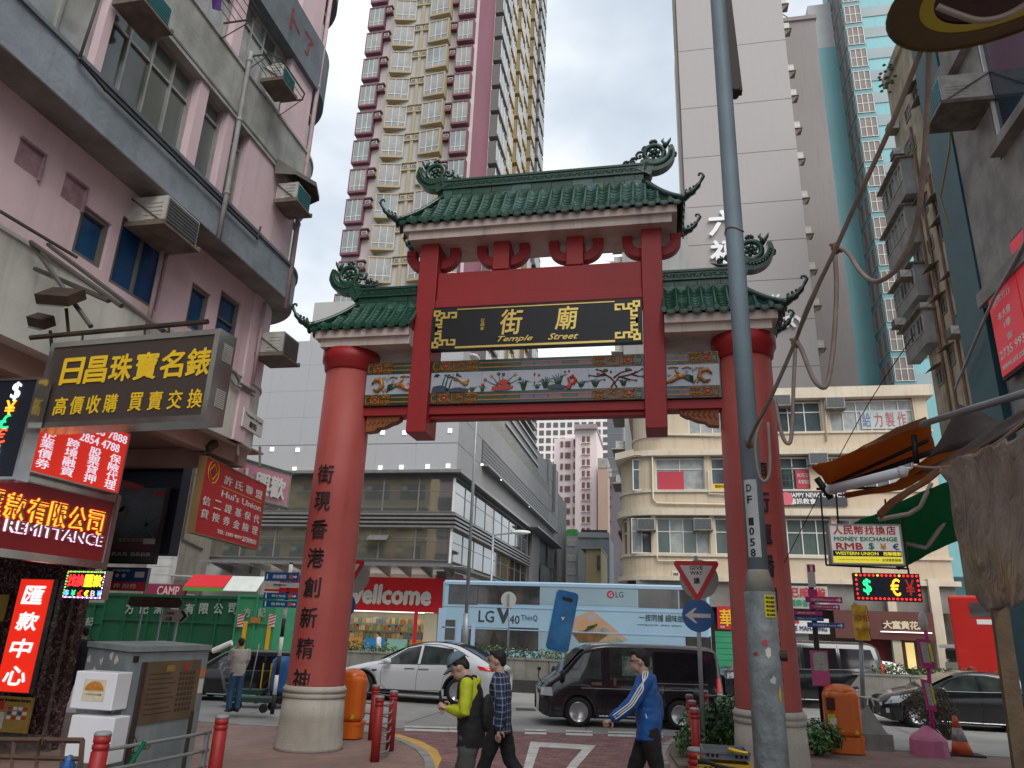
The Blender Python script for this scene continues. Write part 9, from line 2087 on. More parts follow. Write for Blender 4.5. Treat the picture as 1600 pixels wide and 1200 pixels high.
# ================================================================ market stall covers on the right
TARO=mat('orange_tarpaulin',(.42,.13,.012),.6,var=.3,scale=2.5,bump=.6,bscale=4,dirt=(.22,.07,.01));TARB=mat('brown_tarpaulin',(.055,.04,.033),.7,var=.4,scale=2,bump=.6,bscale=4);TARG=mat('green_tarpaulin',(.012,.13,.065),.6,var=.3,scale=1.5,bump=.5,bscale=3);TARL=mat('pale_orange_trim',(.40,.22,.11),.7,var=.3,scale=4,bump=.4,bscale=6)
for m_,c_ in((TARO,(.60,.24,.05,1)),(TARG,(.04,.42,.22,1)),(TARL,(.55,.33,.16,1))):
 t_=m_.node_tree;tr_=t_.nodes.new('ShaderNodeBsdfTranslucent');tr_.inputs[0].default_value=c_;mx2=t_.nodes.new('ShaderNodeMixShader');mx2.inputs[0].default_value=.5;o_=t_.nodes['Material Output'];t_.links.new(t_.nodes['Principled BSDF'].outputs[0],mx2.inputs[1]);t_.links.new(tr_.outputs[0],mx2.inputs[2]);t_.links.new(mx2.outputs[0],o_.inputs[0])
def sheet(nm,m,rows,label=None,cat=None,sub=6,th=.012,parent=None,wav=.02,seed=0):
 """cloth through rows of (x, y, Y) sight points, rippled"""
 G_=[[PY(x,y,Y)for x,y,Y in r]for r in rows];nr,nc=len(G_),len(G_[0]);b=MB();b.smooth=True
 def f(u,v):
  a,c=u*(nc-1),v*(nr-1);i,j=min(int(a),nc-2),min(int(c),nr-2);s,t_=a-i,c-j
  p=(G_[j][i]*(1-s)+G_[j][i+1]*s)*(1-t_)+(G_[j+1][i]*(1-s)+G_[j+1][i+1]*s)*t_
  return p+Vector((0,-1,.3))*wav*(noise.noise(Vector((u*7+seed,v*3,seed)))*1.6+sin(u*19+v*5+seed)*.35)
 b.grid(f,sub*(nc-1),sub*(nr-1));o=None
 if label:o=solo(b,nm,m,label,cat,G_[-1][0])
 else:o=part(b,nm,m,parent)
 md=o.modifiers.new('thickness','SOLIDIFY');md.thickness=th;return o
def bars(P,r=.018,m=ROD,label='',cat='pole',name='canopy_pole',grp=None):b=MS();b.tube([PY(*q_)for q_ in P],r,6);return solo(b,name,m,label,cat,PY(*P[-1]),grp)
sheet('tarpaulin',TARO,[[(1268,730,8.6),(1340,703,8.3),(1450,655,7.8)],[(1297,760,9.3),(1370,740,9.0),(1462,700,8.4)]],'orange tarpaulin stretched over black struts above the money exchange sign','tarpaulin',wav=.03)
sheet('tarpaulin',TARL,[[(1340,703,8.35),(1400,668,7.9),(1446,651,7.7)],[(1352,701,8.2),(1408,678,7.95),(1452,662,7.75)]],'pale orange upper edge of the tarpaulin in front of the cream building','tarpaulin',wav=.01)
sheet('tarpaulin',TARO,[[(1312,775,9.2),(1400,755,8.6),(1462,705,8.0),(1520,672,7.4)],[(1325,778,8.9),(1410,765,8.3),(1470,735,7.8),(1530,690,7.2)]],'second strip of orange tarpaulin below the fluorescent tube','tarpaulin',wav=.02)
sheet('tarpaulin',TARB,[[(1470,690,7.6),(1500,632,7.2),(1570,660,6.6),(1640,620,6)],[(1452,715,7.6),(1500,700,7.0),(1560,690,6.2),(1640,640,5.5)]],'dark brown tarpaulin flap sticking up at the right over the stall','tarpaulin',wav=.03)
sheet('tarpaulin',TARB,[[(1430,742,8.2),(1500,705,7),(1560,665,6),(1640,620,5.2)],[(1455,738,7.6),(1510,715,6.4),(1565,685,5.4),(1640,640,4.6)]],'shaded underside of the stall roof','tarpaulin',wav=.02)
sheet('tarpaulin',TARL,[[(1372,800,8.6),(1392,780,8.2),(1430,758,7.6),(1470,728,7.0),(1530,700,6.0),(1640,632,4.8)],[(1376,812,8.5),(1398,790,8.1),(1434,766,7.5),(1474,737,6.9),(1536,709,5.9),(1640,645,4.7)]],'rolled pale brown hem running along the front of the stall roof','tarpaulin',wav=.03,seed=3)
sheet('awning',TARG,[[(1312,826,10.6),(1375,800,10.2),(1440,768,9.6),(1500,745,9.2)],[(1370,850,10.8),(1412,842,10.6),(1450,830,10.2),(1510,800,9.8)],[(1405,890,11),(1425,880,10.8),(1458,860,10.6),(1520,835,10.2)]],'green tarpaulin awning behind the money exchange sign','awning',wav=.04,seed=5)
for P,lab in((((1372,812,9.9),(1420,803,9.8),(1438,792,9.7),(1455,755,9.5)),'pale folding arm across the green awning'),(((1412,848,10.4),(1447,856,10.3),(1452,850,10.3),(1478,812,10.0)),'lower pale elbow of the green awning arm')):bars(P,.028,mat('pale_arm',(.38,.34,.31),.5,var=.2),lab,'folding bracket','folding_bracket')
bars(((1300,757,9.1),(1450,688,8.0)),.022,ROD,'upper black strut under the orange tarpaulin');bars(((1303,761,9.2),(1466,703,8.1)),.03,ROD,'lower thick black strut under the orange tarpaulin');bars(((1428,680,7.9),(1432,724,7.9)),.03,ROD,'short upright black strut at the right end of the orange tarpaulin')
bars(((1276,764,9.3),(1380,762,9.0)),.016,ROD,'level thin black bar left of the fluorescent tube');bars(((1276,747,9.2),(1299,779,9.2)),.04,ROD,'stubby black bracket at the tip of the orange tarpaulin','bracket');bars(((1440,663,7.0),(1520,638,6.2),(1610,612,5.2)),.03,GALV,'grey pipe running along the top of the stall roof')
b=MS();a,c=PY(1298,765,8.7),PY(1410,737,7.9);b.tube([a,c],.055,10);t=thing('tube_light','unlit white fluorescent tube fitting hanging under the orange tarpaulin','light fitting',a);part(b,'tube',mat('white_tube_plastic',(.62,.66,.70),.3,var=.05),t)
for e_ in(a,c):b=MB();b.ell(e_,(.06,.06,.06),8,6);part(b,'end_cap',WFRAME,t)
# clear plastic curtain
PLM=bpy.data.materials.new('milky_plastic_sheet');PLM.use_nodes=True;n_=PLM.node_tree;bs=n_.nodes['Principled BSDF'];bs.inputs['Base Color'].default_value=(.20,.17,.135,1);bs.inputs['Roughness'].default_value=.28;bs.inputs['Alpha'].default_value=.93
nn=n_.nodes.new('ShaderNodeTexNoise');nn.inputs['Scale'].default_value=2.5;nn.inputs['Detail'].default_value=4;tc2=n_.nodes.new('ShaderNodeTexCoord');n_.links.new(tc2.outputs['Object'],nn.inputs[0]);rr_=n_.nodes.new('ShaderNodeValToRGB');rr_.color_ramp.elements[0].position=.3;rr_.color_ramp.elements[0].color=(.12,.095,.07,1);rr_.color_ramp.elements[1].position=.7;rr_.color_ramp.elements[1].color=(.36,.32,.26,1);n_.links.new(nn.outputs[0],rr_.inputs[0]);n_.links.new(rr_.outputs[0],bs.inputs['Base Color']);n2_=n_.nodes.new('ShaderNodeTexNoise');n2_.inputs['Scale'].default_value=5;n2_.inputs['Detail'].default_value=5;n2_.inputs['Distortion'].default_value=1.2;bm_=n_.nodes.new('ShaderNodeBump');bm_.inputs['Strength'].default_value=.9;bm_.inputs['Distance'].default_value=.05;n_.links.new(tc2.outputs['Object'],n2_.inputs[0]);n_.links.new(n2_.outputs[0],bm_.inputs['Height']);n_.links.new(bm_.outputs[0],bs.inputs['Normal'])
sheet('plastic_curtain',PLM,[[(1464,730,5.6),(1490,722,5.2),(1520,708,4.8),(1552,695,4.4),(1585,678,4.0),(1660,655,3.4)],[(1490,800,5.5),(1512,790,5.15),(1540,785,4.7),(1566,775,4.35),(1595,765,4.0),(1660,755,3.4)],[(1512,880,5.5),(1530,880,5.1),(1552,878,4.7),(1575,870,4.3),(1600,868,3.9),(1660,860,3.4)],[(1542,958,5.4),(1556,956,5.1),(1572,948,4.7),(1588,944,4.3),(1606,940,3.9),(1660,935,3.4)]],'crumpled milky brown plastic sheet curtain of the stall at the right edge','plastic sheet',sub=14,th=.004,wav=.10,seed=2)
WDP=mat('weathered_timber',(.17,.12,.07),.8,var=.4,scale=6,bump=.3);b=MB();a,c=PY(1560,950,4.9),PY(1583,1200,4.9);b.obox((c.x-.03,4.9,0),(.085,0,0),(0,.04,0),(a.x-c.x,0,a.z));solo(b,'timber_post',WDP,'weathered timber post of the stall below the plastic sheet','post',(c.x,4.9,0))
b=MB();a=PY(1598,940,5.0);b.box(a.x+.06,5.0,0,a.x+1.5,5.1,a.z);solo(b,'stall_panel',mat('dark_stall_cloth',(.05,.036,.028),.8,var=.4,scale=3,bump=.4),'dark cloth covered side of the stall behind the timber post','stall',(a.x,5.2,0))
b=MS();a=PY(1600,1090,3.0);b.lathe((a.x+.10,3.0,0),[(.16,.5),(.19,.9),(.17,1.3),(.10,1.62),(.03,1.68)],18);solo(b,'person_stand_in',mat('blue_grey_stand_in',(.11,.15,.19),.7,var=.2,bump=.3),'blurred blue grey stand-in for the back of a person at the lower right edge','bundle',(a.x+.1,3.0,.5))  # plain turned shape added in place of a blurred person's back
# round shade and cables at the top right
SHD=mat('ochre_enamel_shade',(.12,.085,.01),.5,var=.3,scale=3,dirt=(.05,.035,.01));p=PY(1600,-35,2.1);t=thing('round_sign','large round ochre lamp shade seen from below in the top right corner','lamp shade',p);tilt=Matrix.Rotation(radn(-8),3,'Y')@Matrix.Rotation(radn(12),3,'X')
b=MS();b.lathe((0,0,0),[(.40,0),(.405,.01),(.30,.10),(.12,.2),(.02,.24)],48,caps=False);b.xf(lambda v:tilt@v+p);o=part(b,'shade',SHD,t);md=o.modifiers.new('thickness','SOLIDIFY');md.thickness=.006
b=MB();b.lathe((0,0,0),[(.30,.012),(.255,.014)],48,caps=False);b.xf(lambda v:tilt@v+p);part(b,'yellow_ring',mat('yellow_ring_paint',(.50,.46,.02),.5,var=.1),t);b=MB();b.lathe((0,0,0),[(.255,.02),(.01,.03)],40);b.xf(lambda v:tilt@v+p);part(b,'centre_disc',plain('maroon_disc',(.06,.02,.03)),t)
b=MB();b.lathe((0,0,0),[(.40,.006),(.30,.010)],48,caps=False);b.xf(lambda v:tilt@v+p);part(b,'rim_band',SHD,t)
CAB1=mat('grimy_cable',(.26,.215,.18),.6,var=.3,scale=9);CAB2=mat('clear_hose',(.30,.27,.22),.3,var=.2)
def smooth(P,n=5):
 V_=[Vector(p_)for p_ in P];out=[]
 for i in range(len(V_)-1):
  p0,p1,p2,p3=V_[max(i-1,0)],V_[i],V_[i+1],V_[min(i+2,len(V_)-1)]
  for k in range(n):s=k/n;out.append(.5*((2*p1)+(p2-p0)*s+(2*p0-5*p1+4*p2-p3)*s*s+(3*p1-p0-3*p2+p3)*s**3))
 out.append(V_[-1]);return out
def cable(px,Y_,r,lab,m=CAB1):b=MS();P=smooth([PY(x,y,Y_ if not isinstance(Y_,tuple)else Y_[0]+(Y_[1]-Y_[0])*i/(len(px)-1))for i,(x,y)in enumerate(px)]);b.tube(P,r,8);solo(b,'cable',m,lab,'cable',P[-1],'cables strung from the tall pole')
cable([(1462,-20),(1445,60),(1395,190),(1345,300),(1306,388),(1262,480),(1242,535),(1205,620),(1180,668),(1168,695)],(2.6,5.4),.013,'long grimy cable slanting from the round shade down to the tall pole')
cable([(1456,-10),(1452,60),(1450,150),(1443,260),(1432,350),(1405,415),(1370,440),(1345,425),(1325,395),(1308,385)],(2.6,4.2),.013,'thick cable that drops from the shade and sags into a deep loop')
cable([(1304,392),(1307,450),(1303,530),(1295,590),(1286,606),(1270,590),(1252,545),(1244,534)],4.3,.014,'hanging loop of cable between the two knots over the pale tower')
cable([(1243,540),(1240,600),(1238,660),(1234,692),(1222,680),(1210,620)],4.6,.012,'lower hanging loop of cable right of the gate column',CAB1)
cable([(1190,655),(1180,690),(1185,740),(1196,752),(1203,730),(1200,660)],5.3,.012,'small loop of cable beside the number strip of the pole',CAB1)
cable([(1465,10),(1490,20),(1530,32),(1570,25),(1610,2)],2.0,.010,'pale hose looped under the round shade',CAB2)
cable([(1302,395),(1240,540),(1170,690)],(4.2,5.45),.006,'thin cord twisted beside the long cable');cable([(1430,520),(1340,660),(1225,880)],(9,12),.006,'thin dark wire crossing the cream building',ROD)
for(x,y,Y_,lab)in((1306,388,4.2,'upper taped knot'),(1243,536,4.6,'lower taped knot'),(1170,693,5.45,'taped knot at the tall pole')):
 b=MB();c=PY(x,y,Y_);b.ell(c,(.028,.03,.04),8,6);b.tube([c+Vector((-.03,0,.03)),c+Vector((.03,-.01,-.03))],.01,5);solo(b,'cable_knot',RUST,lab+' of the hanging cables','knot',c,'taped knots on the cables')
b=MB();P=smooth([PY(x,y,Y_)for x,y,Y_ in((1426,728,6.9),(1470,730,6.2),(1520,712,5.4),(1560,690,4.6),(1610,650,3.9))]);b.tube(P,.008,6);solo(b,'cable',CAB2,'thin pale cable drooping along the stall roof hem','cable',P[0])
# ================================================================ people (local axes: they face -x, camera side is -y)
SKIN=mat('skin',(.50,.32,.235),.55,var=.12,scale=14);HAIR=mat('black_hair',(.012,.010,.010),.6,var=.2,scale=30,bump=.4,bscale=120)
def etube(b,path,rad,n=14,caps=True):
 """limb: rings (half width across y, half depth) along a path in the x-z plane"""
 P=[Vector(p)for p in path];vs=[];fs=[]
 for i,p in enumerate(P):
  t=(P[min(i+1,len(P)-1)]-P[max(i-1,0)]).normalized();s=Vector((0,1,0));s=(s-t*s.dot(t)).normalized();d=t.cross(s);ra,rb=rad[i]if isinstance(rad[i],tuple)else(rad[i],rad[i])
  for k in range(n):a=2*pi*k/n;vs.append(p+s*cos(a)*ra+d*sin(a)*rb)
 for i in range(len(P)-1):
  for k in range(n):k2=(k+1)%n;fs.append((i*n+k,i*n+k2,(i+1)*n+k2,(i+1)*n+k))
 fs.append(tuple(range(n-1,-1,-1)));fs.append(tuple((len(P)-1)*n+k for k in range(n)));b.add(vs,fs)
 if caps:
  for p,r in((P[0],rad[0]),(P[-1],rad[-1])):
   r=r if isinstance(r,tuple)else(r,r);b.ell(p,(r[1]*.98,r[0]*.98,min(r)*.98),12,8)
def melt(b,name,m,parent,vox=.013,it=3,wr=0.,seed=0):
 """union of the shapes as one continuous skin"""
 me=b.mesh('tmp',m);o=bpy.data.objects.new('tmp',me);md=o.modifiers.new('r','REMESH');md.mode='VOXEL';md.voxel_size=vox;md.use_smooth_shade=True
 if it:sm=o.modifiers.new('s','SMOOTH');sm.factor=.5;sm.iterations=it
 m2=bake(o);bpy.data.objects.remove(o);bpy.data.meshes.remove(me)
 if wr:
  for v in m2.vertices:
   c=v.co;k=noise.noise(Vector((c.x*5+seed,c.y*5,c.z*11)))*wr+noise.noise(Vector((c.x*14,c.y*14+seed,c.z*22)))*wr*.5;v.co+=v.normal*k
 m2.name=name;m2.materials.clear();m2.materials.append(m);m2.polygons.foreach_set('use_smooth',[True]*len(m2.polygons));m2.polygons.foreach_set('material_index',[0]*len(m2.polygons));return link(name,m2,parent,(0,0,0))
def hand(b,w,d,up,grip=.4,s=1.):
 """palm, four fingers and thumb from the wrist w along direction d; up = back of the hand"""
 w,d,up=Vector(w),Vector(d).normalized(),Vector(up);up=(up-d*up.dot(d)).normalized();sd=d.cross(up);pm=w+d*.05*s
 etube(b,[w,w+d*.03*s,w+d*.085*s],[(.026*s,.02*s),(.036*s,.02*s),(.038*s,.018*s)],10)
 for i,(o,L)in enumerate(((-.03,.066),(-.010,.078),(.011,.073),(.03,.058))):
  p0=w+d*.085*s+sd*o*s;d1=(d-up*grip*.5).normalized();p1=p0+d1*L*.5*s;d2=(d-up*grip*1.6).normalized();p2=p1+d2*L*.5*s;b.tube([p0-d*.01,p1,p2],[.0105*s,.0095*s,.008*s],7);b.ell(p2,(.008*s,)*3,6,5)
 p0=w+d*.03*s-sd*.032*s;p1=p0+(d*.6-sd*.7-up*.25)*.045*s;p2=p1+(d-up*.45)*.035*s;b.tube([p0,p1,p2],[.014*s,.0125*s,.010*s],7);b.ell(p2,(.010*s,)*3,6,5)
def person(label,loc,h,J,cl,rz=0.,detail=True,group=None):
 """J: joints in (forward, left, height) for a body of 1.75; cl: clothing"""
 t=thing('person',label,'person',loc,rz);k=h/1.75;t.scale=(k,k,k)
 V=lambda p:Vector((-p[0],-p[1],p[2]));J={a:V(p)if not isinstance(p,(int,float))else p for a,p in J.items()}
 hp=J['hip'];nk=J['neck'];hd=J['head'];pit=J.get('pitch',0)
 Mh=Matrix.Rotation(-pit,3,'Y')
 H=lambda x,y,z:hd+Mh@Vector((x,y,z))
 def legs(b,inf=0.,lo=0.):
  for s in 'LR':
   a=hp+Vector((0,-.085 if s=='L'else .085,-.02));kn,an=J['knee'+s],J['ankle'+s]
   etube(b,[a,a.lerp(kn,.5),kn,kn.lerp(an,.35),kn.lerp(an,1-lo)],[(.085+inf,.095+inf),(.075+inf,.082+inf),(.056+inf*1.2,.060+inf*1.2),(.052+inf*1.3,.058+inf*1.3),(.036+inf*1.8,.040+inf*1.8)])
 def torso(b,inf=0.,z0=None,hips=True):
  ch=hp.lerp(nk,.62)
  etube(b,[hp+Vector((0,0,-.03)),hp.lerp(nk,.25),hp.lerp(nk,.5),hp.lerp(nk,.75),hp.lerp(nk,.93)],[(.155+inf,.105+inf),(.150+inf,.105+inf),(.17+inf,.115+inf),(.185+inf,.112+inf),(.12+inf,.075+inf)],20,False)
  b.ell(hp.lerp(nk,.86),(.085+inf,.195+inf,.07+inf),14,8)
 def arms(b,inf=0.,end=1.):
  for s in 'LR':
   sh,el,wr=J['sh'+s],J['elbow'+s],J['wrist'+s];etube(b,[sh,sh.lerp(el,.5),el,el.lerp(wr,.4),el.lerp(wr,end)],[.056+inf,.050+inf,.042+inf*1.1,.040+inf*1.1,.027+inf*1.0],12)
 def headshape(b):
  b.ell(H(.012,0,.03),(.098,.078,.105),18,14,Mh);b.ell(H(-.03,0,-.045),(.062,.056,.070),14,10,Mh);b.ell(H(-.062,0,-.085),(.028,.03,.024),10,8,Mh)
  b.add([H(-.088,0,.03),H(-.122,0,-.018),H(-.09,.018,-.022),H(-.09,-.018,-.022),H(-.06,0,.03)],[(0,2,1),(0,1,3),(1,2,3),(0,4,2),(0,3,4),(2,4,3)]);b.ell(H(-.103,0,-.012),(.016,.014,.012),8,6)
  b.ell(H(-.094,0,-.052),(.014,.024,.010),8,6);b.ell(H(-.088,0,.030),(.014,.05,.010),8,6)
  for s in(-1,1):b.ell(H(.012,s*.078,-.005),(.018,.012,.032),8,6)
  etube(b,[nk+Vector((0,0,-.05)),nk.lerp(hd,.5)+Vector((.01,0,0)),H(.015,0,-.05)],[.062,.055,.056],12,False)
 b=MB();torso(b);legs(b);arms(b);headshape(b)
 for s in 'LR':
  w,e=J['wrist'+s],J['elbow'+s];d=J.get('hd'+s,(w-e));up=J.get('hu'+s,Vector((0,-1 if s=='L'else 1,.3)));hand(b,w,d,up,J.get('grip',.45))
  an=J['ankle'+s];b.ell(an,(.045,.04,.05),10,8)
 melt(b,'body',SKIN,t,.0105 if detail else .016,1)
 if detail:
  b=MB()
  for s in(-1,1):b.ell(H(-.088,s*.030,.012),(.006,.010,.005),8,6)
  part_=link('eyes',b.mesh('eyes',INK),t,(0,0,0),kind='stuff');b=MB();
  for s in(-1,1):b.tube([H(-.090,s*.015,.034),H(-.092,s*.032,.040),H(-.082,s*.05,.034)],.003,4)
  link('eyebrows',b.mesh('eyebrows',HAIR),t,(0,0,0),kind='stuff');b=MB();b.tube([H(-.105,-.018,-.052),H(-.108,0,-.054),H(-.105,.018,-.052)],.003,4);link('mouth',b.mesh('mouth',plain('lip',(.22,.08,.07))),t,(0,0,0))
# hair
 b=MB();hs=cl.get('hair',1.);b.ell(H(.028,0,.052),(.098*hs,.088,.094*hs),18,12,Mh);b.ell(H(.070,0,.01),(.050,.068,.080),14,10,Mh);b.ell(H(-.035,0,.105),(.062,.070,.035),12,8,Mh)
 melt(b,'hair',HAIR,t,.012,1,.006,3)
# shoes, trousers, top
 for s in 'LR':
  an=J['ankle'+s];b=MB();ta=J.get('toe'+s,0.);f=Matrix.Rotation(-ta,3,'Y');etube(b,[an+f@Vector((.05,0,-.045)),an+f@Vector((-.03,0,-.04)),an+f@Vector((-.12,0,-.055)),an+f@Vector((-.18,0,-.062))],[(.036,.036),(.042,.05),(.045,.032),(.034,.022)],12);melt(b,'shoe',cl.get('shoe',TRIM),t,.014,1)
 b=MB();legs(b,.018,.04);etube(b,[hp+Vector((0,0,-.10)),hp+Vector((0,0,-.03)),hp.lerp(nk,.06)],[(.160,.115),(.158,.112),(.140,.100)],18,False);melt(b,'trousers',cl['trousers'],t,.0145,2,.010,7)
 inf=cl.get('inf',.022);b=MB();torso(b,inf);hem=hp+Vector((0,0,cl.get('hem',-.10)));etube(b,[hem,hem.lerp(hp.lerp(nk,.3),.5),hp.lerp(nk,.35)],[(.175+inf*.4,.125+inf*.5),(.172+inf*.6,.120+inf*.7),(.165+inf,.11+inf)],20,False);arms(b,inf*.9,.97 if cl.get('long',True)else-.0)if cl.get('long',True)else None
 if not cl.get('long',True):
  for s in 'LR':sh,el=J['sh'+s],J['elbow'+s];etube(b,[sh,sh.lerp(el,.75)],[.075,.068],12)
 b.ell(nk+Vector((.012,0,-.045)),(.085,.088,.05),12,8)
 if cl.get('hood'):b.ell(nk+Vector((.075,0,-.05)),(.06,.11,.07),12,8)
 melt(b,cl.get('top_name','jacket'),cl['top'],t,.0135,2,cl.get('wr',.011),2)
 return t,J,H,Mh
TRO_G=mat('grey_trousers',(.075,.078,.072),.85,var=.3,scale=5,bump=.3,bscale=20);TRO_B=mat('black_trousers',(.012,.012,.014),.8,var=.3,scale=5,bump=.3,bscale=20);LIMEJ=mat('lime_jacket',(.46,.52,.02),.65,var=.15,scale=3,bump=.3,bscale=14,dirt=(.27,.30,.01));BLKJ=mat('black_fabric',(.012,.012,.014),.8,var=.3,scale=6,bump=.3,bscale=25)
BLUJ=mat('blue_jacket',(.012,.10,.33),.55,var=.15,scale=3,bump=.35,bscale=12,dirt=(.01,.05,.2))
zr=ROADZ
# man in the lime jacket reading his phone
pY=PY(745,1017,8.95);hgt=pY.z-zr
J1=dict(hip=(0,0,.93),neck=(.05,0,1.45),head=(.165,0,1.545),pitch=.62,shL=(.03,.19,1.405),shR=(.03,-.19,1.405),elbowL=(.02,.235,1.13),elbowR=(.05,-.235,1.13),wristL=(.235,.10,1.145),wristR=(.24,-.06,1.135),kneeL=(.02,.10,.50),kneeR=(.11,-.10,.50),ankleL=(-.10,.10,.09),ankleR=(.16,-.10,.09),hdL=(.06,-.01,.015),hdR=(.06,.02,.01),huL=(.2,.9,.2),huR=(.2,-.9,.2),grip=.9)
t,J,H,Mh=person('man in a lime yellow jacket and grey cap looking down at his phone',(pY.x-.02,8.95,zr),hgt/.985,J1,dict(trousers=TRO_G,top=LIMEJ,inf=.016,hem=-.02,hair=.9))
b=MB();hp,nk=J['hip'],J['neck'];etube(b,[hp+Vector((0,0,-.14)),hp+Vector((0,0,-.02)),hp.lerp(nk,.25),hp.lerp(nk,.45)],[(.188,.142),(.192,.142),(.188,.140),(.188,.138)],22,False);etube(b,[hp.lerp(nk,.3)+Vector((.05,0,0)),hp.lerp(nk,.62)+Vector((.055,0,0)),hp.lerp(nk,.80)+Vector((.055,0,0))],[(.17,.10),(.165,.09),(.13,.07)],18);melt(b,'black_lower_jacket',BLKJ,t,.012,2,.010,5)
b=MB();b.ell(Vector((.16,.02,1.12)),(.065,.13,.19),14,10);melt(b,'bag',BLKJ,t,.013,2,.01,9)
b=MS();b.tube(smooth([J['shL']+Vector((.06,.02,.04)),J['shL']+Vector((-.01,.03,.07)),J['shL']+Vector((-.085,.03,-.02)),J['shL']+Vector((-.09,.02,-.16))]),.014,6);link('strap',b.mesh('strap',BLKJ),t,(0,0,0))
b=MS();b.tube(smooth([J['neck']+Vector((.055,-.07,.0)),J['neck']+Vector((-.0,-.085,-.0)),J['neck']+Vector((-.075,-.05,-.05)),J['neck']+Vector((-.10,0,-.10)),J['neck']+Vector((-.075,.05,-.05)),J['neck']+Vector((.0,.085,.0)),J['neck']+Vector((.055,.07,0))]),.026,8);link('collar',b.mesh('collar',BLKJ),t,(0,0,0))
b=MS();b.tube(smooth([J['neck']+Vector((.0,-.062,.035)),J['neck']+Vector((-.05,-.05,.005)),J['neck']+Vector((-.085,0,-.04)),J['neck']+Vector((-.05,.05,.005)),J['neck']+Vector((0,.062,.035))]),.014,7);link('shirt_collar',b.mesh('shirt_collar',plain('lilac_shirt',(.36,.22,.45),.7)),t,(0,0,0))
CAPM=mat('denim_grey_cap',(.13,.19,.23),.8,var=.4,scale=16,bump=.3,bscale=60);b=MS();Mc=Mh
vs=[];nU,nV=20,8
def capf(u,v):th=v*pi*.47;ph=u*2*pi;return H(.008+.118*sin(th)*cos(ph),.094*sin(th)*sin(ph),.058+.112*cos(th)*1.0)
b.grid(capf,nU,nV);c_=link('cap',b.mesh('cap',CAPM),t,(0,0,0));md=c_.modifiers.new('thickness','SOLIDIFY');md.thickness=.004
b=MB();b.smooth=True
def brim(u,v):a=(u-.5)*2.3;r=.085+.105*v*cos(a*.62);return H(.01-(r+.012)*cos(a),.088*sin(a)*(1+.0*v),.066-.035*v+.012*cos(a*1.2)*v-.012*abs(sin(a))*v)
b.grid(brim,12,4);q_=link('brim',b.mesh('brim',CAPM),c_,(0,0,0));md=q_.modifiers.new('thickness','SOLIDIFY');md.thickness=.005
b=MB();w=J['wristL']+Vector((-.105,.06,.03));b.obox(w,Vector((-.02,0,.13)),Vector((0,.07,0)),Vector((-.009,0,-.002)));ph_=link('phone',b.mesh('phone',INK),None,(0,0,0));ph_.parent=None
ph_.matrix_world=Matrix.Translation(t.location)@Matrix.Scale(hgt/.985/1.75,4);ph_['label']='dark mobile phone held in both hands by the man in the lime jacket';ph_['category']='phone'
# man in a plaid shirt
PLD=bpy.data.materials.new('navy_plaid');PLD.use_nodes=True;n_=PLD.node_tree;bs=n_.nodes['Principled BSDF'];bs.inputs['Roughness'].default_value=.8;tcn=n_.nodes.new('ShaderNodeTexCoord');sep=n_.nodes.new('ShaderNodeSeparateXYZ');n_.links.new(tcn.outputs['Object'],sep.inputs[0])
def mth(op,a,c_=None):
 m=n_.nodes.new('ShaderNodeMath');m.operation=op
 for i,v in enumerate((a,c_)):
  if v is None:continue
  if isinstance(v,(int,float)):m.inputs[i].default_value=v
  else:n_.links.new(v,m.inputs[i])
 return m.outputs[0]
hx_=mth('ADD',sep.outputs[0],mth('MULTIPLY',sep.outputs[1],1.0))
def line(src,per,wd,ph=0.):return mth('LESS_THAN',mth('FRACT',mth('ADD',mth('MULTIPLY',src,1/per),ph)),wd)
wl=mth('ADD',line(hx_,.075,.13),line(sep.outputs[2],.075,.13));dk_=mth('ADD',line(hx_,.075,.30,.5),line(sep.outputs[2],.075,.30,.5))
m1=n_.nodes.new('ShaderNodeMix');m1.data_type='RGBA';m1.inputs[6].default_value=(.018,.04,.10,1);m1.inputs[7].default_value=(.006,.010,.028,1);n_.links.new(mth('MULTIPLY',dk_,.5),m1.inputs[0]);m2_=n_.nodes.new('ShaderNodeMix');m2_.data_type='RGBA';m2_.inputs[7].default_value=(.46,.50,.56,1);n_.links.new(m1.outputs[2],m2_.inputs[6]);n_.links.new(mth('MULTIPLY',wl,.42),m2_.inputs[0]);n_.links.new(m2_.outputs[2],bs.inputs['Base Color'])
pY=PY(780,1017,10.3);hgt=pY.z-zr
J2=dict(hip=(0,0,.93),neck=(.02,0,1.46),head=(.07,0,1.60),pitch=.08,shL=(.01,.20,1.42),shR=(.01,-.20,1.42),elbowL=(-.06,.25,1.13),elbowR=(.02,-.25,1.13),wristL=(-.04,.25,.87),wristR=(.12,-.25,.90),kneeL=(.14,.09,.50),kneeR=(-.12,-.09,.49),ankleL=(.26,.09,.09),ankleR=(-.42,-.09,.14),toeR=-.5)
person('man in a navy and white plaid shirt striding left behind the man with the cap',(pY.x+.05,10.3,zr),hgt/.985,J2,dict(trousers=TRO_B,top=PLD,inf=.022,hem=-.14,top_name='shirt',wr=.007))
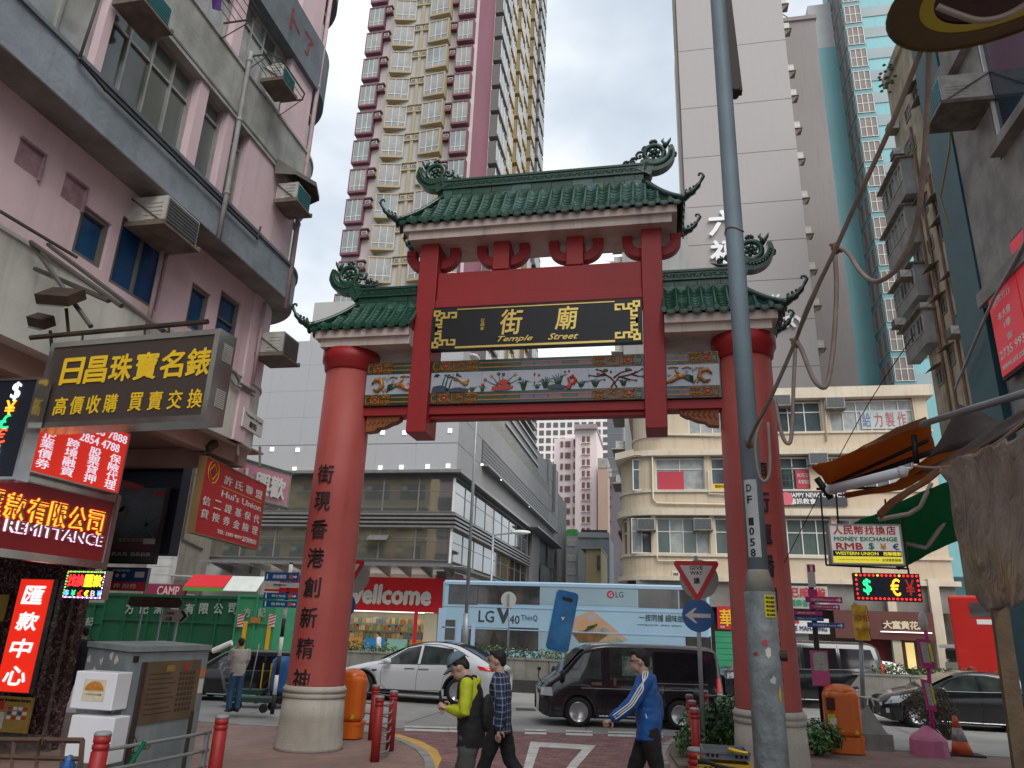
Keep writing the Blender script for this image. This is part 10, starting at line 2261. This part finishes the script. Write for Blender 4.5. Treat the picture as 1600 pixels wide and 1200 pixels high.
# man in the blue jacket
pY=PY(1004,1016,10.2);hgt=pY.z-zr
J3=dict(hip=(-.02,0,.93),neck=(.015,0,1.46),head=(.075,0,1.60),pitch=.10,shL=(.0,.20,1.415),shR=(.0,-.20,1.415),elbowL=(.16,.26,1.17),elbowR=(-.12,-.25,1.14),wristL=(.36,.25,1.02),wristR=(-.10,-.25,.90),kneeL=(-.10,.09,.50),kneeR=(.15,-.09,.50),ankleL=(-.36,.09,.15),ankleR=(.28,-.09,.09),toeL=-.5,grip=.8)
t,J,H,Mh=person('man in a blue tracksuit top with white sleeve stripes walking left past the black van',(pY.x+.04,10.2,zr),hgt/.985,J3,dict(trousers=TRO_B,top=BLUJ,inf=.030,hem=-.13,hood=True,wr=.014))
for i,dz in enumerate((-.022,0,.022)):
 b=MS();sh,el,wr=J['shL'],J['elbowL'],J['wristL'];P=[sh+Vector((.02+dz*.5,.09,.075)),sh+Vector((0+dz,.0,.088)),sh+Vector((-.01+dz,-.075,.035))]
 for q0,q1,ks in((sh,el,(.3,.6,.95)),(el,wr,(.25,.6,.92))):
  for k_ in ks:c0=q0.lerp(q1,k_);d=(q1-q0).normalized();nrm=Vector((0,-1,0));sd=d.cross(nrm).normalized();rr2=.084-(.02 if q0 is el else 0)*k_-.008*(q0 is el);P.append(c0+nrm*(rr2-.002)+sd*dz)
 b.tube(smooth(P,3),.0075,5);link('white_stripe',b.mesh('white_stripe',WT),t,(0,0,0))
b=MB();b.tube([J['hip']+Vector((-.06,-.17,.25)),J['hip']+Vector((-.02,-.19,.1))],.006,4);link('pocket_zip',b.mesh('pocket_zip',WT),t,(0,0,0))
b=MB();b.tube([H(-.095,-.05,.018),H(-.105,-.03,.018),H(-.105,.03,.018),H(-.095,.05,.018)],.005,4);b.tube([H(-.095,-.055,.018),H(.01,-.083,.012)],.004,4);link('glasses',b.mesh('glasses',INK),t,(0,0,0))
# smoker and dark dressed man on the left
pS=PY(379,997,16.9);J4=dict(hip=(0,0,.93),neck=(.02,0,1.45),head=(.07,0,1.59),pitch=.05,shL=(.01,.2,1.41),shR=(.01,-.2,1.41),elbowL=(.10,.24,1.16),elbowR=(.05,-.24,1.14),wristL=(.20,.12,1.40),wristR=(.15,-.22,.92),kneeL=(.03,.1,.5),kneeR=(.0,-.1,.5),ankleL=(0,.1,.09),ankleR=(-.05,-.1,.09),hdL=(-.02,-.05,.12))
person('man in a pale T-shirt and jeans smoking beside the handcarts',(pS.x,16.9,0),pS.z/.985,J4,dict(trousers=mat('blue_jeans',(.03,.08,.16),.8,var=.2),top=mat('pale_tshirt',(.42,.38,.35),.8,var=.2,scale=3),long=False,inf=.03,top_name='tshirt'),radn(-35),detail=True)
pD=PZ(108,1117,0);hD=PY(118,979,pD.y).z;J5=dict(J2);J5.update(elbowL=(.10,.22,1.15),wristL=(.22,.14,1.42),wristR=(.05,-.24,.90),ankleR=(-.25,-.09,.10),kneeR=(-.08,-.09,.49),ankleL=(.12,.09,.09),kneeL=(.08,.09,.5))
person('man in dark clothes raising a hand to his face beside the marble pier',(pD.x,pD.y,0),hD/.985,J5,dict(trousers=TRO_B,top=BLKJ,inf=.03),0,detail=True)
# shopper seen through the supermarket window
pQ=PY(592,1000,39.9);J6=dict(J2);J6.update(ankleR=(-.1,-.09,.09),kneeR=(-.03,-.09,.49),toeR=0);person('tiny figure in a white top with a dark backpack outside the supermarket',(pQ.x,39.9,.02),1.68,J6,dict(trousers=TRO_B,top=mat('white_top',(.6,.6,.62),.8)),0,detail=False)
